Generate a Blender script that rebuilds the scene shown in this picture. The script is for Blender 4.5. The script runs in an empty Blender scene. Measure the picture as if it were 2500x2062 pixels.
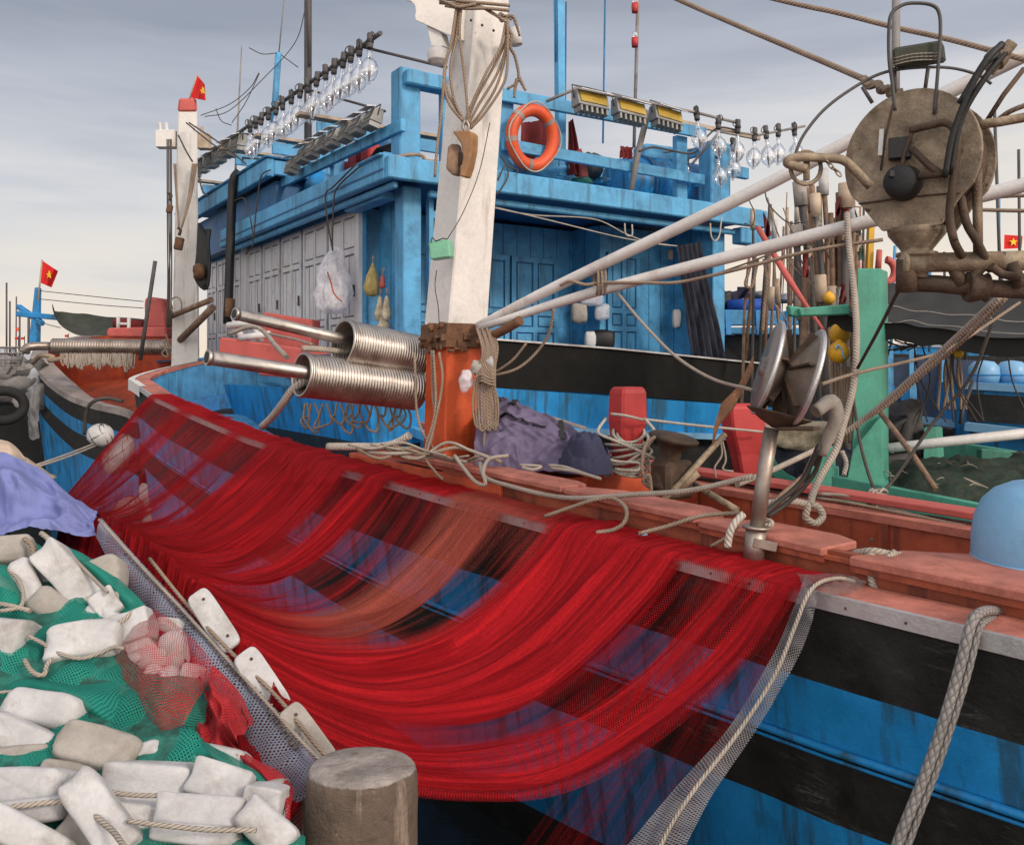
import bpy, math, random
from mathutils import Vector, Matrix, noise
R = random.Random(11)
sc = bpy.context.scene
col = sc.collection
PI = math.pi
# ------------------------------------------------------------------ camera, sky, sun, exposure
F, CX, HY, H = 2150.0, 1250.0, 900.0, 2.3      # focal length / centre / horizon in photo pixels, eye height above the quay
cd = bpy.data.cameras.new("camera"); cam = bpy.data.objects.new("camera", cd); col.objects.link(cam)
cam.location = (0, 0, H); cam.rotation_euler = (math.radians(90), 0, 0)
cd.sensor_width = 36; cd.lens = F / 2500 * 36; cd.shift_y = -131 / 2500; cd.clip_start = 0.05; cd.clip_end = 3000
sc.camera = cam
SUN = Vector((0.62, -0.62, 0.48)).normalized()
w = bpy.data.worlds.new("World"); sc.world = w; w.use_nodes = True
nt = w.node_tree; nt.nodes.clear()
def wn(t, **k):
    n = nt.nodes.new(t)
    for a, b in k.items(): setattr(n, a, b)
    return n
out = wn('ShaderNodeOutputWorld'); bg = wn('ShaderNodeBackground'); bg2 = wn('ShaderNodeBackground'); mixs = wn('ShaderNodeMixShader')
sky = wn('ShaderNodeTexSky', sky_type='NISHITA', sun_disc=False)
sky.sun_elevation = math.asin(SUN.z); sky.sun_rotation = math.atan2(SUN.x, SUN.y)
sky.air_density = 2.0; sky.dust_density = 3.0
bg.inputs[1].default_value = 0.10
tc = wn('ShaderNodeTexCoord'); sep = wn('ShaderNodeSeparateXYZ')
nt.links.new(tc.outputs['Generated'], sep.inputs[0])
mp = wn('ShaderNodeMapping'); mp.inputs['Scale'].default_value = (1.0, 1.0, 7.0)
nt.links.new(tc.outputs['Generated'], mp.inputs[0])
nz = wn('ShaderNodeTexNoise'); nz.inputs['Scale'].default_value = 1.7; nz.inputs['Detail'].default_value = 6; nz.inputs['Roughness'].default_value = 0.55
nt.links.new(mp.outputs[0], nz.inputs[0])
mp2 = wn('ShaderNodeMapping'); mp2.inputs['Scale'].default_value = (1.3, 1.3, 13.0); mp2.inputs['Location'].default_value = (3, 1, 0)
nt.links.new(tc.outputs['Generated'], mp2.inputs[0])
nz2 = wn('ShaderNodeTexNoise'); nz2.inputs['Scale'].default_value = 2.2; nz2.inputs['Detail'].default_value = 5
nt.links.new(mp2.outputs[0], nz2.inputs[0])
def wmath(op, a, b):
    n = wn('ShaderNodeMath', operation=op)
    for i, x in enumerate((a, b)):
        if isinstance(x, (int, float)): n.inputs[i].default_value = x
        else: nt.links.new(x, n.inputs[i])
    return n.outputs[0]
e1 = wmath('MULTIPLY', wmath('SUBTRACT', nz.outputs[0], 0.5), 0.36)
e2 = wmath('MULTIPLY', sep.outputs[0], -0.10)
el = wmath('ADD', wmath('ADD', sep.outputs[2], e1), e2)
rp = wn('ShaderNodeValToRGB'); cr = rp.color_ramp
cr.elements[0].position = 0.0; cr.elements[0].color = (0.80, 0.665, 0.52, 1)
cr.elements[1].position = 1.0; cr.elements[1].color = (0.34, 0.37, 0.44, 1)
for p, c in ((0.06, (0.76, 0.66, 0.56, 1)), (0.14, (0.65, 0.615, 0.585, 1)), (0.22, (0.555, 0.555, 0.585, 1)), (0.32, (0.375, 0.395, 0.46, 1)), (0.44, (0.25, 0.272, 0.335, 1))):
    x = cr.elements.new(p); x.color = c
nt.links.new(el, rp.inputs[0])
# thin darker streaks of cloud near the horizon
rp2 = wn('ShaderNodeValToRGB'); rp2.color_ramp.elements[0].position = 0.54; rp2.color_ramp.elements[1].position = 0.72
nt.links.new(nz2.outputs[0], rp2.inputs[0])
mxc = wn('ShaderNodeMix', data_type='RGBA', blend_type='MULTIPLY')
mxc.inputs[7].default_value = (0.74, 0.78, 0.87, 1)
nt.links.new(wmath('MULTIPLY', rp2.outputs[0], 0.5), mxc.inputs[0]); nt.links.new(rp.outputs[0], mxc.inputs[6])
# the part of the sky behind the viewer (towards the low sun) is brighter and warmer
back = wn('ShaderNodeVectorMath', operation='DOT_PRODUCT'); back.inputs[1].default_value = (0.12, -0.93, 0.34)
nt.links.new(tc.outputs['Generated'], back.inputs[0])
bk = wn('ShaderNodeMapRange'); bk.inputs[1].default_value = -0.15; bk.inputs[2].default_value = 1.0; bk.inputs[3].default_value = 0; bk.inputs[4].default_value = 1
nt.links.new(back.outputs['Value'], bk.inputs[0])
mxb = wn('ShaderNodeMix', data_type='RGBA', blend_type='ADD'); mxb.inputs[7].default_value = (1.15, 1.03, 0.92, 1)
nt.links.new(bk.outputs[0], mxb.inputs[0]); nt.links.new(mxc.outputs[2], mxb.inputs[6])
nt.links.new(mxb.outputs[2], bg2.inputs[0]); bg2.inputs[1].default_value = 1.0
nt.links.new(sky.outputs[0], bg.inputs[0])
mixs.inputs[0].default_value = 0.9
nt.links.new(bg.outputs[0], mixs.inputs[1]); nt.links.new(bg2.outputs[0], mixs.inputs[2]); nt.links.new(mixs.outputs[0], out.inputs[0])
sd = bpy.data.lights.new("sun", 'SUN'); sd.energy = 1.5; sd.angle = math.radians(10); sd.color = (1.0, 0.86, 0.72)
so = bpy.data.objects.new("sun", sd); col.objects.link(so); so.rotation_euler = (-SUN).to_track_quat('-Z', 'Y').to_euler()
sc.view_settings.view_transform = 'Standard'; sc.view_settings.look = 'None'; sc.view_settings.exposure = 0.35; sc.view_settings.gamma = 1
sc.cycles.transparent_max_bounces = 24; sc.cycles.max_bounces = 8
# ------------------------------------------------------------------ helpers
V = Vector
Z = V((0, 0, 1))
def P(px, py, Y):                      # world point that the photo shows at a pixel, at distance Y
    return V(((px - CX) / F * Y, Y, H + (HY - py) / F * Y))
def PL(*a): return [P(*q) for q in a]
def lerp(a, b, t): return a + (b - a) * t
def smooth(x): x = max(0., min(1., x)); return x * x * (3 - 2 * x)
def interp(tab, x):
    if x <= tab[0][0]: return tab[0][1]
    for (x0, y0), (x1, y1) in zip(tab, tab[1:]):
        if x <= x1: return y0 + (y1 - y0) * (x - x0) / (x1 - x0)
    return tab[-1][1]
def nz3(x, y=0., z=0.): return noise.noise(V((x, y, z)))
def crom(pts, k=6):
    if len(pts) < 3: return [V(p) for p in pts]
    q = [2 * V(pts[0]) - V(pts[1])] + [V(p) for p in pts] + [2 * V(pts[-1]) - V(pts[-2])]
    o = []
    for i in range(1, len(q) - 2):
        a, b, c, d = q[i - 1:i + 3]
        for j in range(k):
            t = j / k
            o.append(0.5 * (2 * b + (c - a) * t + (2 * a - 5 * b + 4 * c - d) * t * t + (3 * b - a - 3 * c + d) * t ** 3))
    o.append(q[-2]); return o
class MB:
    def __init__(s): s.v = []; s.f = []; s.m = []; s.uv = []; s.sm = []; s.col = None
    def face(s, idx, mi=0, uv=None, sm=False):
        s.f.append(tuple(idx)); s.m.append(mi); s.uv.append(uv); s.sm.append(sm)
    def quad(s, a, b, c, d, mi=0):
        n = len(s.v); s.v += [V(a), V(b), V(c), V(d)]; s.face((n, n + 1, n + 2, n + 3), mi); return s
    def hexa(s, p, mi=0):              # 8 corners: bottom 4, top 4
        n = len(s.v); s.v += [V(x) for x in p]
        for q in ((3, 2, 1, 0), (4, 5, 6, 7), (0, 1, 5, 4), (1, 2, 6, 5), (2, 3, 7, 6), (3, 0, 4, 7)): s.face([n + i for i in q], mi)
        return s
    def box(s, c, size, M=None, mi=0):
        x, y, z = [d / 2 for d in size]; M = M or Matrix.Identity(3); c = V(c)
        return s.hexa([c + M @ V(k) for k in ((-x, -y, -z), (x, -y, -z), (x, y, -z), (-x, y, -z), (-x, -y, z), (x, -y, z), (x, y, z), (-x, y, z))], mi)
    def beam(s, p0, p1, w_, h_, up=Z, mi=0, w1=None, h1=None):
        p0, p1 = V(p0), V(p1); d = (p1 - p0).normalized()
        side = d.cross(V(up))
        if side.length < 1e-4: side = d.cross(V((1, 0, 0)))
        side.normalize(); u = side.cross(d).normalized()
        w1 = w1 or w_; h1 = h1 or h_
        c = []
        for p, a, b in ((p0, w_, h_), (p1, w1, h1)):
            c.append([p - side * a / 2 - u * b / 2, p + side * a / 2 - u * b / 2, p + side * a / 2 + u * b / 2, p - side * a / 2 + u * b / 2])
        return s.hexa(c[0] + c[1], mi)
    def tube(s, pts, r, n=8, mi=0, closed=False, sm=True, k=0, caps=True):
        pts = crom(pts, k) if k else [V(p) for p in pts]
        N = len(pts)
        rr = r if isinstance(r, (list, tuple)) else None
        b0 = len(s.v); t0 = None; nrm = None; L = 0; Ls = []
        for i, p in enumerate(pts):
            a = pts[i - 1] if (i > 0 or closed) else pts[0]
            b = pts[(i + 1) % N] if (i < N - 1 or closed) else pts[-1]
            t = (b - a)
            t = t.normalized() if t.length > 1e-9 else (t0 or Z)
            if nrm is None:
                nrm = t.cross(Z)
                if nrm.length < 1e-3: nrm = t.cross(V((1, 0, 0)))
                nrm.normalize()
            else:
                nrm = (nrm - t * nrm.dot(t))
                nrm = nrm.normalized() if nrm.length > 1e-6 else t.orthogonal().normalized()
            bn = t.cross(nrm)
            if i: L += (p - pts[i - 1]).length
            Ls.append(L)
            if rr: x = i / max(1, N - 1) * (len(rr) - 1); j = min(int(x), len(rr) - 2); ra = lerp(rr[j], rr[j + 1], x - j)
            else: ra = r
            for q in range(n):
                an = 2 * PI * q / n
                s.v.append(p + (nrm * math.cos(an) + bn * math.sin(an)) * ra)
            t0 = t
        M = N if closed else N - 1
        for i in range(M):
            i2 = (i + 1) % N; l2 = Ls[i2] if i2 else Ls[-1] + (pts[0] - pts[-1]).length
            for q in range(n):
                q2 = (q + 1) % n
                s.face((b0 + i * n + q, b0 + i * n + q2, b0 + i2 * n + q2, b0 + i2 * n + q), mi,
                       ((q / n, Ls[i]), ((q + 1) / n, Ls[i]), ((q + 1) / n, l2), (q / n, l2)), sm)
        if caps and not closed:
            s.face([b0 + q for q in range(n)][::-1], mi); s.face([b0 + (N - 1) * n + q for q in range(n)], mi)
        return s
    def lathe(s, prof, o=(0, 0, 0), ax=Z, n=20, mi=0, sm=True, wob=0):
        o = V(o); ax = V(ax).normalized(); a = ax.orthogonal().normalized(); b = ax.cross(a); b0 = len(s.v)
        for (r, z) in prof:
            for q in range(n):
                an = 2 * PI * q / n; rw = r * (1 + wob * nz3(math.cos(an) * 1.5, math.sin(an) * 1.5, z * 3)) if wob else r
                s.v.append(o + ax * z + (a * math.cos(an) + b * math.sin(an)) * rw)
        for i in range(len(prof) - 1):
            for q in range(n):
                q2 = (q + 1) % n
                s.face((b0 + i * n + q, b0 + i * n + q2, b0 + (i + 1) * n + q2, b0 + (i + 1) * n + q), mi, None, sm)
        if prof[0][0] > 1e-4: s.face([b0 + q for q in range(n)][::-1], mi)
        if prof[-1][0] > 1e-4: s.face([b0 + (len(prof) - 1) * n + q for q in range(n)], mi)
        return s
    def grid(s, fn, nu, nv, mi=0, sm=True, uvf=None):
        b0 = len(s.v)
        for i in range(nu + 1):
            for j in range(nv + 1): s.v.append(V(fn(i / nu, j / nv)))
        for i in range(nu):
            for j in range(nv):
                k = b0 + i * (nv + 1) + j
                uv = None
                if uvf: uv = (uvf(i / nu, j / nv), uvf((i + 1) / nu, j / nv), uvf((i + 1) / nu, (j + 1) / nv), uvf(i / nu, (j + 1) / nv))
                s.face((k, k + nv + 1, k + nv + 2, k + 1), mi, uv, sm)
        return s
    def ball(s, c, rad, M=None, e=1.0, nu=16, nv=10, mi=0, dent=0, seed=0):   # rounded block when e < 1
        c = V(c); M = M or Matrix.Identity(3)
        def sp(x): return math.copysign(abs(x) ** e, x)
        b0 = len(s.v)
        for j in range(nv + 1):
            th = -PI / 2 + PI * j / nv
            for i in range(nu):
                ph = 2 * PI * i / nu
                p = V((sp(math.cos(th)) * sp(math.cos(ph)), sp(math.cos(th)) * sp(math.sin(ph)), sp(math.sin(th))))
                q = V((p.x * rad[0], p.y * rad[1], p.z * rad[2]))
                if dent: q *= 1 + dent * nz3(p.x * 1.7 + seed, p.y * 1.7, p.z * 1.7 + seed * 2)
                s.v.append(c + M @ q)
        for j in range(nv):
            for i in range(nu):
                i2 = (i + 1) % nu
                s.face((b0 + j * nu + i, b0 + j * nu + i2, b0 + (j + 1) * nu + i2, b0 + (j + 1) * nu + i), mi, None, True)
        return s
    def prism(s, poly, off, mi=0):
        n = len(poly); b0 = len(s.v); off = V(off)
        s.v += [V(p) for p in poly] + [V(p) + off for p in poly]
        s.face(range(b0, b0 + n), mi); s.face(list(range(b0 + n, b0 + 2 * n))[::-1], mi)
        for i in range(n):
            j = (i + 1) % n; s.face((b0 + i, b0 + n + i, b0 + n + j, b0 + j), mi)
        return s
    def build(s, name, mats, parent=None, bevel=0, origin=None):
        if not isinstance(mats, (list, tuple)): mats = [mats]
        me = bpy.data.meshes.new(name)
        if origin is None:
            xs = [v.x for v in s.v]; ys = [v.y for v in s.v]; zs = [v.z for v in s.v]
            origin = V(((min(xs) + max(xs)) / 2, (min(ys) + max(ys)) / 2, min(zs)))
        origin = V(origin)
        me.from_pydata([v - origin for v in s.v], [], s.f)
        for m in mats: me.materials.append(m)
        me.polygons.foreach_set('material_index', s.m); me.polygons.foreach_set('use_smooth', s.sm)
        if any(u for u in s.uv):
            ul = me.uv_layers.new(name='UVMap'); flat = []
            for f, u in zip(s.f, s.uv):
                if u: flat += [c for q in u for c in q]
                else: flat += [0.0, 0.0] * len(f)
            ul.data.foreach_set('uv', flat)
        for nm, vals in (s.col or {}).items():
            at = me.attributes.new(nm, 'FLOAT', 'POINT'); at.data.foreach_set('value', vals)
        me.update()
        o = bpy.data.objects.new(name, me); col.objects.link(o); o.location = origin
        if parent is not None:
            o.parent = parent; o.matrix_parent_inverse = Matrix.Translation(-wloc(parent))
        if bevel:
            b = o.modifiers.new('bevel', 'BEVEL'); b.width = bevel; b.segments = 1; b.limit_method = 'ANGLE'; b.angle_limit = math.radians(40)
        o['wl'] = list(origin); return o
    def thing(s, name, label, cat, mats, group=None, bevel=0):
        o = s.build(name, mats, None, bevel); tag(o, label, cat, group); return o
def wloc(o): return V(o['wl'])
def tag(o, label, cat, group=None, kind=None):
    o['label'] = label; o['category'] = cat
    if group: o['group'] = group
    if kind: o['kind'] = kind
    return o
def thing(name, label, cat, loc, group=None):
    o = bpy.data.objects.new(name, None); col.objects.link(o); o.location = V(loc); o['wl'] = list(V(loc)); o.empty_display_size = 0.1
    return tag(o, label, cat, group)
def struct(o, kind='structure'): o['kind'] = kind; return o
def dup(root, loc, rot=None, label=None, group=None):
    r = root.copy(); col.objects.link(r); r.location = V(loc)
    if rot is not None: r.rotation_euler = rot
    if label: r['label'] = label
    if group: r['group'] = group
    for ch in list(root.children):
        c = ch.copy(); col.objects.link(c); c.parent = r
        for g in list(ch.children):
            d = g.copy(); col.objects.link(d); d.parent = c
    return r
ORD = 'first second third fourth fifth sixth seventh eighth ninth tenth eleventh twelfth thirteenth fourteenth fifteenth sixteenth seventeenth eighteenth'.split()
# ------------------------------------------------------------------ materials
def newmat(name):
    m = bpy.data.materials.new(name); m.use_nodes = True; t = m.node_tree; t.nodes.clear()
    o = t.nodes.new('ShaderNodeOutputMaterial'); b = t.nodes.new('ShaderNodeBsdfPrincipled'); t.links.new(b.outputs[0], o.inputs[0])
    return m, t, b, o
def node(t, ty, ins=None, **k):
    n = t.nodes.new(ty)
    for a, v in k.items(): setattr(n, a, v)
    for i, v in (ins or {}).items():
        if hasattr(v, 'is_output') or isinstance(v, bpy.types.NodeSocket): t.links.new(v, n.inputs[i])
        else: n.inputs[i].default_value = v
    return n
def mixc(t, fac, a, b, mode='MIX'):
    n = node(t, 'ShaderNodeMix', data_type='RGBA', blend_type=mode)
    for i, v in ((0, fac), (6, a), (7, b)):
        if isinstance(v, bpy.types.NodeSocket): t.links.new(v, n.inputs[i])
        elif i == 0: n.inputs[i].default_value = v
        else: n.inputs[i].default_value = (*v, 1)
    return n.outputs[2]
def mth(t, op, a, b=0.0, c=0.0):
    return node(t, 'ShaderNodeMath', {0: a, 1: b, 2: c}, operation=op).outputs[0]
def rng(t, v, a, b, c=0., d=1.):
    return node(t, 'ShaderNodeMapRange', {0: v, 1: a, 2: b, 3: c, 4: d}).outputs[0]
def coords(t, scale=(1, 1, 1)):
    tc = node(t, 'ShaderNodeTexCoord'); oi = node(t, 'ShaderNodeObjectInfo')
    ml = mth(t, 'MULTIPLY', oi.outputs['Random'], 37.0)
    cm = node(t, 'ShaderNodeCombineXYZ', {0: ml, 1: ml, 2: ml})
    ad = node(t, 'ShaderNodeVectorMath', {0: tc.outputs['Object'], 1: cm.outputs[0]}, operation='ADD')
    return ad.outputs[0]
def nzt(t, vec, scale, detail=4, rough=0.55, sc3=None):
    if sc3:
        vec = node(t, 'ShaderNodeMapping', {0: vec, 3: sc3}).outputs[0]
    return node(t, 'ShaderNodeTexNoise', {'Vector': vec, 'Scale': scale, 'Detail': detail, 'Roughness': rough}).outputs[0]
def paint(name, base, rough=0.5, metal=0.0, var=0.35, vs=2.5, dirt=None, damt=0.5, ds=3.0, streak=None, samt=0.5, bump=0.25, bs=60, chip=None, camt=0.62, cs=9, spec=0.4, scratch=None):
    """painted or bare surface: mottled colour, blotches of grime, run-down stains, chips and a fine uneven relief"""
    m, t, b, o = newmat(name); c = coords(t)
    n1 = nzt(t, c, vs, 6, 0.6)
    lo = tuple(x * (1 - var) for x in base); hi = tuple(min(1, x * (1 + var)) for x in base)
    cl = mixc(t, rng(t, n1, 0.3, 0.7), lo, hi)
    fine = nzt(t, c, bs * 0.5, 3, 0.7)
    cl = mixc(t, rng(t, fine, 0.35, 0.75, 0, 0.28), cl, tuple(x * 0.55 for x in base))
    if dirt:
        n2 = nzt(t, c, ds, 8, 0.68)
        cl = mixc(t, rng(t, n2, 0.62 - damt * 0.25, 0.75, 0, 0.9), cl, dirt)
    if streak:
        n3 = nzt(t, c, 1.0, 5, 0.6, (7, 7, 0.7))
        cl = mixc(t, rng(t, n3, 0.62 - samt * 0.14, 0.70 - samt * 0.10, 0, 0.7), cl, streak)
    bh = nzt(t, c, bs, 4, 0.7)
    if chip:
        n4 = nzt(t, c, cs, 8, 0.75)
        f = rng(t, n4, camt, camt + 0.03)
        cl = mixc(t, f, cl, chip)
    if scratch:                      # pale scuffs and open plank seams running along the hull
        vr = node(t, 'ShaderNodeVectorRotate', {'Vector': c, 'Axis': (0, 0, 1), 'Angle': -2.2143}, rotation_type='AXIS_ANGLE').outputs[0]
        sA = nzt(t, vr, 1.0, 6, 0.62, (1.1, 6, 16)); sB = nzt(t, vr, 1.0, 4, 0.6, (2.5, 3, 3))
        f = mth(t, 'MULTIPLY', rng(t, mth(t, 'ABSOLUTE', mth(t, 'SUBTRACT', sA, 0.5)), 0.0, 0.012, 1, 0), rng(t, sB, 0.50, 0.66))
        cl = mixc(t, mth(t, 'MULTIPLY', f, 0.75), cl, scratch)
    t.links.new(cl, b.inputs['Base Color'])
    b.inputs['Metallic'].default_value = metal
    b.inputs['Specular IOR Level'].default_value = spec
    t.links.new(rng(t, n1, 0.2, 0.8, max(0.05, rough - 0.12), min(1, rough + 0.14)), b.inputs['Roughness'])
    bp = node(t, 'ShaderNodeBump', {'Strength': bump, 'Distance': 0.01, 'Height': mth(t, 'ADD', bh, mth(t, 'MULTIPLY', n1, 2.0))})
    t.links.new(bp.outputs[0], b.inputs['Normal'])
    return m
def plank(name, base, axis=2, width=0.16, **k):
    """painted boards: as paint(), with plank joints and grain"""
    m = paint(name, base, **k); t = m.node_tree
    b = [n for n in t.nodes if n.type == 'BSDF_PRINCIPLED'][0]
    tc = node(t, 'ShaderNodeTexCoord'); s = node(t, 'ShaderNodeSeparateXYZ', {0: tc.outputs['Object']})
    x = mth(t, 'DIVIDE', s.outputs[axis], width)
    fr = mth(t, 'FRACT', mth(t, 'ADD', x, 100.0)); e = mth(t, 'MINIMUM', fr, mth(t, 'SUBTRACT', 1.0, fr))
    j = rng(t, e, 0.0, 0.045)
    old = b.inputs['Base Color'].links[0].from_socket
    t.links.new(mixc(t, mth(t, 'SUBTRACT', 1.0, j), old, tuple(q * 0.25 for q in base)), b.inputs['Base Color'])
    bp = node(t, 'ShaderNodeBump', {'Strength': 0.7, 'Distance': 0.012, 'Height': j, 'Normal': b.inputs['Normal'].links[0].from_socket})
    t.links.new(bp.outputs[0], b.inputs['Normal'])
    return m
def ropemat(name, base, turns=1.0, pitch=0.05, dark=0.35, braid=False):
    m, t, b, o = newmat(name)
    uv = node(t, 'ShaderNodeUVMap'); s = node(t, 'ShaderNodeSeparateXYZ', {0: uv.outputs[0]})
    c = coords(t)
    def wave(sgn):
        a = mth(t, 'ADD', mth(t, 'MULTIPLY', s.outputs[0], sgn * turns * 2 * PI), mth(t, 'MULTIPLY', s.outputs[1], 2 * PI / pitch))
        return mth(t, 'ABSOLUTE', mth(t, 'SINE', a))
    h = wave(1)
    if braid: h = mth(t, 'MULTIPLY', h, wave(-1))
    n1 = nzt(t, c, 5, 5, 0.7)
    cl = mixc(t, rng(t, n1, 0.3, 0.7), tuple(x * 0.62 for x in base), base)
    cl = mixc(t, rng(t, h, 0.0, 0.45, dark * 1.8, 0), cl, tuple(x * 0.25 for x in base))
    t.links.new(cl, b.inputs['Base Color']); b.inputs['Roughness'].default_value = 0.9; b.inputs['Specular IOR Level'].default_value = 0.15
    bp = node(t, 'ShaderNodeBump', {'Strength': 0.8, 'Distance': 0.006, 'Height': h}); t.links.new(bp.outputs[0], b.inputs['Normal'])
    return m
def netmat(name, base, cell=0.02, line=0.2, alt=None, solid=0.0, rough=0.8):
    """knotted netting: diamond meshes of cord with holes; 'dens' thickens it where layers bunch up"""
    m, t, b, o = newmat(name)
    uv = node(t, 'ShaderNodeUVMap'); c = coords(t)
    wob = node(t, 'ShaderNodeTexNoise', {'Vector': uv.outputs[0], 'Scale': 9.0, 'Detail': 2.0})
    s = node(t, 'ShaderNodeSeparateXYZ', {0: uv.outputs[0]})
    wx = mth(t, 'MULTIPLY', mth(t, 'SUBTRACT', wob.outputs[0], 0.5), cell * 2.5)
    a = mth(t, 'DIVIDE', mth(t, 'ADD', mth(t, 'ADD', s.outputs[0], s.outputs[1]), wx), cell)
    d = mth(t, 'DIVIDE', mth(t, 'SUBTRACT', mth(t, 'ADD', s.outputs[0], wx), s.outputs[1]), cell)
    def ln(x):
        f = mth(t, 'FRACT', mth(t, 'ADD', x, 500.0)); return mth(t, 'MINIMUM', f, mth(t, 'SUBTRACT', 1.0, f))
    e = mth(t, 'MINIMUM', ln(a), ln(d))
    at = node(t, 'ShaderNodeAttribute', attribute_name='dens')
    wdt = mth(t, 'ADD', mth(t, 'MULTIPLY', at.outputs['Fac'], 0.5), line * 0.5)
    cord = mth(t, 'LESS_THAN', e, wdt)
    n1 = nzt(t, c, 2.0, 6, 0.65)
    cl = mixc(t, rng(t, n1, 0.3, 0.7), tuple(x * 0.6 for x in base), base)
    if alt: cl = mixc(t, rng(t, nzt(t, c, 1.3, 3), 0.45, 0.65), cl, alt)
    t.links.new(cl, b.inputs['Base Color']); b.inputs['Roughness'].default_value = rough; b.inputs['Specular IOR Level'].default_value = 0.2
    tr = node(t, 'ShaderNodeBsdfTransparent'); ms = node(t, 'ShaderNodeMixShader', {0: cord, 1: tr.outputs[0], 2: b.outputs[0]})
    t.links.new(ms.outputs[0], o.inputs[0])
    return m
def lin(r, g, b):
    def q(x):
        x /= 255.; return x / 12.92 if x <= 0.04045 else ((x + 0.055) / 1.055) ** 2.4
    return (q(r), q(g), q(b))
RUST = (0.10, 0.04, 0.018); GRIME = (0.05, 0.045, 0.04)
M = {}
M['cabin_blue'] = paint('cabin_blue', (0.085, 0.32, 0.56), 0.55, var=0.28, dirt=(0.03, 0.12, 0.24), damt=0.35, streak=(0.05, 0.13, 0.21), samt=0.45, chip=(0.26, 0.36, 0.42), camt=0.685, cs=14, bs=45, bump=0.35)
M['cabin_plank'] = plank('cabin_plank', (0.068, 0.29, 0.53), 0, 0.24, rough=0.5, dirt=(0.02, 0.08, 0.18), damt=0.3)
M['door_white'] = paint('door_white', (0.56, 0.56, 0.58), 0.5, var=0.12, dirt=(0.30, 0.29, 0.28), damt=0.3, streak=(0.33, 0.30, 0.26), samt=0.3)
M['door_line'] = paint('door_line', (0.20, 0.20, 0.215), 0.7)
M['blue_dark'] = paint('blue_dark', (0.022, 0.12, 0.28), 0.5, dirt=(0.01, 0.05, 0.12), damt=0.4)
M['hull_blue'] = paint('hull_blue', (0.014, 0.235, 0.56), 0.42, var=0.22, dirt=(0.02, 0.12, 0.22), damt=0.3, streak=(0.028, 0.055, 0.06), samt=0.85, bump=0.35)
M['hull_black'] = paint('hull_black', (0.014, 0.014, 0.013), 0.6, var=0.5, vs=4, dirt=(0.032, 0.031, 0.028), damt=0.4, chip=(0.12, 0.12, 0.11), camt=0.735, cs=14, bump=0.5, bs=40, scratch=(0.16, 0.16, 0.15))
M['pink'] = paint('pink', (0.44, 0.155, 0.115), 0.65, var=0.32, vs=4, dirt=(0.21, 0.07, 0.045), damt=0.6, ds=6, chip=(0.40, 0.27, 0.20), camt=0.655, cs=16, bump=0.5)
M['redbrown'] = paint('redbrown', (0.32, 0.075, 0.036), 0.55, var=0.4, dirt=(0.08, 0.022, 0.014), damt=0.5, streak=(0.10, 0.03, 0.02), samt=0.4, bump=0.4)
M['orange'] = paint('orange', (0.55, 0.085, 0.022), 0.5, var=0.25, dirt=(0.22, 0.04, 0.015), damt=0.5, streak=(0.16, 0.04, 0.02), samt=0.5)
M['orange_in'] = paint('orange_in', (0.50, 0.085, 0.03), 0.6, dirt=(0.18, 0.05, 0.03), damt=0.5)
M['redpaint'] = paint('redpaint', (0.42, 0.035, 0.035), 0.5, var=0.2, dirt=(0.2, 0.02, 0.02), damt=0.3, chip=(0.3, 0.25, 0.2), camt=0.72)
M['fadered'] = paint('fadered', (0.48, 0.10, 0.085), 0.6, var=0.2, dirt=(0.25, 0.06, 0.05), damt=0.4)
M['white_mast'] = paint('white_mast', (0.68, 0.655, 0.63), 0.5, var=0.1, vs=3, dirt=(0.38, 0.33, 0.29), damt=0.12, ds=2.5, streak=(0.42, 0.36, 0.31), samt=0.12, chip=(0.12, 0.08, 0.055), camt=0.74, cs=10)
M['white_pipe'] = paint('white_pipe', (0.60, 0.58, 0.57), 0.45, var=0.12, dirt=(0.36, 0.27, 0.22), damt=0.2, chip=(0.16, 0.07, 0.04), camt=0.66, cs=13)
M['alu'] = paint('alu', (0.62, 0.61, 0.62), 0.38, metal=0.7, var=0.15, dirt=(0.24, 0.19, 0.18), damt=0.35, chip=(0.2, 0.12, 0.09), camt=0.70)
M['chrome'] = paint('chrome', (0.46, 0.42, 0.385), 0.36, metal=0.95, var=0.2, dirt=(0.20, 0.15, 0.12), damt=0.4, ds=9, bump=0.06)
M['steel'] = paint('steel', (0.33, 0.285, 0.25), 0.4, metal=0.8, var=0.25, dirt=(0.13, 0.07, 0.045), damt=0.5, bump=0.15)
M['rusty'] = paint('rusty', (0.34, 0.27, 0.19), 0.62, metal=0.1, var=0.45, vs=6, dirt=(0.06, 0.034, 0.022), damt=0.95, ds=7, streak=(0.10, 0.055, 0.03), samt=0.6, chip=(0.05, 0.022, 0.012), camt=0.62, cs=16, bump=0.7)
M['rustdark'] = paint('rustdark', (0.085, 0.055, 0.038), 0.7, metal=0.2, var=0.5, vs=7, dirt=(0.03, 0.02, 0.014), damt=0.6, bump=0.6)
M['rust_orange'] = paint('rust_orange', (0.15, 0.075, 0.04), 0.75, metal=0.1, var=0.5, vs=8, dirt=(0.05, 0.026, 0.016), damt=0.6, chip=(0.42, 0.30, 0.2), camt=0.63, bump=0.8, bs=30)
M['black'] = paint('black', (0.012, 0.012, 0.013), 0.5, var=0.4)
M['black_far'] = paint('black_far', (0.008, 0.0078, 0.007), 0.75, var=0.5, vs=4, dirt=(0.014, 0.013, 0.012), damt=0.4, bump=0.4, bs=40, spec=0.2)
M['hose'] = paint('hose', (0.035, 0.028, 0.023), 0.6, var=0.4)
M['darkgrey'] = paint('darkgrey', (0.07, 0.065, 0.065), 0.6, var=0.4)
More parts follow.
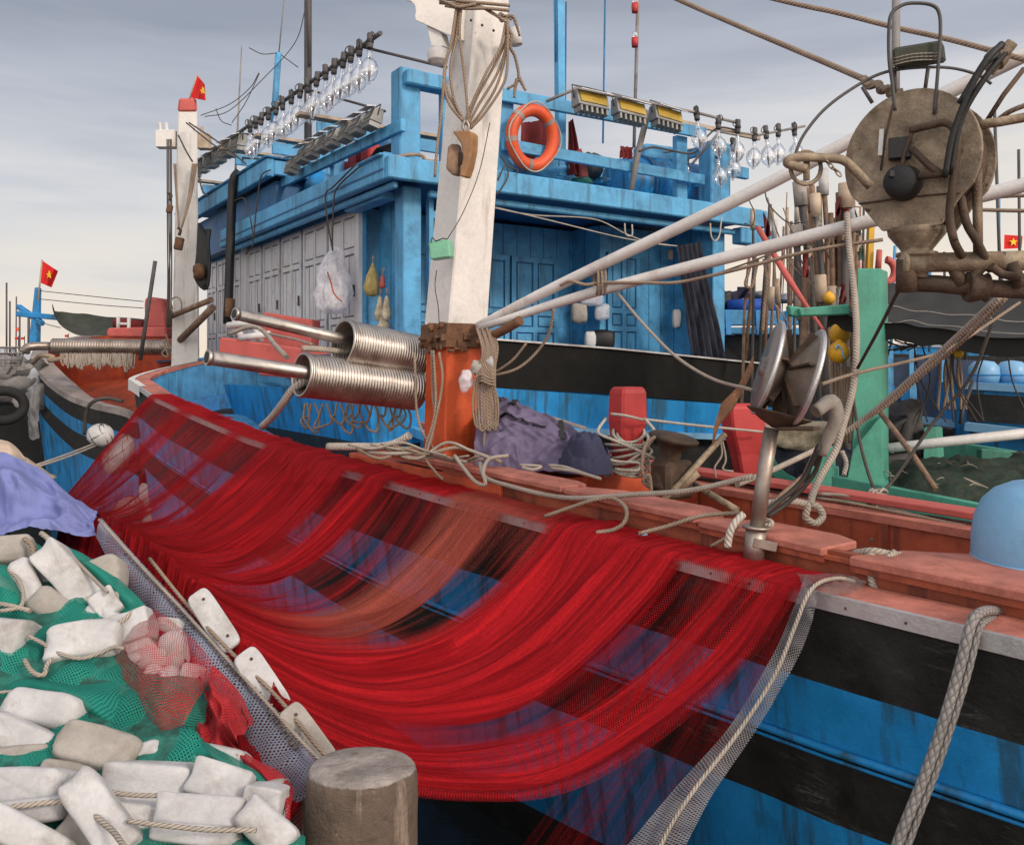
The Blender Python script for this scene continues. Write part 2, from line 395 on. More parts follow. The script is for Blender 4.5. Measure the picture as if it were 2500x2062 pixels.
M['grey'] = paint('grey', (0.24, 0.225, 0.215), 0.6, dirt=(0.1, 0.08, 0.07), damt=0.4)
M['timber'] = paint('timber', (0.42, 0.33, 0.25), 0.8, var=0.35, dirt=(0.15, 0.11, 0.08), damt=0.4)
M['greycap'] = paint('greycap', (0.30, 0.26, 0.24), 0.75, var=0.3, dirt=(0.12, 0.10, 0.09), damt=0.5)
M['lampbox'] = paint('lampbox', (0.26, 0.26, 0.25), 0.5, metal=0.3, var=0.3, dirt=(0.1, 0.09, 0.08), damt=0.5)
M['lampyellow'] = paint('lampyellow', (0.42, 0.28, 0.045), 0.4, var=0.3)
M['buoy_orange'] = paint('buoy_orange', (0.62, 0.085, 0.025), 0.45, var=0.15, dirt=(0.3, 0.06, 0.03), damt=0.3)
M['tape'] = paint('tape', (0.27, 0.20, 0.18), 0.6)
M['yellow'] = paint('yellow', (0.66, 0.36, 0.018), 0.45, var=0.15, dirt=(0.3, 0.16, 0.03), damt=0.3)
M['green'] = paint('green', (0.06, 0.275, 0.20), 0.5, var=0.25, dirt=(0.04, 0.16, 0.12), damt=0.4, streak=(0.04, 0.14, 0.10), samt=0.3, chip=(0.3, 0.36, 0.32), camt=0.72)
M['green_dark'] = paint('green_dark', (0.05, 0.20, 0.145), 0.6, dirt=(0.02, 0.08, 0.06), damt=0.5)
M['flag'] = paint('flag', (0.62, 0.014, 0.012), 0.8, var=0.15)
M['star'] = paint('star', (0.85, 0.55, 0.03), 0.8, var=0.05)
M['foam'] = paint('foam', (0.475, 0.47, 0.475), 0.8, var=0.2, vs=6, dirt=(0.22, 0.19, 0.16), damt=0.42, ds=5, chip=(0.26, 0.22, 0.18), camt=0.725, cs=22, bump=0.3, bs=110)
M['foam_old_and_shaded'] = paint('foam_old_and_shaded', (0.34, 0.315, 0.285), 0.8, var=0.2, vs=6, dirt=(0.2, 0.165, 0.13), damt=0.5, ds=4, bump=0.35, bs=110)
M['bollard'] = paint('bollard', (0.125, 0.088, 0.066), 0.9, var=0.5, vs=9, dirt=(0.055, 0.042, 0.034), damt=0.75, ds=9, streak=(0.34, 0.26, 0.205), samt=0.25, chip=(0.30, 0.235, 0.185), camt=0.64, cs=16, bump=1.0, bs=30)
M['bollard_top'] = paint('bollard_top', (0.30, 0.262, 0.24), 0.9, var=0.35, vs=8, dirt=(0.11, 0.09, 0.075), damt=0.7, ds=9, chip=(0.06, 0.05, 0.04), camt=0.68, cs=14, bump=1.0, bs=40)
M['concrete'] = paint('concrete', (0.17, 0.15, 0.13), 0.9, var=0.3, dirt=(0.07, 0.06, 0.05), damt=0.5, bump=0.6)
M['tarp'] = paint('tarp', (0.155, 0.18, 0.40), 0.75, var=0.12, vs=3, bump=0.2, bs=160)
M['cloth_purple'] = paint('cloth_purple', (0.135, 0.11, 0.185), 0.9, var=0.3, bump=0.2, bs=120)
M['cloth_dark'] = paint('cloth_dark', (0.028, 0.03, 0.065), 0.9, var=0.3)
M['cloth_red'] = paint('cloth_red', (0.16, 0.02, 0.02), 0.9, var=0.3)
M['canvas'] = paint('canvas', (0.022, 0.022, 0.022), 0.85, var=0.3, bump=0.2, bs=200)
M['olive'] = paint('olive', (0.04, 0.045, 0.033), 0.85, var=0.4, vs=5)
M['bag'] = paint('bag', (0.62, 0.62, 0.66), 0.4, var=0.1)
M['greenplastic'] = paint('greenplastic', (0.16, 0.42, 0.28), 0.4, var=0.2)
M['paleblue'] = paint('paleblue', (0.19, 0.40, 0.62), 0.42, var=0.08, dirt=(0.13, 0.3, 0.48), damt=0.3, bump=0.1)
M['bamboo'] = paint('bamboo', (0.23, 0.145, 0.095), 0.7, var=0.5, vs=9, dirt=(0.07, 0.045, 0.035), damt=0.6, ds=8)
M['gauge_white'] = paint('gauge_white', (0.62, 0.61, 0.60), 0.4, var=0.08)
M['farwhite'] = paint('farwhite', (0.42, 0.44, 0.50), 0.6, var=0.2)
M['tyre'] = paint('tyre', (0.014, 0.014, 0.014), 0.8, var=0.4, bump=0.5)
M['rope'] = ropemat('rope', (0.36, 0.275, 0.21), 1.5, 0.06)
M['rope_thin'] = ropemat('rope_thin', (0.33, 0.25, 0.19), 1.0, 0.03)
M['rope_white'] = ropemat('rope_white', (0.55, 0.50, 0.44), 1.5, 0.055)
M['rope_braid'] = ropemat('rope_braid', (0.29, 0.27, 0.26), 2.0, 0.10, braid=True)
M['rope_dark'] = ropemat('rope_dark', (0.11, 0.095, 0.085), 1.0, 0.04)
M['rope_pale'] = ropemat('rope_pale', (0.46, 0.40, 0.34), 1.5, 0.045)
M['net_green'] = netmat('net_green', (0.016, 0.235, 0.18), 0.0155, 0.36)
M['net_greendark'] = netmat('net_greendark', (0.025, 0.07, 0.05), 0.03, 0.5)
M['net_redfine'] = netmat('net_redfine', (0.42, 0.025, 0.032), 0.015, 0.17)
M['net_grey'] = netmat('net_grey', (0.21, 0.205, 0.215), 0.014, 0.17)
M['net_blue'] = netmat('net_blue', (0.25, 0.27, 0.35), 0.022, 0.40)
M['net_black'] = netmat('net_black', (0.02, 0.022, 0.03), 0.02, 0.55)
def glassmat():
    m, t, b, o = newmat('bulb_glass')
    tr = node(t, 'ShaderNodeBsdfTransparent', {0: (0.93, 0.94, 0.95, 1)}); gl = node(t, 'ShaderNodeBsdfGlossy', {0: (0.95, 0.95, 0.97, 1), 1: 0.06})
    lw = node(t, 'ShaderNodeLayerWeight', {0: 0.32}); f = rng(t, lw.outputs['Facing'], 0.0, 1.0, 0.22, 0.95)
    t.links.new(node(t, 'ShaderNodeMixShader', {0: f, 1: tr.outputs[0], 2: gl.outputs[0]}).outputs[0], o.inputs[0]); return m
M['glass'] = glassmat()
def bagmat():
    m, t, b, o = newmat('thin_plastic')
    b.inputs['Base Color'].default_value = (0.75, 0.75, 0.8, 1); b.inputs['Roughness'].default_value = 0.35
    c = coords(t); n = nzt(t, c, 7, 5, 0.7)
    bp = node(t, 'ShaderNodeBump', {'Strength': 0.9, 'Distance': 0.03, 'Height': n}); t.links.new(bp.outputs[0], b.inputs['Normal'])
    tr = node(t, 'ShaderNodeBsdfTransparent'); t.links.new(node(t, 'ShaderNodeMixShader', {0: rng(t, n, 0.3, 0.7, 0.2, 0.8), 1: tr.outputs[0], 2: b.outputs[0]}).outputs[0], o.inputs[0]); return m
M['plastic'] = bagmat()
def rednet():
    """the big red net: colour and thickness follow how the folds bunch; meshes show where it is one layer"""
    m, t, b, o = newmat('red_net')
    uv = node(t, 'ShaderNodeUVMap'); s = node(t, 'ShaderNodeSeparateXYZ', {0: uv.outputs[0]})
    den = node(t, 'ShaderNodeAttribute', attribute_name='dens').outputs['Fac']; org = node(t, 'ShaderNodeAttribute', attribute_name='pale').outputs['Fac']
    st = node(t, 'ShaderNodeMapping', {0: uv.outputs[0], 3: (22.0, 0.5, 1.0)}); n1 = node(t, 'ShaderNodeTexNoise', {'Vector': st.outputs[0], 'Scale': 1.0, 'Detail': 6.0, 'Roughness': 0.7}).outputs[0]
    cell = 0.0130
    def ln(sg):
        f = mth(t, 'FRACT', mth(t, 'ADD', mth(t, 'DIVIDE', mth(t, 'ADD', s.outputs[0], mth(t, 'MULTIPLY', s.outputs[1], sg)), cell), 900.0)); return mth(t, 'MINIMUM', f, mth(t, 'SUBTRACT', 1.0, f))
    e = mth(t, 'MINIMUM', ln(1.0), ln(-1.0))
    nf = node(t, 'ShaderNodeTexNoise', {'Vector': uv.outputs[0], 'Scale': 60.0, 'Detail': 3.0}).outputs[0]
    dd = mth(t, 'ADD', den, mth(t, 'MULTIPLY', mth(t, 'SUBTRACT', n1, 0.5), 0.7))
    wd = rng(t, dd, -0.2, 1.0, 0.0, 0.50)
    cord = mth(t, 'LESS_THAN', e, wd)
    cl = mixc(t, rng(t, n1, 0.3, 0.72), (0.20, 0.004, 0.009), (0.74, 0.017, 0.024))
    cl = mixc(t, org, cl, (0.46, 0.13, 0.085))
    cl = mixc(t, rng(t, nf, 0.3, 0.7, 0, 0.35), cl, (0.16, 0.004, 0.006))
    t.links.new(cl, b.inputs['Base Color']); b.inputs['Roughness'].default_value = 0.85; b.inputs['Specular IOR Level'].default_value = 0.12
    bp = node(t, 'ShaderNodeBump', {'Strength': 1.0, 'Distance': 0.05, 'Height': n1}); t.links.new(bp.outputs[0], b.inputs['Normal'])
    tl = node(t, 'ShaderNodeBsdfTranslucent', {0: cl}); m1 = node(t, 'ShaderNodeMixShader', {0: 0.25, 1: b.outputs[0], 2: tl.outputs[0]})
    tr = node(t, 'ShaderNodeBsdfTransparent'); t.links.new(node(t, 'ShaderNodeMixShader', {0: cord, 1: tr.outputs[0], 2: m1.outputs[0]}).outputs[0], o.inputs[0])
    return m
M['red_net'] = rednet()
def watermat():
    m, t, b, o = newmat('water')
    b.inputs['Base Color'].default_value = (0.012, 0.018, 0.02, 1); b.inputs['Roughness'].default_value = 0.12
    c = coords(t); n = nzt(t, c, 2.2, 5, 0.6)
    bp = node(t, 'ShaderNodeBump', {'Strength': 0.35, 'Distance': 0.1, 'Height': n}); t.links.new(bp.outputs[0], b.inputs['Normal']); return m
M['water'] = watermat()
# ------------------------------------------------------------------ ground: quay and harbour water
q = MB()
q.hexa([(-14, -6, -3), (8, -7.3, -3), (-14, 20.5, -3), (-14, 20.4, -3), (-14, -6, 0), (7.6, -7.3, 0), (-13.4, 21.2, 0), (-14, 21.2, 0)])
q = MB(); A, B_ = V((2.45 - .75 * -6, -6, 0)), V((2.45 - .75 * 10, 10, 0))
q.prism([A, B_, V((-16, 10, 0)), V((-16, -6, 0))], (0, 0, -3)); struct(q.build('quay', M['concrete']))
wq = MB(); wq.quad((-900, -60, -1.2), (900, -60, -1.2), (900, 1500, -1.2), (-900, 1500, -1.2)); struct(wq.build('harbour_water', M['water']))
# ------------------------------------------------------------------ the near boat, under the red net
D1, N1 = V((-.6, .8, 0)), V((.8, .6, 0))
HZ = [(.5, 1.075), (3.42, 1.06), (4.16, 1.058), (4.83, 1.04), (6.15, 1.0), (7.43, .95), (8.1, .93), (10.17, .79), (11.76, .613), (13.28, .42), (14.3, .2)]
def hz(y): return interp(HZ, y)
def near(y, off=0., dz=0.): return V((4.555 - .75 * y, y, H - hz(y) + dz)) + N1 * off
def far(y, off=0., dz=0.): return V((4.555 - .75 * y, y, H - hz(y) + .45 * smooth((y - 8) / 6) + dz)) + N1 * (2.5 - off)
ST = [.6, 1.4, 2.2, 3, 3.42, 4.16, 4.83, 5.5, 6.15, 6.8, 7.43, 8.1, 9, 10.17, 11, 11.76, 12.5, 13.28, 13.9, 14.3]
boat1 = thing('fishing_boat', 'black and blue striped wooden boat with pink rails, moored under the red net', 'boat', near(6.15) + N1 * 1.2)
OUT = []                                                     # outer edge: point, inward direction, plan radius factor, station, side
for y in ST: OUT.append((near(y), N1, .13, y, 0))
CB1 = near(14.3) + N1 * 1.25
for k in range(1, 14):
    th = PI * k / 14; p = V((CB1.x, CB1.y, 0)) - N1 * 1.25 * math.cos(th) + D1 * 1.5 * math.sin(th)
    p.z = H + lerp(-.2, .25, smooth(k / 12)); inn = (V((CB1.x, CB1.y, p.z)) - p).normalized(); OUT.append((p, inn, .42, 14.3 + k * .01, 1))
for y in ST[::-1]: OUT.append((far(y), -N1, .13, y, 2))
def bscale(y): return interp([(3.4, 1.), (7.2, 1.33), (15, 1.33)], y)
hull = MB(); DZ = [.055, .425, .715, 1.07, 1.75, 3.1]; nb = len(DZ)
OUTH = []
for a_, b_ in zip(OUT, OUT[1:]):
    nn = max(1, int((b_[0] - a_[0]).length / .14))
    for i in range(nn): t = i / nn; OUTH.append((a_[0].lerp(b_[0], t), a_[1].lerp(b_[1], t).normalized(), lerp(a_[2], b_[2], t), lerp(a_[3], b_[3], t), a_[4]))
OUTH.append(OUT[-1])
for p, inn, tp, y, sd_ in OUTH:
    for dzk in DZ:
        k = (dzk * bscale(y) + .010 * nz3(p.x * 2.2, p.y * 2.2, dzk * 9) + .006 * nz3(p.x * 9, p.y * 9, dzk * 5)) if dzk > .06 else dzk
        hull.v.append(p + inn * (tp * k + .012) - Z * k)
for i in range(len(OUTH) - 1):
    for j in range(nb - 1): hull.face((i * nb + j, i * nb + j + 1, (i + 1) * nb + j + 1, (i + 1) * nb + j), [0, 1, 0, 1, 0][j], None, True)
L = (len(OUTH) - 1) * nb
for j in range(nb - 1): hull.face((L + j, L + j + 1, j + 1, j), 0)
hull.build('hull', [M['hull_black'], M['hull_blue']], boat1)
cap = MB(); CW = .32
n0 = len(OUT)
for p, inn, tp, y, s_ in OUT:
    cap.v += [p - Z * .05, p, p + inn * CW, p + inn * CW - Z * .055]
for i in range(n0 - 1):
    for j in range(3): cap.face((i * 4 + j, (i + 1) * 4 + j, (i + 1) * 4 + j + 1, i * 4 + j + 1), 0)
cap.build('gunwale', M['pink'], boat1)
strip = MB(); SL = [near(y) for y in ST[1:-1]]
for a, b in zip(SL, SL[1:]):
    o0 = -N1 * .010; n = len(strip.v)
    for p in (a, b): strip.v += [p + o0 - Z * .068, p + o0 + Z * .006, p + N1 * .02 + Z * .007]
    strip.face((n, n + 3, n + 4, n + 1)); strip.face((n + 1, n + 4, n + 5, n + 2))
ob = strip.build('metal_edge', M['alu'], boat1)
y = 3.0
while y < 9:
    m = MB(); m.ball(near(y, -.012, -.035), (.007, .007, .007), nu=6, nv=4); m.build('bolt', M['rustdark'], boat1); y += .17 + .03 * (int(y * 7) % 3)
bw = MB()                                                     # white nosing round the bow
for i in range(18, 18 + 16):
    (p, inn, *_), (p2, inn2, *_) = OUT[i], OUT[i + 1]; n = len(bw.v)
    for a, b in ((p, inn), (p2, inn2)): bw.v += [a - b * .012 - Z * .16, a - b * .012 + Z * .012, a + b * .09 + Z * .012]
    bw.face((n, n + 3, n + 4, n + 1)); bw.face((n + 1, n + 4, n + 5, n + 2))
bw.build('bow_trim', M['white_mast'], boat1)
strake = MB(); strake.tube([near(y, .13 * .72 * bscale(y) - .008, -.715 * bscale(y)) for y in ST], .020, 8); strake.tube([near(y, .13 * .75 * bscale(y) - .003, -.755 * bscale(y)) for y in ST], .010, 6)
strake.build('rubbing_strake', M['hull_blue'], boat1)
def region(y): return 1 if y > 8.6 else 0
iw = MB()
for i in range(n0 - 1):
    (p, inn, tp, y, s_), (p2, inn2, tp2, y2, s2) = OUT[i], OUT[i + 1]
    k = .62; a, b = p + inn * (CW - .02) - Z * .05, p2 + inn2 * (CW - .02) - Z * .05
    iw.quad(a, b, b - Z * k, a - Z * k, region((y + y2) / 2))
iw.build('bulwark', [M['redbrown'], M['cabin_blue']], boat1)
dk = MB()
for y, y2 in zip(ST, ST[1:]):
    z0, z1 = -.62, -.62
    dk.quad(near(y, .25, z0), near(y2, .25, z1), near(y2, 2.25, z1), near(y, 2.25, z0), region((y + y2) / 2))
bowz = H - .2 - .62
dk.prism([V((p.x, p.y, bowz)) for p, inn, tp, y, s_ in OUT[19:34]], (0, 0, -.05), 1)
dk.build('deck', [M['redbrown'], M['cabin_blue']], boat1)
# stringer and beam inside the blue bow
sb = MB()
sb.beam(far(13.5, .40, -.22), far(8.7, .40, -.16), .10, .11); sb.beam(far(13.9, .46, -.42), far(8.7, .46, -.40), .2, .06)
sb.build('stringer', M['cabin_blue'], boat1)
pf = MB()
pf.hexa([near(6.55, .33, -.62), near(6.55, 2.2, -.62), near(8.6, 2.2, -.62), near(8.6, .33, -.62), near(6.55, .33, .10), near(6.55, 2.2, .10), near(8.6, 2.2, .06), near(8.6, .33, .06)])
pf.build('foredeck', M['orange_in'], boat1, bevel=.01)
co = MB()
co.hexa([near(1, .36, -.3), near(1, .42, -.3), near(7.2, .42, -.3), near(7.2, .36, -.3), near(1, .36, .03), near(1, .42, .03), near(7.2, .42, .135), near(7.2, .36, .135)])
co.build('coaming', M['redbrown'], boat1)
mold = MB()
mold.beam(near(1, .345, .0), near(7.2, .345, .10), .03, .02); mold.build('coaming_moulding', M['redbrown'], boat1)
def plankcap(y0, y1, w0, w1, z0, z1, th=.045, tap=.25, name='cap_plank'):
    m = MB(); a = y0; b = y1
    top = [near(a, .31, z0), near(b, .31, z1), near(b - tap * .2, .31 + w1 * .55, z1 + .003), near(b - tap, .31 + w1, z1), near(a + tap * .5, .31 + w0, z0), near(a, .31 + w0 * .8, z0)]
    m.prism(top, (0, 0, -th)); m.build(name, M['pink'], boat1, bevel=.008)
    m = MB(); m.prism([p - Z * (th + .001) + N1 * .018 for p in top[:2]] + [p - Z * (th + .001) - N1 * .02 for p in top[2:]], (0, 0, -.03)); m.build('cap_trim', M['redbrown'], boat1)
plankcap(5.95, 7.9, .30, .25, .185, .185); plankcap(4.98, 5.93, .34, .30, .17, .18); plankcap(4.30, 4.96, .40, .34, .14, .155)
plankcap(1.2, 4.18, .95, .62, .10, .13, .05, .35)
fr = MB(); fr.beam(far(3, .05, .03), far(8.6, .05, .03), .22, .05); fr.build('far_rail', M['fadered'], boat1, bevel=.008)
for y in (4.2, 4.9, 5.6, 6.3): st = MB(); st.beam(far(y, .30, -.6), far(y, .30, -.05), .07, .06, up=D1); st.build('bulwark_rib', M['redbrown'], boat1)
# mast
def sq(mb, c0, c1, s0, s1, mi=0):
    def ring(c, s): return [c - N1 * s / 2 - D1 * s / 2, c + N1 * s / 2 - D1 * s / 2, c + N1 * s / 2 + D1 * s / 2, c - N1 * s / 2 + D1 * s / 2]
    return mb.hexa(ring(V(c0), s0) + ring(V(c1), s1), mi)
YM = 7.75
mast = MB(); sq(mast, P(1112, 800, YM), P(1199, -260, YM), .405, .322); mast = mast.build('mast', M['white_mast'], boat1, bevel=.012)
mb_ = MB(); sq(mb_, P(1098, 1135, YM), P(1108, 835, YM), .345, .355); mb_.build('mast_step', M['orange'], boat1, bevel=.012)
rb = MB(); sq(rb, P(1107, 850, YM), P(1111, 792, YM), .43, .44)
for k in range(34):
    a = R.random() * 2 - 1; s_ = R.choice((0, 1)); z = P(1110, R.uniform(795, 860), YM)
    o = (N1 * a * .2 - D1 * .225) if s_ else (D1 * a * .2 - N1 * .225)
    rb.box(z + o, (R.uniform(.02, .08), R.uniform(.02, .05), R.uniform(.02, .06)), Matrix.Rotation(math.atan2(N1.y, N1.x) + R.uniform(-.3, .3), 3, 'Z'))
rb.build('mast_collar', M['rust_orange'], boat1, bevel=.006)
br = MB()
poly = [P(1115, -60, 7.55), P(985, -60, 7.55), P(988, 0, 7.55), P(1003, 4, 7.55), P(1012, 14, 7.55), P(1014, 28, 7.55), P(1012, 40, 7.55), P(1014, 50, 7.55), P(1115, 95, 7.55)]
br.prism(poly, (.10, .10, 0)); br.build('bracket', M['white_mast'], mast, bevel=.006)
lm = MB(); lm.prism([P(1042, 62, 7.58), P(1054, 112, 7.58), P(1084, 112, 7.58), P(1076, 78, 7.58)], (.05, .08, 0))
lm.lathe([(.05, .13), (.05, .10), (.085, .085), (.095, .04), (.088, 0), (.088, -.012), (.065, -.016), (.06, -.04), (.0, -.045)], P(1069, 146, 7.62), Z, 24); lm.build('deck_lamp', M['gauge_white'], mast)
for x, y in ((1177, 62), (1160, 12), (1205, 75), (1150, 50)): bt = MB(); bt.ball(P(x, y, 7.46), (.012, .012, .012), nu=8, nv=5); bt.build('mast_bolt', M['rustdark'], mast)
# derrick poles
def pole(name, pts, r, m, k=4):
    b = MB(); b.tube(pts, r, 12, k=k); return b.build(name, m, boat1)
pole('boom', PL((1168, 796, 7.55), (1370, 693, 7.1), (1800, 487, 6.4), (2056, 355, 6.05), (2290, 238, 5.75), (2600, 86, 5.4), (3050, -135, 4.9)), [.038, .045, .048, .048, .048, .048, .048], M['white_pipe'])
pole('boom', PL((1172, 800, 7.45), (1446, 714, 7.0), (1800, 622, 6.5), (2118, 541, 6.1), (2420, 472, 5.8), (2600, 425, 5.6), (3050, 310, 5.15)), [.03, .043, .048, .048, .048, .048, .048], M['white_pipe'])
pole('boom', PL((1168, 836, 7.5), (1225, 808, 7.3), (1270, 782, 7.15)), .04, M['rust_orange'])
# net rollers: pipes carrying a sleeve of steel rings, athwart the bow
def roller(tip, l, r_, rad, prad, n, nm='net_roller'):
    ax = (V(r_) - V(l)).normalized(); b = MB(); ln_ = (V(r_) - V(l)).length
    g = b.build if 0 else None
    core = MB(); core.tube([tip, r_], prad, 16); core.tube([V(tip) - ax * .002, V(tip) + ax * .03], prad + .006, 16)
    core.lathe([(prad - .012, .0), (prad - .012, -.006)], V(tip), ax, 16, 1)
    c = core.build(nm, [M['chrome'], M['black']], boat1)
    prof = []
    for i in range(n):
        for j in range(5):
            a = PI * j / 5; prof.append((rad + .011 * math.sin(a), (i + j / 5) * ln_ / n))
    prof.append((rad, ln_))
    sl = MB(); sl.lathe(prof, V(l), ax, 32); sl.f = [f for f in sl.f if len(f) == 4]; k = len(sl.f); sl.m = sl.m[:k]; sl.uv = sl.uv[:k]; sl.sm = sl.sm[:k]
    pr2 = [(r - .022, z) for r, z in prof]; sl.lathe(pr2, V(l), ax, 32, 1); q_ = [i for i, f in enumerate(sl.f) if len(f) == 4]
    for at in ('f', 'm', 'uv', 'sm'): setattr(sl, at, [getattr(sl, at)[i] for i in q_])
    rim = [V(l) + ax.orthogonal().normalized() * 0]
    a_ = ax.orthogonal().normalized(); b2 = ax.cross(a_)
    for z in (0, .02): sl.tube([V(l) + ax * z + (a_ * math.cos(t * PI / 16) + b2 * math.sin(t * PI / 16)) * rad for t in range(32)], .016, 8, closed=True)
    sl.build('ring_sleeve', [M['chrome'], M['steel']], c)
roller(P(572, 766, 7.05), P(838, 836, 7.62), P(1022, 872, 8.15), .192, .048, 30)
roller(P(505, 872, 6.75), P(738, 915, 7.35), P(1018, 952, 8.05), .178, .057, 40)
# bitts
def bitt(name, mat, base, top, w_, d_, ang=0):
    b = MB(); Mx = Matrix.Rotation(ang, 3, 'Z'); base, top = V(base), V(top); u = (top - base); s_ = []
    for t, k in ((0, .74), (.30, .80), (.62, 1.0), (.93, .96), (1., .84)):
        c = base + u * t; s_.append([c + Mx @ V((sx * w_ / 2 * k, sy * d_ / 2 * k, 0)) for sx, sy in ((-1, -1), (1, -1), (1, 1), (-1, 1))])
    for q_ in s_: b.v += q_
    for i in range(len(s_) - 1):
        for j in range(4): b.face((i * 4 + j, i * 4 + (j + 1) % 4, i * 4 + 4 + (j + 1) % 4, i * 4 + 4 + j))
    e = (len(s_) - 1) * 4; b.face((e, e + 1, e + 2, e + 3)); b.face((3, 2, 1, 0)); return b
bitt('mooring_post', 0, P(1530, 1160, 7.3), P(1533, 944, 7.3), .26, .22, .5).build('mooring_post', M['redpaint'], boat1, bevel=.02)
bitt('mooring_post', 0, P(1832, 1160, 8.3), P(1808, 985, 8.3), .34, .26, .2).build('mooring_post', M['redpaint'], boat1, bevel=.02)
# red timbers on the bow deck behind the rollers
tb = MB(); tb.beam(P(545, 850, 13.0), P(900, 900, 12.4), .25, .32); tb.beam(P(650, 812, 13.6), P(770, 822, 13.4), .3, .62, w1=.3, h1=.5)
tb.beam(P(640, 905, 12.2), P(860, 925, 11.6), .16, .12); tb.build('windlass_bed', M['fadered'], boat1, bevel=.02)
wl = MB()
for a, b in (((570, 770, 13), (600, 850, 13)), ((620, 790, 13), (640, 845, 13)), ((585, 825, 12.8), (660, 815, 12.8)), ((555, 795, 12.9), (665, 780, 12.9))): wl.tube(PL(a, b), .05, 8)
wl.build('winch_frame', M['gauge_white'], boat1)
# ------------------------------------------------------------------ blue boat with the high cabin
C0 = V((-1.48, 12.0, 0)); U2, V2 = V((.829, .559, 0)), V((-.548, .836, 0))
def CB(a, b, zr): return V((C0.x, C0.y, H + zr)) + U2 * a + V2 * b
def PB(px, py, b=0.):                 # photo pixel on the plane of the cabin's right-hand face (offset b)
    dx, dy = (px - CX) / F, 1.0; o = C0 + V2 * b
    t = (o.x * V2.x + o.y * V2.y) / (dx * V2.x + dy * V2.y); return P(px, py, t)
def PA(px, py, a=0.):                 # photo pixel on the plane of the cabin's left-hand face (offset a)
    dx, dy = (px - CX) / F, 1.0; o = C0 + U2 * a
    t = (o.x * U2.x + o.y * U2.y) / (dx * U2.x + dy * U2.y); return P(px, py, t)
boat2 = thing('fishing_boat', 'blue wooden boat with a high cabin, white side doors and roof railings', 'boat', CB(3, 2, -2.6))
cbb = lambda m, a0, a1, b0, b1, z0, z1, mi=0: m.hexa([CB(a0, b0, z0), CB(a1, b0, z0), CB(a1, b1, z0), CB(a0, b1, z0), CB(a0, b0, z1), CB(a1, b0, z1), CB(a1, b1, z1), CB(a0, b1, z1)], mi)
h2 = MB()
def hx(z0, z1, mi, k0, k1):
    def ring(z, k): return [CB(-.9 + k, -.8 + k * .5, z), CB(7.6 - k, -.8 + k * .5, z), CB(7.6 - k, 13, z), CB(5.5 - k, 19, z + .5), CB(3.2, 21 - k, z + .8), CB(1.2 + k, 19, z + .5), CB(-.9 + k, 13, z)]
    a, b = ring(z0, k0), ring(z1, k1); n = len(h2.v); h2.v += a + b
    for i in range(7): j = (i + 1) % 7; h2.face((n + i, n + j, n + 7 + j, n + 7 + i), mi)
hx(-3.6, -.95, 1, .5, .12); hx(-.95, -.28, 0, .12, 0)
h2.build('hull', [M['hull_blue'], M['hull_black']], boat2)
bu = MB(); top = [PB(1120, 824, -.8), PB(1500, 853, -.8), PB(1840, 887, -.8), PB(1960, 897, -.8)]; bot = [PB(1120, 940, -.8), PB(1500, 963, -.8), PB(1840, 990, -.8), PB(1960, 1000, -.8)]
n = 0
for i in range(3): bu.hexa([bot[i], bot[i + 1], bot[i + 1] + V2 * .12, bot[i] + V2 * .12, top[i], top[i + 1], top[i + 1] + V2 * .12, top[i] + V2 * .12])
bu.build('bulwark', M['black_far'], boat2)
bl = MB()
for i in range(3): bl.beam(top[i] + Z * .012 + V2 * .04, top[i + 1] + Z * .012 + V2 * .04, .17, .025)
bl.build('bulwark_rail', M['alu'], boat2)
b3 = MB(); b0_ = [PB(1120, 1040, -.78), PB(1840, 1068, -.78), PB(1960, 1074, -.78)]; b1_ = [bot[0], bot[2], bot[3]]
for i in range(2): b3.hexa([b0_[i], b0_[i + 1], b0_[i + 1] + V2 * .14, b0_[i] + V2 * .14, b1_[i] - Z * .004, b1_[i + 1] - Z * .004, b1_[i + 1] + V2 * .1 - Z * .004, b1_[i] + V2 * .1 - Z * .004])
b3.build('painted_band', M['hull_blue'], boat2)
b4 = MB(); b4.beam(b0_[0] - V2 * .05, b0_[2] - V2 * .05, .12, .09); b4.build('rubbing_strake', M['paleblue'], boat2)
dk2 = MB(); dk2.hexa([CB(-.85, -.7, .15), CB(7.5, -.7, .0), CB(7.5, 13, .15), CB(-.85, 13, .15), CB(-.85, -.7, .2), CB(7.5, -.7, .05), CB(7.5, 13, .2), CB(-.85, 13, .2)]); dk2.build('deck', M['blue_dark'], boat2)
# cabin walls: recessed right-hand face, panelled left-hand face
cw = MB()
cbb(cw, .12, 6.1, 1.9, 2.0, .2, 2.5); cbb(cw, .12, 6.1, 10.3, 10.4, .2, 2.5); cbb(cw, 6.0, 6.1, 2.0, 10.3, .2, 2.5)
cbb(cw, 4.35, 4.45, 1.1, 1.9, .2, 2.5); cbb(cw, 4.45, 6.0, 1.1, 1.2, .2, 2.5); cbb(cw, 6.0, 6.1, .3, 1.9, .2, 2.5)
cw.build('cabin_wall', M['cabin_plank'], boat2)
cl_ = MB(); cbb(cl_, .35, .42, .28, 1.55, .2, 2.5); cbb(cl_, .06, .12, 1.5, 10.4, .2, 2.5); cl_.build('side_wall', M['cabin_plank'], boat2)
pt = MB()
for a, b, s_ in ((.0, 0., .28), (6.02, 0., .30)):
    m = MB(); cbb(m, a, a + s_, b, b + s_, .1, 2.5); m.build('cabin_post', M['cabin_blue'], boat2, bevel=.015)
for b in (.62,): m = MB(); cbb(m, .42, .52, b + .2, b + .3, .2, 2.45); m.build('cabin_post', M['cabin_blue'], boat2)
ld = MB()
for z in (.75, 1.2, 1.65, 2.1): cbb(ld, .42, .75, .02, .08, z, z + .10)
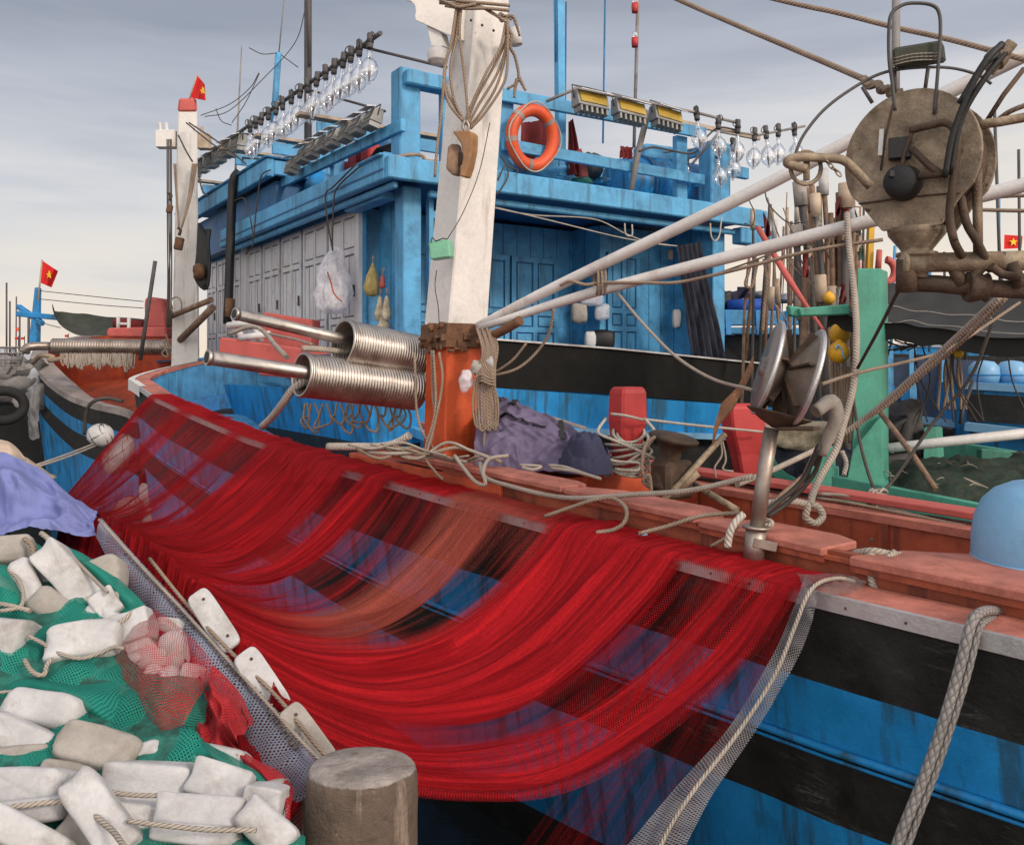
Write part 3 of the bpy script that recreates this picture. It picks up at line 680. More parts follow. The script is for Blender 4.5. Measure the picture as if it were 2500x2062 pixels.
cbb(ld, .40, .47, .0, .1, .2, 2.5); ld.build('ladder', M['cabin_blue'], boat2)
# roof: slab, deep fascia with a lower lip, undershelf
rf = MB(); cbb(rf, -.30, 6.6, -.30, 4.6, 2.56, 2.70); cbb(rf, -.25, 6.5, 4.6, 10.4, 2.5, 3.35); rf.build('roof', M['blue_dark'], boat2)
fa = MB(); cbb(fa, -.42, 6.95, -.42, -.30, 2.48, 2.78); cbb(fa, -.44, -.30, -.30, 7.6, 2.48, 2.84); cbb(fa, -.5, 7.0, -.30, .45, 2.785, 2.82)
fa.build('fascia', M['cabin_blue'], boat2, bevel=.02)
fl = MB(); cbb(fl, .3, 6.9, -.22, -.12, 2.34, 2.43); cbb(fl, -.2, 0.05, .3, 1.6, 2.35, 2.47); cbb(fl, 6.35, 7.25, -.36, -.12, 2.18, 2.46); cbb(fl, -.30, -.22, -.3, 7.5, 2.38, 2.475); fl.build('roof_beam', M['cabin_blue'], boat2, bevel=.02)
gr = MB(); cbb(gr, -.452, -.442, -.30, 7.55, 2.60, 2.625); gr.build('fascia_moulding', M['blue_dark'], boat2)
# upper tier, further along
ut = MB(); cbb(ut, .15, .25, 4.75, 10.4, 2.84, 3.45); ut.build('upper_wall', M['cabin_plank'], boat2)
uf = MB(); cbb(uf, -.50, -.36, 4.35, 11.2, 3.36, 3.68); cbb(uf, -.36, 3, 4.35, 4.47, 3.40, 3.66); cbb(uf, -.55, 3, 4.3, 11.25, 3.685, 3.72); uf.build('upper_fascia', M['cabin_blue'], boat2, bevel=.02)
# doors with raised stiles and sunk panels
def door(a, b0, b1, z0, z1, split=.62, name='door', mat='door_white', up=True):
    d = MB(); t = .045; w_ = b1 - b0; s_ = .085
    cbb(d, a - .02, a, b0, b1, z0, z1, 1)
    zs = [z0, lerp(z0, z1, .22), lerp(z0, z1, .70), z1]
    for bb in (b0, b1 - s_, (b0 + b1) / 2 - s_ / 2): cbb(d, a - t, a - .02, bb, bb + s_, z0, z1)
    for zz in (z0, zs[1], zs[2], z1 - s_): cbb(d, a - t + .001, a - .02, b0, b1, zz, zz + s_)
    cells = [(b0 + s_, (b0 + b1) / 2 - s_ / 2), ((b0 + b1) / 2 + s_ / 2, b1 - s_)]
    for c0, c1 in cells:
        for k, (za, zb) in enumerate(zip(zs, zs[1:])):
            za2, zb2 = za + s_ + .03, zb - .03 - (s_ if k == 2 else 0)
            if k == 1:
                m_ = (c0 + c1) / 2
                for e0, e1 in ((c0 + .03, m_ - .025), (m_ + .025, c1 - .03)): cbb(d, a - .036, a - .02, e0, e1, za2, zb2)
            else: cbb(d, a - .036, a - .02, c0 + .03, c1 - .03, za2, zb2)
    o = d.build(name, [M[mat], M['door_line']], boat2)
    if name == 'door': hd = MB(); hd.beam(CB(a - .07, b0 + .05, lerp(z0, z1, .40)), CB(a - .07, b0 + .05, lerp(z0, z1, .48)), .02, .03); hd.build('handle', M['rustdark'], o)
    return o
for b0, b1 in ((1.62, 2.75), (2.85, 3.95), (4.05, 5.1), (5.2, 6.2), (6.3, 7.2), (7.7, 8.6), (8.7, 9.5), (9.6, 10.4)): door(.055, b0, b1, .22, 2.42)
for b0, b1 in ((4.85, 5.6), (5.7, 6.4), (6.5, 7.1)): door(.145, b0, b1, 2.88, 3.34, name='upper_shutter')
gp = MB(); cbb(gp, .01, .06, 7.25, 7.65, .2, 2.5); gp.build('door_post', M['door_white'], boat2)
gp = MB(); cbb(gp, .0, .06, 1.52, 1.60, .2, 2.48); gp.build('door_post', M['door_white'], boat2)
def rdoor(b, a0, a1, z0, z1, mat='cabin_blue'):
    d = MB(); s_ = .09
    def bx(x0, x1, y0, y1, za, zb, mi=0): cbb(d, x0, x1, b - y1, b - y0, za, zb, mi)
    bx(a0, a1, 0, .02, z0, z1, 1); zs = [z0, lerp(z0, z1, .25), lerp(z0, z1, .42), z1]; mid = (a0 + a1) / 2
    for x in (a0, a1 - s_, mid - s_ / 2): bx(x, x + s_, .02, .05, z0, z1)
    for zz in (z0, zs[1], zs[2], z1 - s_): bx(a0, a1, .02, .051, zz, zz + s_)
    for c0, c1 in ((a0 + s_, mid - s_ / 2), (mid + s_ / 2, a1 - s_)):
        for k, (za, zb) in enumerate(zip(zs, zs[1:])): bx(c0 + .035, c1 - .035, .02, .04, za + s_ + .03, zb - .03 - (s_ if k == 2 else 0))
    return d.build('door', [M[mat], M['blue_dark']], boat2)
rdoor(1.89, .9, 1.9, .2, 1.95); rdoor(1.89, 2.0, 2.95, .2, 1.95); rdoor(1.89, 3.0, 4.0, .2, 1.95); rdoor(1.09, 4.5, 5.25, .2, 2.05)
# roof railing
rl = [("post", .62, .02, .72, .14, 4.0), ("post", 1.55, 0., 1.82, .12, 3.95), ("post", 5.15, .0, 5.4, .12, 3.95)]
for nm, a0, b0, a1, b1, z in rl: m = MB(); cbb(m, a0, a1, b0 + .0, b1, 2.82, z); m.build('railing_post', M['cabin_blue'], boat2, bevel=.01)
m = MB(); cbb(m, 5.95, 6.45, -.02, .30, 2.82, 3.98); m.build('corner_post', M['cabin_blue'], boat2, bevel=.02)
m = MB(); cbb(m, -.05, .27, 0, .3, 2.82, 4.12); m.build('corner_post', M['cabin_blue'], boat2, bevel=.02)
m = MB(); m.beam(PB(985, 190, .0), PB(1140, 222, .0), .26, .2); m.build('railing_head', M['cabin_blue'], boat2, bevel=.02)
m = MB(); m.beam(PB(1222, 231, -.06), PB(1722, 326, -.06), .07, .19); m.build('top_rail', M['cabin_blue'], boat2, bevel=.01)
m = MB(); m.beam(PB(1226, 352, -.07), PB(1718, 440, -.07), .07, .17); m.build('middle_rail', M['cabin_blue'], boat2, bevel=.01)
m = MB(); m.beam(PA(985, 305, -.06), PA(690, 447, -.06), .08, .17); m.build('middle_rail', M['cabin_blue'], boat2, bevel=.01)
m = MB(); cbb(m, 6.45, 6.95, .0, .1, 3.42, 3.62); m.build('rail_end', M['cabin_blue'], boat2, bevel=.01)
for b, zt in ((2.5, 3.95), (4.7, 4.1), (7.0, 4.35), (9.6, 4.2)):
    m = MB(); cbb(m, .0, .18, b, b + .16, 2.8 if b < 4.4 else 3.7, zt); cbb(m, 3.4, 3.58, b, b + .16, 2.8 if b < 4.4 else 3.7, zt); cbb(m, -.3, 6.3, b - .06, b, zt - .26, zt - .05); m.build('awning_frame', M['cabin_blue'], boat2, bevel=.01)
    m = MB(); cbb(m, -.6, 6.4, b - .1, b + .12, zt + .002, zt + .05); m.build('awning_batten', M['timber'], boat2)
for b in (.9, 3.6): m = MB(); cbb(m, 3.2, 6.2, b + 2, b + 2.08, 3.7, 3.9); cbb(m, 3.0, 6.4, b + 1.97, b + 2.12, 3.902, 3.94, 1); m.build('awning_batten', [M['cabin_blue'], M['timber']], boat2)
m = MB(); m.beam(CB(6.0, .3, 3.3), CB(6.0, 5, 3.3), .08, .16); m.beam(CB(6.0, .3, 3.85), CB(6.0, 5, 3.85), .08, .16); m.build('far_rail', M['cabin_blue'], boat2)
# masts, whips, exhaust
def pl(name, a, b, r, mat, n=8): m = MB(); m.tube([a, b], r, n); return m.build(name, M[mat], boat2)
mm = MB(); mm.beam(PB(1369, 430, .35), PB(1364, -60, .35), .11, .13); mm.build('signal_mast', M['cabin_blue'], boat2)
pl('whip_aerial', PB(1379, 380, .5), PB(1382, 5, .5), .014, 'blue_dark'); pl('whip_aerial', PB(1357, 150, .3), PB(1359, -50, .3), .016, 'blue_dark')
pl('whip_aerial', PB(1472, 350, 1.6), PB(1478, -60, 1.6), .017, 'hull_blue')
la = MB(); la.tube([PB(1548, 360, 1.0), PB(1559, -60, 1.0)], .03, 8); la = la.build('light_pole', M['grey'], boat2)
for y_ in (16, 100):
    m = MB(); m.lathe([(.055, -.08), (.06, 0), (.06, .08)], PB(1550, y_ + 4, .9), Z, 12); m.lathe([(.05, .08), (.055, .14), (.03, .19), (0, .2)], PB(1550, y_ + 4, .9), Z, 12, 1); m.build('signal_lamp', [M['redpaint'], M['glass']], la)
mm = MB(); mm.tube(PL((752, 420, 17.5), (752, -60, 17.5)), .075, 10); mm.tube(PL((756, 160, 17.4), (752, -60, 17.4)), .03, 8); mm.build('steel_mast', M['darkgrey'], boat2)
mm = MB(); mm.tube(PL((668, 300, 18), (680, 130, 18)), .065, 10); mm.build('aerial_mast', M['cabin_blue'], boat2); pl('whip_aerial', P(681, 130, 18), P(697, -40, 18), .014, 'grey')
mm = MB(); mm.tube(PL((568, 560, 19), (590, 112, 19)), [.03, .012], 6); mm.build('whip_aerial', M['grey'], boat2)
ex = MB(); ex.tube(PL((556, 790, 16.6), (566, 500, 16.8), (570, 440, 16.8), (585, 418, 16.8)), .085, 12, k=5); ex.build('exhaust_pipe', M['black'], boat2)
rp_ = MB(); rp_.tube(PL((560, 775, 16.55), (562, 730, 16.6)), .09, 12); rp_.build('exhaust_sleeve', M['rust_orange'], boat2)
# lamp booms
lb = MB(); ZA = (PA(929, 81, -.3), PA(453, 415, -.3)); lb.tube([ZA[0], ZA[1]], .032, 8); lb.build('lamp_boom', M['darkgrey'], boat2)
for t, a in ((.06, (1090, 165)), (.28, (940, 272)), (.62, (700, 330)), (.83, (690, 392))):
    m = MB(); m.tube([ZA[0].lerp(ZA[1], t), PA(a[0], a[1], .15)], .022, 6); m.build('boom_stay', M['darkgrey'], boat2)
lb2 = MB(); LB = [PB(1333, 248, -.25), PB(1408, 216, -.6), PB(1700, 275, -.6), PB(1800, 300, -.6)]; lb2.tube(LB, .025, 8); lb2.tube([PB(1690, 400, -.3), PB(1760, 318, -.5), PB(1850, 330, -.6), PB(1965, 308, -.7)], .022, 8)
lb2.tube([PB(1620, 372, .5), PB(1690, 365, .4)], .02, 6); lb2.build('lamp_boom', M['grey'], boat2)
m = MB(); m.beam(PB(1650, 296, .2), PB(1855, 338, -.4), .06, .07); m.build('boom_batten', M['timber'], boat2)
m = MB(); m.tube([PB(1540, 470, -.15), PB(1556, 380, -.2), PB(1583, 270, -.35)], .05, 8); m.build('boom_strut', M['grey'], boat2)
# ------------------------------------------------------------------ boat on the left with its bow towards us
boat0 = thing('fishing_boat', 'boat with grey rail, orange inside and red topped white mast, bow at left', 'boat', P(200, 1120, 19))
NR = PL((340, 1020, 16.2), (297, 1001, 16.6), (221, 984, 17.4), (166, 963, 18.2), (120, 930, 19.0), (92, 900, 19.6), (76, 874, 20.2))
FR = PL((82, 858, 20.9), (110, 842, 21.6), (170, 826, 22.3), (260, 812, 22.6), (360, 806, 22.0), (480, 812, 21))
NR = crom(NR, 4); FR = crom(FR, 4); ALL = NR + FR
h0 = MB(); DB = [0, .42, .70, 1.1, 3.4]
for i, p in enumerate(ALL):
    c = P(330, 900, 20.2); inn = V((c.x - p.x, c.y - p.y, 0)); inn.normalize()
    for dz in DB: h0.v.append(p + inn * (.14 * dz) - Z * dz * (1 + .12 * (i / len(ALL))))
for i in range(len(ALL) - 1):
    for j in range(4): h0.face((i * 5 + j, i * 5 + j + 1, (i + 1) * 5 + j + 1, (i + 1) * 5 + j), [0, 1, 0, 1][j], None, True)
h0.build('hull', [M['hull_black'], M['hull_blue']], boat0)
c0 = MB(); ii = MB(); cc = P(360, 900, 20.0)
for i, p in enumerate(ALL):
    inn = V((cc.x - p.x, cc.y - p.y, 0)).normalized()
    c0.v += [p - inn * .03 - Z * .1, p - inn * .03 + Z * .02, p + inn * .42 + Z * .02, p + inn * .42 - Z * .06]; ii.v += [p + inn * .41, p + inn * .44 - Z * 1.25]
for i in range(len(ALL) - 1):
    for j in range(3): c0.face((i * 4 + j, i * 4 + 4 + j, i * 4 + 5 + j, i * 4 + j + 1))
    ii.face((i * 2, i * 2 + 1, i * 2 + 3, i * 2 + 2))
c0.build('gunwale', M['greycap'], boat0); ii.build('bulwark', M['orange_in'], boat0)
m = MB(); m.prism([p - Z * 1.2 + (V((cc.x, cc.y, p.z)) - p) * .1 for p in ALL], (0, 0, -.1)); m.build('deck', M['orange_in'], boat0)
def roller0():
    a, b = P(128, 845, 18.3), P(415, 848, 18.6); ax = (b - a).normalized(); ln_ = (b - a).length; prof = []
    for i in range(44):
        for j in range(4): prof.append((.155 + .014 * math.sin(PI * j / 4), (i + j / 4) * ln_ / 44))
    m = MB(); m.lathe(prof, a, ax, 20); m = m.build('net_roller', M['steel'], boat0)
    t = MB(); t.tube(PL((62, 860, 18.0), (72, 846, 18.0), (130, 845, 18.3)), .09, 10, k=3); t.build('roller_pipe', M['steel'], m)
roller0()
m = MB(); m.hexa(PL((418, 900, 18), (487, 900, 18)) + [P(487, 900, 18.3), P(418, 900, 18.3)] + PL((434, 272, 18), (481, 272, 18)) + [P(481, 272, 18.3), P(434, 272, 18.3)])
mast0 = m.build('mast', M['white_mast'], boat0, bevel=.03)
m = MB(); m.hexa(PL((433, 273, 17.98), (482, 273, 17.98)) + [P(482, 273, 18.33), P(433, 273, 18.33)] + PL((437, 240, 17.98), (479, 240, 17.98)) + [P(479, 240, 18.33), P(437, 240, 18.33)]); m.build('mast_cap', M['fadered'], mast0, bevel=.04)
for x0, x1, y0, y1, mt in ((384, 432, 320, 362, 'white_mast'), (484, 513, 328, 365, 'timber')):
    m = MB(); m.beam(P(x0, (y0 + y1) / 2, 18.15), P(x1, (y0 + y1) / 2, 18.15), .22, (y1 - y0) / F * 18)
    for xx in ((392, 408) if x0 < 400 else (494,)): m.beam(P(xx, y0, 18.1), P(xx - 2, y0 - 20, 18.1), .06, .06, up=V((0, 1, 0)))
    m.build('mast_crosspiece', M[mt], mast0, bevel=.01)
m = MB(); m.prism(PL((258, 812, 18.9), (262, 800, 18.9), (405, 797, 18.9), (405, 824, 18.9), (262, 823, 18.9)), (.15, .5, 0)); m.build('winch_table', M['fadered'], boat0, bevel=.03)
m = MB(); m.prism(PL((352, 800, 19.2), (350, 745, 19.2), (352, 727, 19.2), (362, 724, 19.2), (388, 728, 19.2), (396, 738, 19.2), (405, 770, 19.2), (405, 800, 19.2)), (.1, .35, 0)); m.build('bow_post', M['fadered'], boat0, bevel=.04)
m = MB(); m.tube(PL((418, 772, 17.9), (515, 732, 16.8)), .06, 8); m.tube(PL((440, 830, 17.9), (520, 750, 16.8)), .07, 8); m.build('derrick', M['bamboo'], boat0)
pm = MB(); pm.tube(PL((342, 880, 17.6), (379, 637, 17.6)), .042, 8); pm.build('bamboo_pole', M['darkgrey'], boat0)
# ------------------------------------------------------------------ the red net hung from the near rail to the quay
def railY(px): return 4.555 / (.75 + (px - CX) / F)
DN = [(370, .9), (379, .55), (388, .08), (432, .1), (450, .6), (468, .3), (478, .05), (556, .08), (578, .7), (598, .12), (648, .10), (664, .85), (720, 1), (800, 1), (836, .75), (848, .05), (888, .08), (902, .8), (940, .8), (960, -.04), (1102, -.04), (1120, .3), (1175, .5), (1222, .35), (1238, -.05), (1338, -.05), (1366, .9), (1450, 1), (1600, 1), (1652, .92), (1674, -.06), (1788, -.04), (1802, .5), (1832, .35), (1842, .05), (1880, .08), (1896, .85), (1935, .75), (1948, .2), (1965, .0)]
PALE = [(1090, 0), (1110, .8), (1180, .75), (1300, .5), (1340, .15), (1370, 0)]
QT = [(0, (150, 1225, 5.5)), (.12, (250, 1262, 5.15)), (.25, (350, 1310, 4.95)), (.5, (480, 1420, 4.55)), (.75, (620, 1585, 4.1)), (.9, (700, 1720, 3.8)), (1, (770, 1850, 3.6))]
MT = [(0, (262, 1092)), (.06, (330, 1140)), (.13, (400, 1215)), (.25, (575, 1318)), (.38, (730, 1420)), (.5, (880, 1505)), (.62, (1015, 1590)), (.75, (1150, 1700)), (.88, (1290, 1800)), (1, (1430, 1885))]
RT = [(0, (110, 1330)), (.25, (285, 1440)), (.5, (405, 1560)), (.75, (545, 1730)), (1, (640, 1960))]
def tabv(tab, s):
    for (a, x), (b, y) in zip(tab, tab[1:]):
        if s <= b: k = (s - a) / (b - a); return tuple(lerp(p, q_, k) for p, q_ in zip(x, y))
    return tab[-1][1]
def pileY(px, py): return 2.9 + (2062 - py) / 752 * 1.7
NS, NT = 560, 84
def red_layer(name, dpt, seed, dmul, parent, jit, dsub=0.):
    m = MB(); dens = []; pale = []; uvs = {}
    ug = [0.0]; prev = None
    for i in range(NS + 1):
        px = 372 + 1593 * i / NS; g = near(railY(px))
        if prev is not None: ug.append(ug[-1] + (g - prev).length)
        prev = g
    for i in range(NS + 1):
        s = i / NS; px = 372 + 1593 * s; y = railY(px); u = ug[i]
        px2 = px + jit * nz3(u * 1.3, seed)
        g = near(railY(px2))
        q_ = tabv(QT, s); mm = tabv(MT, s); r_ = tabv(RT, s)
        Q = P(*q_); mY = lerp(y, q_[2], .52); Mv = P(mm[0] + 26 * nz3(u * 1.6, seed + 3) * min(1, s * 3), mm[1] + 26 * nz3(u * 1.1, seed + 5) * min(1, s * 3), mY); Cv = 2 * Mv - .5 * (g + Q)
        Rv = P(r_[0], r_[1], pileY(*r_) + .02)
        d0 = interp(DN, px2)
        pl_ = interp(PALE, px2)
        f1 = nz3(u * 2.3, seed); f2 = nz3(u * 7.5, seed + 9); f3 = nz3(u * 21, seed + 17)
        gcl = g - N1 * (.018 + dpt) + Z * .014
        for j in range(NT + 1):
            t = -.13 + (1.34 + .13) * j / NT
            if t < 0:
                k = -t / .13; w_ = (.30 + .07 * f1 + .05 * f2) * k
                p = g + N1 * (w_ - .016 * (1 - k) - dpt * (1 - k)) + Z * (.014 + (.03 * max(0, f1 + .2) + .022 * abs(f2)) * min(1, 3 * k) * (1 if k < .95 else .3)); dd = max(d0 if k < .12 else 0, .8 + .25 * f2 - .2 * (k > .9))
            elif t <= 1:
                p = gcl * (1 - t) ** 2 + Cv * 2 * t * (1 - t) + Q * t * t
                am = .13 * f1 + .07 * f2 + .028 * f3; e = smooth(t / .12) * (1 - .45 * smooth((t - .6) / .4))
                p = p + V((am * e * .25, -am * e * .8 + dpt * e * .6, -am * e * .55)) + Z * (.05 * nz3(u * 3, t * 3, seed) * e)
                n2 = nz3(u * 5.0, t * 1.2, seed + 2)
                tg = (.50 if d0 < .3 else .72) + .35 * f2 + .25 * nz3(u * 1.7, t * .8, seed + 6) + .2 * f3
                if s > .93: tg *= max(0., 1 - (s - .93) / .07 * .9)
                dd = lerp(d0, max(d0 * .7, tg), smooth((t - .42) / .5)) + .28 * n2 * smooth(t / .2)
            else:
                k = (t - 1) / .34; p = Q.lerp(Rv, k) - Z * (.16 * math.sin(PI * k)) + V((0, -.05 * f1, .05 * f2)); dd = .75 + .4 * nz3(u * 4, k * 2, seed + 31)
            m.v.append(p); dens.append(max(-.35, min(1, dd * dmul - dsub))); pale.append(pl_ * (1 if t < .5 else 1 - smooth((t - .5) / .4)) if t > -.05 else pl_ * .6)
    W = NT + 1
    for i in range(NS):
        for j in range(NT):
            k = i * W + j; a, b = ug[i] * .85, ug[i + 1] * .85; c, d = j / NT * 3.6, (j + 1) / NT * 3.6
            m.face((k, k + W, k + W + 1, k + 1), 0, ((a, c), (b, c), (b, d), (a, d)), True)
    m.col = {'dens': dens, 'pale': pale}
    return m.build(name, M['red_net'], parent)
net = thing('fishing_net', 'huge red fishing net draped from the near boat rail down to the quay', 'fishing net', near(6.15))
red_layer('outer_layer', 0.0, 3.1, 1.0, net, 14)
red_layer('inner_layer', -.05, 40.7, .75, net, 30, .28)
sl = MB(); NU, NV = 90, 60; dl_ = []; pv = []
for i in range(NU + 1):
    u = i / NU; g = near(railY(lerp(1800, 1974, u))) - N1 * .016 + Z * .012; Bq = P(lerp(1240, 1655, u), 2110, lerp(4.35, 3.82, u)); Mq = P(lerp(1500, 1815, u), lerp(1765, 1775, u), lerp(4.45, 4.0, u)); Cq = 2 * Mq - .5 * (g + Bq)
    for j in range(NV + 1):
        v = j / NV; p = g * (1 - v) ** 2 + Cq * 2 * v * (1 - v) + Bq * v * v; p = p + V((0, -.05 * nz3(u * 5, v * 2, 3) * smooth(v * 4), .03 * nz3(u * 9, v * 2, 8)))
        sl.v.append(p); dl_.append(-.155 - .09 * (1 - u) + .13 * nz3(u * 5, v * 1.5, 12) + (.12 if u < .8 else .12 - .8 * (u - .8)) + .15 * (1 - smooth(u * 4)) * 0); pv.append(0)
for i in range(NU):
    for j in range(NV): k = i * (NV + 1) + j; a, b, c, d = i / NU * .9, (i + 1) / NU * .9, j / NV * 1.6, (j + 1) / NV * 1.6; sl.face((k, k + NV + 1, k + NV + 2, k + 1), 0, ((a, c), (b, c), (b, d), (a, d)), True)
sl.col = {'dens': dl_, 'pale': pv}; sl.build('sheer_layer', M['red_net'], net)
# grey net and its rope at the right end of the red net
def patch(top, bot, nu, nv, bulge=0., nzs=0., seed=0., sx=1., sy=1., dens=0., curl=0.):
    """net or cloth stretched between two edges given as photo points with distances"""
    m = MB(); A = crom([P(*p) for p in top], 6); B = crom([P(*p) for p in bot], 6); dl = []
    def at(L_, t):
        x = t * (len(L_) - 1); i = min(int(x), len(L_) - 2); return L_[i].lerp(L_[i + 1], x - i)
    la = sum((a - b).length for a, b in zip(A, A[1:])); lb = (at(A, .5) - at(B, .5)).length
    def fn(u, v):
        p = at(A, u).lerp(at(B, u), v); b = bulge * math.sin(PI * v) * math.sin(PI * min(1, max(0, u)) * .9 + .15)
        n = nzs * (nz3(u * la * 6 + seed, v * lb * 6, seed) + .5 * nz3(u * la * 15, v * lb * 15, seed + 4)); return p + V((0, -b - n, b * .7 + n * .7))
    m.grid(fn, nu, nv, uvf=lambda u, v: (u * la * sx, v * lb * sy))
    m.col = {'dens': [max(0, min(1, dens + .25 * nz3(v.x * 8, v.y * 8, v.z * 8))) if dens >= 0 else 0 for v in m.v]}
    return m
def P3(pts, f): return [(x, y, f(x, y)) for x, y in pts]
gn = patch([(1965, 1405, 4.17), (1905, 1560, 4.12), (1790, 1760, 4.0), (1650, 1920, 3.9), (1520, 2075, 3.8)], [(2005, 1440, 4.07), (1955, 1590, 4.05), (1850, 1775, 3.97), (1745, 1930, 3.88), (1660, 2085, 3.8)], 90, 24, .02, .03, 3., dens=.16)
gn.thing('fishing_net', 'narrow strip of grey netting hanging over the hull right of the red net', 'fishing net', M['net_grey'])
gn = patch([(1935, 1400, 4.33), (2000, 1398, 4.38), (2060, 1405, 4.36), (2115, 1420, 4.30)], [(1968, 1420, 4.16), (2008, 1448, 4.08), (2040, 1452, 4.08), (2095, 1448, 4.16)], 30, 14, .03, .05, 8., dens=-1)
gn.thing('fishing_net', 'small brown grey net end lying on the pink rail right of the red net', 'fishing net', M['net_grey'])
def rope(label, pts, r, mat='rope', name='rope', cat='rope', group=None, n=8, k=6):
    m = MB(); m.tube(pts, r, n, k=k); return m.thing(name, label, cat, M[mat], group)
rope('pale rope edging the grey net strip, hanging down from the pink rail', PL((2085, 1418, 4.28), (2045, 1411, 4.2), (2000, 1422, 4.1), (1970, 1455, 4.05), (1940, 1530, 4.02), (1890, 1650, 3.97), (1800, 1790, 3.9), (1700, 1920, 3.82), (1640, 2010, 3.78), (1600, 2090, 3.74)), .0095, 'rope_pale')
def dbl(o): return [p + V(o) for p in BR]
BR = PL((2462, 1500, 3.95), (2440, 1492, 3.86), (2410, 1490, 3.70), (2385, 1500, 3.58), (2368, 1530, 3.52), (2345, 1620, 3.50), (2310, 1740, 3.49), (2262, 1880, 3.48), (2205, 2020, 3.47), (2180, 2090, 3.46))
rt = thing('mooring_rope', 'thick grey braided rope doubled over the pink rail at lower right', 'rope', BR[3])
m = MB(); m.tube(BR, .021, 10, k=6); m.build('strand', M['rope_braid'], rt)
BR2 = PL((2470, 1512, 3.93), (2430, 1508, 3.80), (2398, 1520, 3.62), (2384, 1552, 3.54), (2362, 1640, 3.51), (2328, 1750, 3.50), (2284, 1880, 3.49), (2232, 2015, 3.48), (2205, 2090, 3.47))
m = MB(); m.tube(BR2, .016, 10, k=6); m.build('strand', M['rope_braid'], rt)
m = MB(); m.ball(P(1570, 1304, 5.2), (.028, .014, .009)); m.thing('net_float', 'tiny blue float lying on the red net at the rail', 'float', M['paleblue'])
# ------------------------------------------------------------------ pile of foam floats and nets on the quay
def mz(x, y):
    zt = interp([(2.2, .05), (2.5, .42), (2.9, .66), (4.6, 1.36), (5.1, 1.36), (5.7, .3), (6.0, .02)], y)
    edge = -.80 - (y - 3.27) * .98; k = smooth((edge + .10 - x) / .42); k2 = smooth((x + 3.9) / .9)
    return max(.005, zt * k * k2 + .05 * nz3(x * 4, y * 4) * k)
hp = MB(); hp.grid(lambda u, v: V((lerp(-6.2, -.3, u), lerp(2.15, 6.1, v), mz(lerp(-6.2, -.3, u), lerp(2.15, 6.1, v)))), 90, 70)
M['netheap'] = paint('netheap', (0.02, 0.15, 0.115), 0.95, var=0.7, vs=12, dirt=(0.02, 0.03, 0.026), damt=0.6, ds=7, bump=1.0, bs=70)
hp.f_keep = [i for i, f in enumerate(hp.f) if max(hp.v[k].z for k in f) > .03]
for at_ in ('f', 'm', 'uv', 'sm'): setattr(hp, at_, [getattr(hp, at_)[i] for i in hp.f_keep])
HPR = thing('net_pile', 'heap of old dark green nets under the white foam floats', 'net pile', V((-2.2, 4.2, 0)))
hp.build('heap', M['netheap'], HPR)
h2_ = MB(); h2_.grid(lambda u, v: V((lerp(-4.6, -.3, u), lerp(2.2, 5.2, v), mz(lerp(-4.6, -.3, u), lerp(2.2, 5.2, v)) - .005 + .045 * nz3(u * 26, v * 20, 2) + .02 * abs(nz3(u * 60, v * 50, 9)))), 150, 110, uvf=lambda u, v: (u * 4.3, v * 3.4))
kp = [i for i, f in enumerate(h2_.f) if max(h2_.v[k].z for k in f) > .12]
for at_ in ('f', 'm', 'uv', 'sm'): setattr(h2_, at_, [getattr(h2_, at_)[i] for i in kp])
h2_.col = {'dens': [max(0, .05 + .5 * nz3(v.x * 3, v.y * 3, 5)) for v in h2_.v]}
h2_.build('draped_net', M['net_green'], HPR)
UU = V((0, .42, .9)).normalized(); RR = V((1, 0, 0))
def cA(x, y): return (x / 2.893, 1000 + y / 2.893)
def cB_(x, y): return (x / 2.893, 1462 + y / 2.893)
GF = 'foam floats heaped on the quay'
def ffloat(px, py, ln_, wd, ang, label, dY=0., th=None, e=.32, mat='foam', yaw=0., roll=0., dent=.12, name='foam_float', group=GF, holes=None):
    Y = pileY(px, py) - .05 + dY; sc_ = Y / F; a = math.radians(ang)
    e1 = RR * math.cos(a) + UU * math.sin(a); e2 = -RR * math.sin(a) + UU * math.cos(a); e3 = e1.cross(e2)
    Mx = Matrix((e1, e2, e3)).transposed() @ Matrix.Rotation(yaw, 3, 'Y') @ Matrix.Rotation(roll, 3, 'X')
    b = MB(); L_ = ln_ * sc_ / 2 * 1.07; W_ = wd * sc_ / 2 * 1.16; T_ = 1.3 * (th or wd * .8) * sc_ / 2
    b.ball(P(px, py, Y), (L_, W_, T_), Mx, e, 28, 16, 0, dent, R.random() * 50)
    return b.thing(name, label, 'float', M[mat], group)
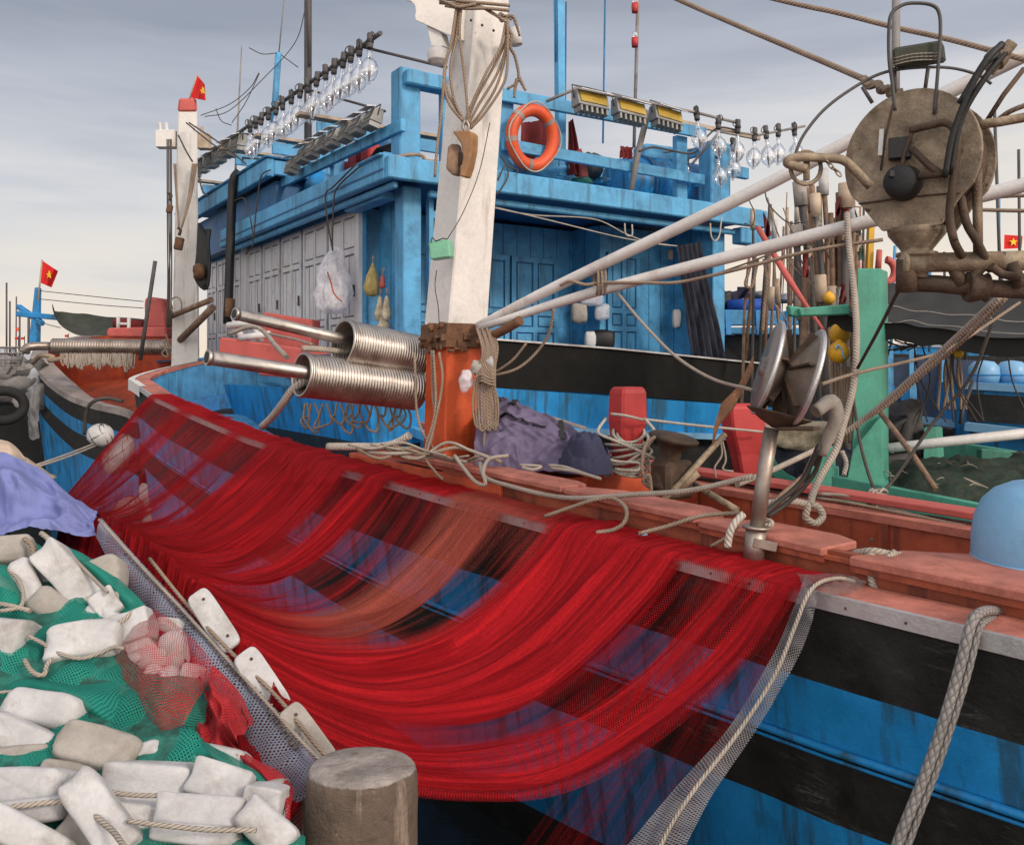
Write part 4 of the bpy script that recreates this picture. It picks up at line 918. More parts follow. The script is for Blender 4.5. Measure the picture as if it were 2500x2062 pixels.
FL = [
 (173, 1408, 185, 62, -43, 'long thick white foam block at the top of the float pile', 0, 80, .2),
 (261, 1477, 66, 52, -50, 'small white block just below the lower end of the long top block', .02, 50, .25),
 (68, 1425, 120, 50, -58, 'curved white float standing on end at upper left, net stitched on it', 0, 60, .5),
 (38, 1345, 78, 60, 8, 'grey white float directly under the blue purple tarp at left', .03, 60, .5),
 (128, 1482, 100, 60, -28, 'shaded grey green float lying behind the curved upright float', .06, 60, .5),
 (22, 1565, 100, 88, -8, 'white block float cut by the left edge, beside the hollowed float', -.02, 80, .25),
 (212, 1580, 160, 82, 9, 'hollowed white float with a rope across it, mid pile', -.02, 90, .35),
 (324, 1533, 92, 66, 17, 'blocky white float with red stitched rope on its upper edge', 0, 60, .2),
 (117, 1737, 198, 74, -8, 'large smooth oblong white float below the long green net', -.03, 90, .45),
 (62, 1800, 175, 66, -20, 'white float sloping down right under the large oblong float', 0, 80, .3),
 (242, 1832, 190, 82, -13, 'white float with a cut top edge, below the green net corner', -.03, 80, .35),
 (356, 1838, 72, 40, 24, 'short pointed white float wedged right of the cut float', 0, 50, .5),
 (62, 1848, 175, 58, 4, 'dirty flat float under the sloping float at left', .05, 70, .4),
 (178, 1889, 140, 56, -5, 'dull grey float half hidden below the cut float', .05, 60, .3),
 (370, 1900, 200, 66, -3, 'long white float above the middle rope, in the lower row', 0, 80, .28),
 (540, 1915, 140, 72, -14, 'angular white float at the right end of the upper lower row', -.01, 70, .2),
 (72, 1921, 195, 74, 0, 'broad white float above the thick rope at lower left', -.02, 90, .3),
 (70, 1978, 175, 52, 6, 'white float directly under the thick rope at lower left', 0, 70, .35),
 (648, 1956, 90, 66, -8, 'square white float beside the concrete bollard', 0, 70, .2),
 (335, 1984, 130, 44, -4, 'narrow white float between the two lower ropes', .02, 60, .3),
 (500, 1985, 208, 62, -3, 'long bright white float in the lower row above the bottom rope', -.02, 80, .25),
 (252, 1996, 225, 82, -43, 'thick white float lying diagonally under the curved rope at the bottom', -.04, 90, .28),
 (350, 1955, 185, 34, -1, 'thin slab of white float just behind the middle rope', .05, 40, .3),
 (480, 2037, 205, 40, -4, 'slim white float along the bottom rope', .02, 60, .35),
 (655, 2022, 140, 70, -36, 'worn white float sloping down next to the bollard foot', -.01, 70, .3),
 (70, 2045, 210, 66, -24, 'wide float at the bottom left corner', 0, 80, .35)]
for (px, py, ln_, wd, ang, lab, dY, th, e) in FL: ffloat(px, py, ln_, wd, ang, lab, dY, th, e, 'foam_old_and_shaded' if any(q_ in lab for q_ in ('dirty', 'dull', 'shaded', 'grey white', 'cut top')) else 'foam', yaw=R.uniform(-.15, .15), roll=R.uniform(-.35, .15))  # the shaded float has its shade put into the colour, via the old foam
GR = 'foam floats caught in the red net'
for (px, py, ln_, wd, ang, lab, dY) in (
 (412, 1527, 64, 34, -8, 'flat white float end at the top of the red net bag', .10), (424, 1590, 92, 56, -78, 'egg shaped white float seen through the red net', .08),
 (362, 1610, 92, 46, 6, 'oblong white float seen through the red net, left of the egg shaped one', .08), (310, 1618, 70, 28, 30, 'thin white float at the left corner of the red net bag', .06),
 (420, 1660, 44, 62, 20, 'rounded grey float low in the red net bag, on the left', .10), (466, 1650, 52, 52, -20, 'rounded grey float low in the red net bag, on the right', .10),
 (370, 1655, 60, 40, 60, 'dim float deep in the red and green netting', .12)):
    ffloat(px, py, ln_, wd, ang, lab, dY, None, .55, 'foam', group=GR)
rf_ = random.Random(3); fill = []
for i in range(34):
    py = rf_.uniform(1400, 2050); pxm = interp([(1300, 150), (1500, 330), (1700, 400), (1850, 560), (2060, 680)], py); px = rf_.uniform(0, pxm)
    if any(abs(px - a) < 60 and abs(py - b) < 34 for a, b in fill): continue
    fill.append((px, py)); ffloat(px, py, rf_.uniform(120, 190), rf_.uniform(50, 78), rf_.uniform(-40, 30), 'white foam float sunk among the nets behind the front floats', .13, 70, .35, 'foam_old_and_shaded' if i % 2 else 'foam', group='half buried foam floats')
# netting over the pile
def pd(off): return lambda x, y: pileY(x, y) + off
NG = 'green nets between the floats'
def gnet(top, bot, lab, off=-.07, bul=.05, nu=26, nv=14, mat='net_green', dens=.12, g=NG, nzs=.02):
    patch(P3(top, pd(off)), P3(bot, pd(off)), nu, nv, bul, nzs, R.random() * 9, dens=dens).thing('fishing_net', lab, 'fishing net', M[mat], g)
gnet([(128, 1316), (190, 1345), (255, 1385), (320, 1440), (360, 1482)], [(118, 1335), (170, 1372), (225, 1412), (275, 1460), (320, 1510)], 'rolled green net along the right edge of the long top block', .0, .06, 40, 14, dens=.3)
gnet([(-10, 1375), (15, 1380), (38, 1392)], [(-10, 1478), (25, 1480), (60, 1470)], 'green net patch at the left edge by the upright float', -.1, .06, 18, 18)
gnet([(40, 1530), (100, 1512), (165, 1515), (205, 1535)], [(60, 1640), (95, 1650), (120, 1600), (140, 1570)], 'green net between the two floats left of the hollowed float', -.02, .05)
gnet([(-10, 1690), (50, 1660), (120, 1655), (200, 1662), (260, 1655), (310, 1640)], [(-10, 1720), (60, 1712), (150, 1725), (230, 1760), (310, 1800), (395, 1812)], 'long green net hanging over the large oblong float', -.05, .10, 50, 26, dens=.16)
gnet([(345, 1862), (420, 1825), (484, 1805), (560, 1842), (640, 1890), (672, 1922)], [(350, 1885), (430, 1872), (500, 1868), (560, 1885), (610, 1905), (668, 1935)], 'green net band along the right edge of the lower floats', -.03, .06, 50, 14, dens=.2)
gnet([(300, 1995), (400, 2010), (520, 2020), (640, 2030)], [(310, 2080), (420, 2080), (540, 2080), (650, 2080)], 'green net at the bottom between the lowest floats', .0, .02)
gnet([(280, 1490), (330, 1480), (380, 1560)], [(270, 1580), (330, 1600), (380, 1590)], 'green net under the blocky stitched float', .0, .02)
gnet([(-10, 1585), (60, 1600), (130, 1600)], [(-10, 1680), (70, 1672), (150, 1650)], 'dark gap of green net above the large oblong float', .03, .02)
gnet([(640, 2005), (700, 2020), (745, 2040)], [(640, 2080), (690, 2080), (745, 2085)], 'scrap of green net at the foot of the bollard', -.02, .03)
gnet([(360, 1480), (400, 1500), (450, 1540), (500, 1590), (532, 1640)], [(270, 1630), (310, 1690), (345, 1740), (385, 1800), (425, 1822)], 'fine red net bag stretched over a cluster of floats', -.06, .16, 44, 40, 'net_redfine', .02, 'red nets on the quay', .015)
gnet([(300, 1650), (380, 1640), (460, 1650), (528, 1650)], [(345, 1745), (380, 1790), (430, 1820), (500, 1760)], 'green meshes showing under the red net bag', .02, .10, 30, 24, 'net_green', .0)
gnet([(525, 1630), (560, 1660), (590, 1700), (612, 1752)], [(480, 1800), (520, 1820), (560, 1840), (590, 1850)], 'bright red bunched net right of the red net bag', .04, .14, 60, 60, 'net_redfine', .45, 'red nets on the quay', .14)
gnet([(560, 1810), (620, 1850), (680, 1880), (720, 1925)], [(620, 1895), (665, 1925), (690, 1960), (708, 2020)], 'red and pink net edge beside the bollard', .0, .05, 24, 20, 'net_redfine', .35, 'red nets on the quay', .03)
# ropes threaded through the floats
def pr(label, pts, fn, r, mat='rope_pale', off=-.165, group='ropes threaded through the floats'):
    q2 = []
    for x, y in pts: a, b = fn(x, y); q2.append(P(a, b, pileY(a, b) + off))
    rope(label, q2, r, mat, group=group)
pr('thick white rope curving down across the diagonal float at bottom left', [(-40, 1475), (150, 1460), (300, 1440), (420, 1430), (520, 1432), (620, 1480), (720, 1570), (800, 1640), (890, 1760)], cB_, .0095)
pr('pale rope along the underside of the long white float in the lower row', [(480, 1320), (620, 1328), (700, 1345), (850, 1372), (1000, 1385), (1240, 1385), (1410, 1385)], cB_, .0085)
pr('pale rope along the very bottom floats, ending near the bollard', [(900, 1565), (1100, 1590), (1300, 1612), (1500, 1628), (1810, 1630)], cB_, .0085)
pr('rope lashed across the hollowed float', [(200, 260), (300, 310), (380, 365), (500, 410), (600, 415), (720, 375), (800, 340), (880, 350)], cB_, .0085)
pr('short wrapped rope loop in the green net left of the hollowed float', [(175, 430), (215, 500), (270, 535), (315, 525), (330, 470), (360, 425)], cB_, .010)
pr('pale rope end at the left edge above the block float', [(-20, 1365), (100, 1388), (215, 1418)], cA, .011)
pr('frayed rope hanging beside the float under the tarp', [(170, 910), (225, 960), (240, 1050)], cA, .012, 'rope')
pr('rope tied round the top of the long thick block', [(290, 870), (335, 905), (350, 935), (385, 950)], cA, .013)
pr('stitched rope over the large oblong float', [(-20, 660), (100, 650), (300, 648), (440, 660), (620, 705)], cB_, .007, off=-.15)
pr('red stitched rope along the blocky float', [(790, 1545), (850, 1500), (900, 1460), (945, 1420)], cA, .010, 'rope_pale')
pr('rope stitched along the curved upright float', [(60, 1130), (130, 1200), (165, 1300), (140, 1390), (0, 1420)], cA, .009)
pr('net rope stitched along the long thick block', [(440, 985), (560, 1090), (660, 1190), (760, 1290)], cA, .008, off=-.17)
# headline: blue grey net roll with a pale rope and flat foam plates
HLc = [(238, 1272, 4.98), (330, 1375, 4.72), (430, 1480, 4.45), (530, 1590, 4.18), (640, 1712, 3.92), (740, 1822, 3.66), (815, 1895, 3.5)]
patch([(x + 10, y - 8, d - .06) for x, y, d in HLc], [(235, 1310, 4.9), (292, 1415, 4.62), (385, 1530, 4.35), (478, 1660, 4.05), (560, 1770, 3.82), (640, 1880, 3.6), (725, 1960, 3.45)], 80, 14, .04, .015, 2., dens=.12).thing('fishing_net', 'blue grey net strip running from the tarp down to the bollard', 'fishing net', M['net_blue'])
patch([(560, 1745, 3.86), (620, 1795, 3.76), (690, 1860, 3.62), (740, 1925, 3.5)], [(505, 1770, 3.9), (570, 1880, 3.72), (650, 1960, 3.55), (735, 2050, 3.42)], 30, 18, .03, .03, 5., dens=.25).thing('fishing_net', 'purplish red net bunched between the headline and the bollard', 'fishing net', M['net_redfine'])
rope('pale headline rope running down from the tarp corner to the bollard', [P(x + 4, y - 4, d - .12) for x, y, d in HLc], .008, 'rope_pale')
rope('second grey rope twisted beside the pale headline', [P(x + 26 + 10 * math.sin(i * 1.9), y - 12, d - .10) for i, (x, y, d) in enumerate(HLc[1:], 1)], .009, 'rope')
HLV = crom([P(x + 2, y + 8, d - .10) for x, y, d in HLc], 10)
lac = MB(); pts = []
for i in range(0, 260):
    t = .12 + .70 * i / 260; x = t * (len(HLV) - 1); k = int(x); p = HLV[k].lerp(HLV[k + 1], x - k); pts.append(p + V((.022 * math.sin(i * 1.15), -.012 * math.cos(i * 1.15), .022 * math.sin(i * 1.15))))
lac.tube(pts, .0045, 4); lac.thing('cord', 'fine pale lacing wound along the headline net', 'cord', M['rope_pale'])
def plate(px, py, ln_, wd, ang, Y, label, mat):
    a = math.radians(ang); U3 = V((0, .55, .83)).normalized(); e1 = RR * math.cos(a) + U3 * math.sin(a); e2 = -RR * math.sin(a) + U3 * math.cos(a); e3 = e1.cross(e2)
    Mx = Matrix((e1, e2, e3)).transposed(); s_ = Y / F; r = thing('foam_float', label, 'float', P(px, py, Y), 'flat foam plates on the headline')
    b = MB(); n = 32; poly = []
    for i in range(n):
        t = 2 * PI * i / n; c, s2 = math.cos(t), math.sin(t); poly.append(P(px, py, Y) + Mx @ V((math.copysign(abs(c) ** .28, c) * ln_ * s_ / 2, math.copysign(abs(s2) ** .45, s2) * wd * s_ / 2, -.014)))
    b.prism(poly, e3 * .028); b.build('plate', M[mat], r, bevel=.006)
    for t in (-.33, .33):
        h = MB(); h.lathe([(.0075, 0), (.0075, .003)], P(px, py, Y) + Mx @ V((t * ln_ * s_, .12 * wd * s_, .0145)), e3, 10); h.build('lacing_hole', M['rustdark'], r)
plate(522, 1513, 178, 58, -50, 4.22, 'clean white foam plate on the headline, uppermost of the three plates', 'foam')
plate(640, 1662, 182, 66, -50, 3.92, 'spotted white foam plate on the headline, middle of the three plates', 'foam')
plate(752, 1798, 182, 66, -48, 3.66, 'dirty brownish foam plate on the headline, just behind the bollard', 'foam_old_and_shaded')
# ------------------------------------------------------------------ bollard, tarp, things behind it
bo = thing('bollard', 'weathered stubby concrete bollard on the quay in the foreground', 'bollard', V(((885 - CX) / F * 3.2, 3.2, 0)))
tp = P(885, 1868, 3.2); ax = V((.0, .06, 1)).normalized()
m = MB(); m.lathe([(.207, -.95), (.204, -.7), (.202, -.5), (.204, -.35), (.200, -.2), (.202, -.1), (.199, -.03), (.194, -.008)], tp, ax, 64, wob=.05); m.build('shaft', M['bollard'], bo)
m = MB(); m.lathe([(.194, -.008), (.184, .001), (.12, .006), (.06, .002), (.0, .003)], tp, ax, 64, wob=.05); m.build('top', M['bollard_top'], bo)
TT = [(-70, 1092), (0, 1112), (55, 1128), (110, 1160), (170, 1206), (215, 1240), (241, 1254)]; TB = [(-70, 1335), (0, 1330), (50, 1312), (100, 1300), (150, 1304), (195, 1312), (233, 1310)]
tm = MB(); TTv = crom([P(x, y, 5.55 - .0016 * max(0, x)) for x, y in TT], 8); TBv = crom([P(x, y, 4.78 + .0005 * max(0, x)) for x, y in TB], 8)
def tf(u, v):
    x = u * (len(TTv) - 1); i = min(int(x), len(TTv) - 2)
    a = TTv[i].lerp(TTv[i + 1], x - i); b = TBv[i].lerp(TBv[i + 1], x - i)
    v = v * 1.35 - .35
    if v < 0: return a + V((.1 * v, -v * 1.6, v * 1.5))
    p = a.lerp(b, v); wv = .020 * (1 - abs(nz3(u * 3 + v * 1.5, v * 2.2, 21)) * 3.2) + .006 * (1 - abs(nz3(u * 8, v * 6 + u * 4, 33)) * 3) + .05 * nz3(u * 4 + v, v * 3.5, 1) + .03 * math.sin(14 * math.hypot(u * 1.6 - .55, v - .5)) * math.exp(-3 * abs(u - .4)) + .014 * nz3(u * 12, v * 10, 7); bl = .16 * math.sin(PI * min(1, v * 1.0)) * (1 - .6 * u)
    hem = .008 * nz3(u * 22, 3) * smooth((v - .85) / .15)
    return p + V((0, -wv - bl * .6, wv + bl * .55 + hem))
tm.grid(tf, 140, 90); tm.thing('tarpaulin', 'creased blue purple tarp covering the top of the float pile at left', 'tarpaulin', M['tarp'])
m = patch([(-20, 1075, 6.3), (30, 1083, 6.3), (60, 1115, 6.25), (100, 1140, 6.2), (138, 1160, 6.1)], [(-20, 1140, 6.0), (30, 1135, 6.0), (60, 1140, 6.0), (100, 1165, 6.0), (136, 1172, 6.0)], 30, 12, .05, .06, 4., dens=-1)
m.thing('cardboard_sheet', 'crumpled brown sheet behind the blue purple tarp', 'sheet', M['timber'])
for k, (pts, lab) in enumerate((([(88, 1135, 6.2), (160, 1110, 7.0), (232, 1082, 8.5)], 'upper of two thin ropes from the brown sheet to the white fender'), ([(95, 1138, 6.2), (165, 1115, 7.0), (235, 1087, 8.5)], 'lower of two thin ropes from the brown sheet to the white fender'))):
    rope(lab, PL(*pts), .008, 'rope_white')
# white fenders between the hulls, seen past the red net
for px, py, Y, rx, rz, ang, lab in ((245, 1062, 9.3, .13, .12, .3, 'white ball fender hanging between the hulls left of the red net'), (290, 1108, 11.0, .16, .27, .45, 'long netted white fender behind the edge of the red net'), (303, 1270, 8.2, .15, .24, .5, 'dirty white float behind the red net near the tarp corner')):
    r = thing('fender', lab, 'fender', P(px, py, Y)); m = MB(); m.ball(P(px, py, Y), (rx, rx, rz), Matrix.Rotation(ang, 3, 'Y'), .9, 20, 14, 0, .05, px); m.build('body', M['foam'], r)
    for k in range(9):
        m = MB(); t0 = k * PI / 4.5; m.tube([P(px, py, Y) + Matrix.Rotation(ang, 3, 'Y') @ V((rx * 1.02 * math.cos(a) * math.cos(t0 + a * (1 if k % 2 else -1)), rx * 1.02 * math.cos(a) * math.sin(t0 + a * (1 if k % 2 else -1)), rz * 1.02 * math.sin(a))) for a in [-1.4 + 2.8 * i / 14 for i in range(15)]], .0045, 4); m.build('net_cord', M['rope_dark'], r)
    continue
    m = MB(); g = [P(px, py, Y) + Matrix.Rotation(ang, 3, 'Y') @ V((math.cos(t) * rx * 1.03 * math.cos(.9 * math.sin(t * 3)), math.sin(t) * rx * 1.03 * math.cos(.9 * math.sin(t * 3)), rz * 1.03 * math.sin(.9 * math.sin(t * 3)))) for t in [2 * PI * i / 60 for i in range(60)]]
    m.tube(g, .006, 5, closed=True); m.build('netting', M['rope_dark'], r)
# ------------------------------------------------------------------ hauling gear on the near boat
HW = thing('net_hauler', 'rusty line hauler with two tilted steel discs on a shiny post', 'net hauler', P(1838, 1375, 4.75))
m = MB(); m.tube([P(1838, 1385, 4.75), P(1846, 1288, 4.75)], .056, 16); m.tube([P(1846, 1290, 4.75), P(1846.5, 1283, 4.75)], .074, 16); m.build('post_sleeve', M['steel'], HW)
m = MB(); m.tube(PL((1843, 1330, 4.75), (1862, 1180, 4.75), (1884, 1045, 4.75)), .040, 16); m.build('post', M['steel'], HW)
m = MB(); m.box(P(1868, 1330, 4.70), (.13, .02, .05), Matrix.Rotation(.22, 3, 'Y')); m.build('post_clamp', M['steel'], HW, bevel=.004)
axd = V((.93, -.12, -.28)).normalized()
m = MB(); m.lathe([(.02, .0), (.09, .03), (.17, .075), (.175, .085), (.09, .05), (0, .03)], P(1893, 1045, 4.75), V((.25, 0, 1)), 24); m.build('bowl_bracket', M['rustdark'], HW)
m = MB(); m.beam(P(1905, 1045, 4.72), P(1996, 1046, 4.6), .10, .02); m.beam(P(1905, 1042, 4.75), P(1930, 940, 4.8), .10, .09); m.build('arm', M['rustdark'], HW, bevel=.006)
for (px, py, Y, sg, nm) in ((1872, 897, 4.80, -1, 'disc'), (1972, 922, 4.68, 1, 'disc')):
    c = P(px, py, Y); a = axd * sg
    m = MB(); m.lathe([(.0, .035), (.05, .035), (.06, .012), (.24, .012), (.254, .0), (.254, -.02), (.235, -.022), (.06, -.11), (.05, -.12), (0, -.12)], c, a, 40); ds = m.build(nm, M['steel'], HW)
    m = MB(); aa = a.orthogonal().normalized(); bb = a.cross(aa)
    m.tube([c - a * .004 + (aa * math.cos(t) + bb * math.sin(t)) * .255 for t in [2 * PI * i / 40 for i in range(40)]], .012, 8, closed=True); m.build('rim', M['alu'], ds)
    for k in range(6):
        t = 2 * PI * k / 6; d = aa * math.cos(t) + bb * math.sin(t); m = MB(); m.beam(c - a * .10 + d * .05, c - a * .035 + d * .23, .012, .05, up=a); m.build('vane', M['rustdark'], ds)
m = MB(); m.tube([P(1872, 897, 4.80), P(1972, 922, 4.68)], .06, 14); m.build('hub', M['rustdark'], HW)
m = MB(); m.tube(PL((1990, 1005, 4.75), (2030, 980, 4.8), (2042, 1020, 4.82), (2025, 1060, 4.85), (2008, 1110, 4.9)), [.036, .042, .04, .034, .024], 10, k=5); m.build('wrapped_fitting', M['foam_old_and_shaded'], HW)
for pts, r in ((((2000, 1085, 4.85), (1960, 1170, 4.9), (1900, 1225, 4.9), (1850, 1265, 4.85)), .015), (((2010, 1090, 4.88), (1985, 1160, 4.95), (1925, 1225, 4.95), (1872, 1262, 4.9)), .013)):
    m = MB(); m.tube(PL(*pts), r, 8, k=5); m.build('hydraulic_hose', M['hose'], HW)
rope('pale braided line tied round the foot of the disc hauler post', PL((1815, 1255, 4.72), (1795, 1275, 4.7), (1782, 1300, 4.7), (1776, 1335, 4.7)), .02, 'rope_white')
# power block: big drum hauler on pipes at the right
PBK = thing('power_block', 'big rusty steel drum hauler carried on dark pipes at upper right', 'net hauler', P(2215, 640, 4.2))
axp = V((.66, .75, .0)).normalized(); xp = V((.75, -.66, 0)).normalized(); c0_ = P(2222, 385, 4.2)
S2 = 4.2 / F
def fp(x, y, k=0.): return c0_ + xp * (x * S2 * .96) - Z * (y * S2) + axp * k
face = [fp(167 * math.cos(math.radians(a)), -167 * math.sin(math.radians(a))) for a in range(-28, 209, 6)] + [fp(-128, 98), fp(-70, 172), fp(72, 172), fp(118, 108)]
m = MB(); m.prism(face, axp * .02); m.build('face_plate', M['rusty'], PBK, bevel=.004)
for pts_ in ([fp(-128, 98, -.004), fp(0, 96, -.004), fp(118, 100, -.004)], [fp(-40, -140, -.004), fp(-60, -60, -.004), fp(-72, 20, -.004)]): m = MB(); m.tube(pts_, .005, 6, k=3); m.build('weld_seam', M['rustdark'], PBK)
m = MB(); m.prism([p + axp * .023 + (c0_ - p) * .10 for p in face], axp * .22); m.build('drum', M['rustdark'], PBK)
m = MB(); m.prism([p + axp * .25 for p in face], axp * .02); m.build('back_plate', M['rusty'], PBK, bevel=.004)
m = MB(); cn = fp(0, 172, .1)
m.lathe([(.135, .0), (.13, -.03), (.075, -.10), (.07, -.115), (.095, -.118), (.095, -.135), (.055, -.14), (.05, -.24)], cn + V((0, 0, .01)), Z, 28); m.build('swivel_neck', M['rusty'], PBK)
m = MB(); m.tube(PL((2206, 642, 4.25), (2320, 640, 4.2), (2780, 630, 3.97)), .047, 16); m.lathe([(.0, -.01), (.055, 0), (.055, .02)], P(2200, 642, 4.25), V((1, 0, 0)), 16); m.build('carrying_pipe', M['rusty'], PBK)
m = MB(); m.tube(PL((2195, 690, 4.3), (2290, 693, 4.25), (2380, 702, 4.2), (2780, 722, 3.97)), .042, 16); m.lathe([(.07, 0), (.075, .02), (.06, .075), (.07, .09), (.045, .10)], P(2360, 700, 4.2), V((1, -.1, -.05)), 18); m.build('carrying_pipe', M['rustdark'], PBK)
for a_, b_, r_ in (((2215, 632, 4.25), (2213, 712, 4.28), .05), ((2330, 655, 4.2), (2345, 695, 4.2), .03), ((2470, 640, 4.1), (2490, 700, 4.1), .03), ((2400, 650, 4.15), (2360, 690, 4.2), .025)): m = MB(); m.tube(PL(a_, b_), r_, 12); m.build('pipe_link', M['rustdark'], PBK)
m = MB(); m.lathe([(.08, .02), (.085, -.02), (.075, -.09), (.03, -.10), (0, -.10)], fp(-12, 62, 0), axp, 24); m.box(fp(-28, 44, -.10), (.03, .02, .035)); m.box(fp(-20, -22, -.03), (.10, .06, .10), Matrix.Rotation(-.43, 3, 'Z')); m.build('hydraulic_motor', M['black'], PBK, bevel=.004)
m = MB(); m.tube([fp(8, -60, -.05), fp(50, -62, -.06), fp(95, -62, -.05), fp(118, -20, -.06), fp(112, 60, -.06), fp(100, 150, -.05), fp(110, 215, -.05)], .018, 10, k=5); m.tube([fp(30, 55, -.06), fp(90, 58, -.06), fp(118, 40, -.06)], .016, 8); m.tube([fp(12, -15, -.05), fp(62, 40, -.06), fp(95, 62, -.06)], .016, 8, k=3); m.tube([fp(14, -58, -.05), fp(-6, -5, -.05), fp(-10, 30, -.06)], .011, 8, k=3); m.build('motor_pipe', M['rustdark'], PBK)
for k, (pts, r) in enumerate((([fp(105, 60, -.07), fp(130, -60, -.08), fp(180, -150, -.06), (fp(225, -215, 0))], .014), ([fp(95, 70, -.09), fp(118, -40, -.10), fp(170, -160, -.09), fp(205, -205, -.03)], .014), ([fp(130, -95, -.10), fp(185, -185, -.08), fp(212, -225, -.02)], .016))):
    m = MB(); m.tube(pts, r, 10, k=6); m.build('hydraulic_hose', M['black'], PBK)
m = MB(); m.tube([fp(180, -170, .0), fp(232, -228, .0)], .026, 14); m.lathe([(.05, 0), (.05, .05), (.03, .055)], fp(190, -190, .0), V((.6, 0, .75)), 14); m.build('hose_union', M['rusty'], PBK, bevel=.003)
m = MB(); m.tube([P(2500, 168, 4.2), P(2450, 232, 4.2), P(2400, 310, 4.25)], .012, 8); m.build('guy_bar', M['rustdark'], PBK)
m = MB(); m.tube(PL((2388, 620, 4.15), (2386, 345, 4.15), (2400, 312, 4.15), (2440, 298, 4.1), (2780, 270, 3.97), (2790, 560, 3.97)), .022, 10, k=5); m.build('bent_pipe', M['rusty'], PBK)
for pts in (((2345, 480, 4.1), (2360, 545, 4.1), (2385, 590, 4.1), (2420, 660, 4.15)), ((2318, 540, 4.1), (2330, 590, 4.1), (2348, 625, 4.15)), ((2420, 650, 4.1), (2450, 670, 4.1), (2500, 678, 4.0))):
    m = MB(); m.tube(PL(*pts), .02, 8, k=5); m.build('hydraulic_hose', M['rustdark'], PBK)
m = MB(); m.tube([P(2780, 560, 3.97), V((P(2780, 560, 3.97).x, 3.97, 1.33))], .06, 14); m.build('support_post', M['rusty'], PBK)
# wire guard, lever, padded handle
m = MB(); m.tube([fp(-175, -90, .08), fp(-215, -20, .06), fp(-282, 5, .02)] if 0 else PL((1940, 380, 4.2), (1962, 330, 4.2), (2010, 270, 4.2), (2075, 220, 4.2), (2150, 180, 4.2), (2230, 166, 4.2), (2320, 166, 4.2), (2390, 184, 4.2), (2420, 205, 4.2)), .0075, 8, k=5); m.tube(PL((2105, 212, 4.2), (2130, 252, 4.2)), .009, 6); m.build('wire_guard', M['darkgrey'], PBK)
m = MB(); m.tube(PL((2125, 440 - 175, 4.12), (2180, 245, 4.12)), .002, 5); 
m = MB(); m.tube(PL((2185, 270, 4.12), (2178, 200, 4.12), (2171, 150, 4.12), (2170, 80, 4.12), (2176, 35, 4.12), (2205, 12, 4.12), (2240, 8, 4.12), (2275, 13, 4.12), (2292, 30, 4.12), (2296, 75, 4.12), (2290, 170, 4.12), (2281, 278, 4.12)), .0085, 8, k=5); m.tube(PL((2266, 165, 4.2), (2258, 222, 4.2)), .009, 6); m.tube(PL((2184, 165, 4.22), (2184, 225, 4.22)), .009, 6); m.build('wire_loop', M['darkgrey'], PBK)
m = MB(); e = [P(2178, 117, 4.15), P(2180, 165, 4.15), P(2195, 172, 4.35), P(2190, 128, 4.4)]; m.prism(e, V((.235, 0, .038))); hd = m.build('padded_roller', M['green_dark'] if 0 else M['olive'], PBK, bevel=.012)
for y_ in (138, 146, 154): m = MB(); m.tube(PL((2178, y_ + 6, 4.14), (2230, y_ - 6, 4.13), (2288, y_ - 8, 4.14)), .003, 5, k=3); m.build('lashing', M['rope_pale'], hd)
m = MB(); m.tube(PL((2125, 455, 4.1), (2092, 420, 4.1), (2060, 392, 4.1), (2020, 386, 4.1), (1960, 384, 4.1), (1930, 388, 4.1), (1922, 398, 4.1), (1940, 405, 4.1), (1968, 412, 4.1)), .021, 10, k=5); m.build('lever', M['rusty'], PBK)
m = MB(); cc_ = P(1969, 409, 4.13); m.tube([cc_ + V((math.cos(t) * .071, .01, math.sin(t) * .076)) for t in [2 * PI * i / 28 for i in range(28)]], .0105, 8, closed=True); m.tube(PL((1969, 380, 4.13), (1969, 440, 4.13)), .016, 8); m.build('lever_ring', M['rusty'], PBK)
for i in range(4): m = MB(); cc_ = P(2020 + i * 9, 396 + i * 9, 4.1); a = V((1, 0, -.8)).normalized() if i % 2 else V((.8, .5, -.6)).normalized(); b = V((0, 0, 1)) if i % 2 else V((0, 1, .2)); m.tube([cc_ + a * math.cos(t) * .018 + b * math.sin(t) * .011 for t in [2 * PI * k / 14 for k in range(14)]], .004, 6, closed=True); m.build('chain_link', M['steel'], PBK)
m = MB(); m.beam(fp(-68, -80, -.012), fp(-72, -15, -.012), .02, .008, up=axp); m.build('lever_blade', M['gauge_white'], PBK)
m = MB(); m.tube([P(2188, -40, 5.0), P(2186, 225, 4.7)], .022, 10); m.build('hanger_bar', M['grey'], PBK)
# long lines to the drum hauler
rope('upper stay rope crossing behind the drum hauler to the right edge', PL((1225, -170, 7.5), (1860, -10, 6.5), (2042, 31, 6.2), (2180, 66, 6.0), (2320, 97, 5.7), (2520, 150, 5.3), (2900, 245, 4.8)), .018, 'rope')
rope('lower stay rope running down to the top of the drum hauler', PL((1220, -195, 7.5), (1630, -12, 6.2), (1800, 62, 5.6), (1980, 138, 5.0), (2110, 194, 4.5), (2168, 222, 4.3)), .016, 'rope')
rope('knotted rope end tied to the drum hauler top', PL((2108, 190, 4.45), (2120, 210, 4.42), (2145, 205, 4.42), (2150, 222, 4.4), (2170, 216, 4.38), (2175, 232, 4.36), (2205, 224, 4.34)), .02, 'rope')
for pts, lab in ((((2420, 482, 6.4), (2480, 478, 6.3), (2560, 478, 6.2)), 'short rope right of the drum hauler, upper of two'), (((2385, 512, 6.4), (2460, 514, 6.3), (2560, 516, 6.2)), 'short rope right of the drum hauler, lower of two'), (((2440, 290, 4.6), (2475, 268, 4.5), (2560, 238, 4.4)), 'rope along the bent pipe at the right edge')): rope(lab, PL(*pts), .014)
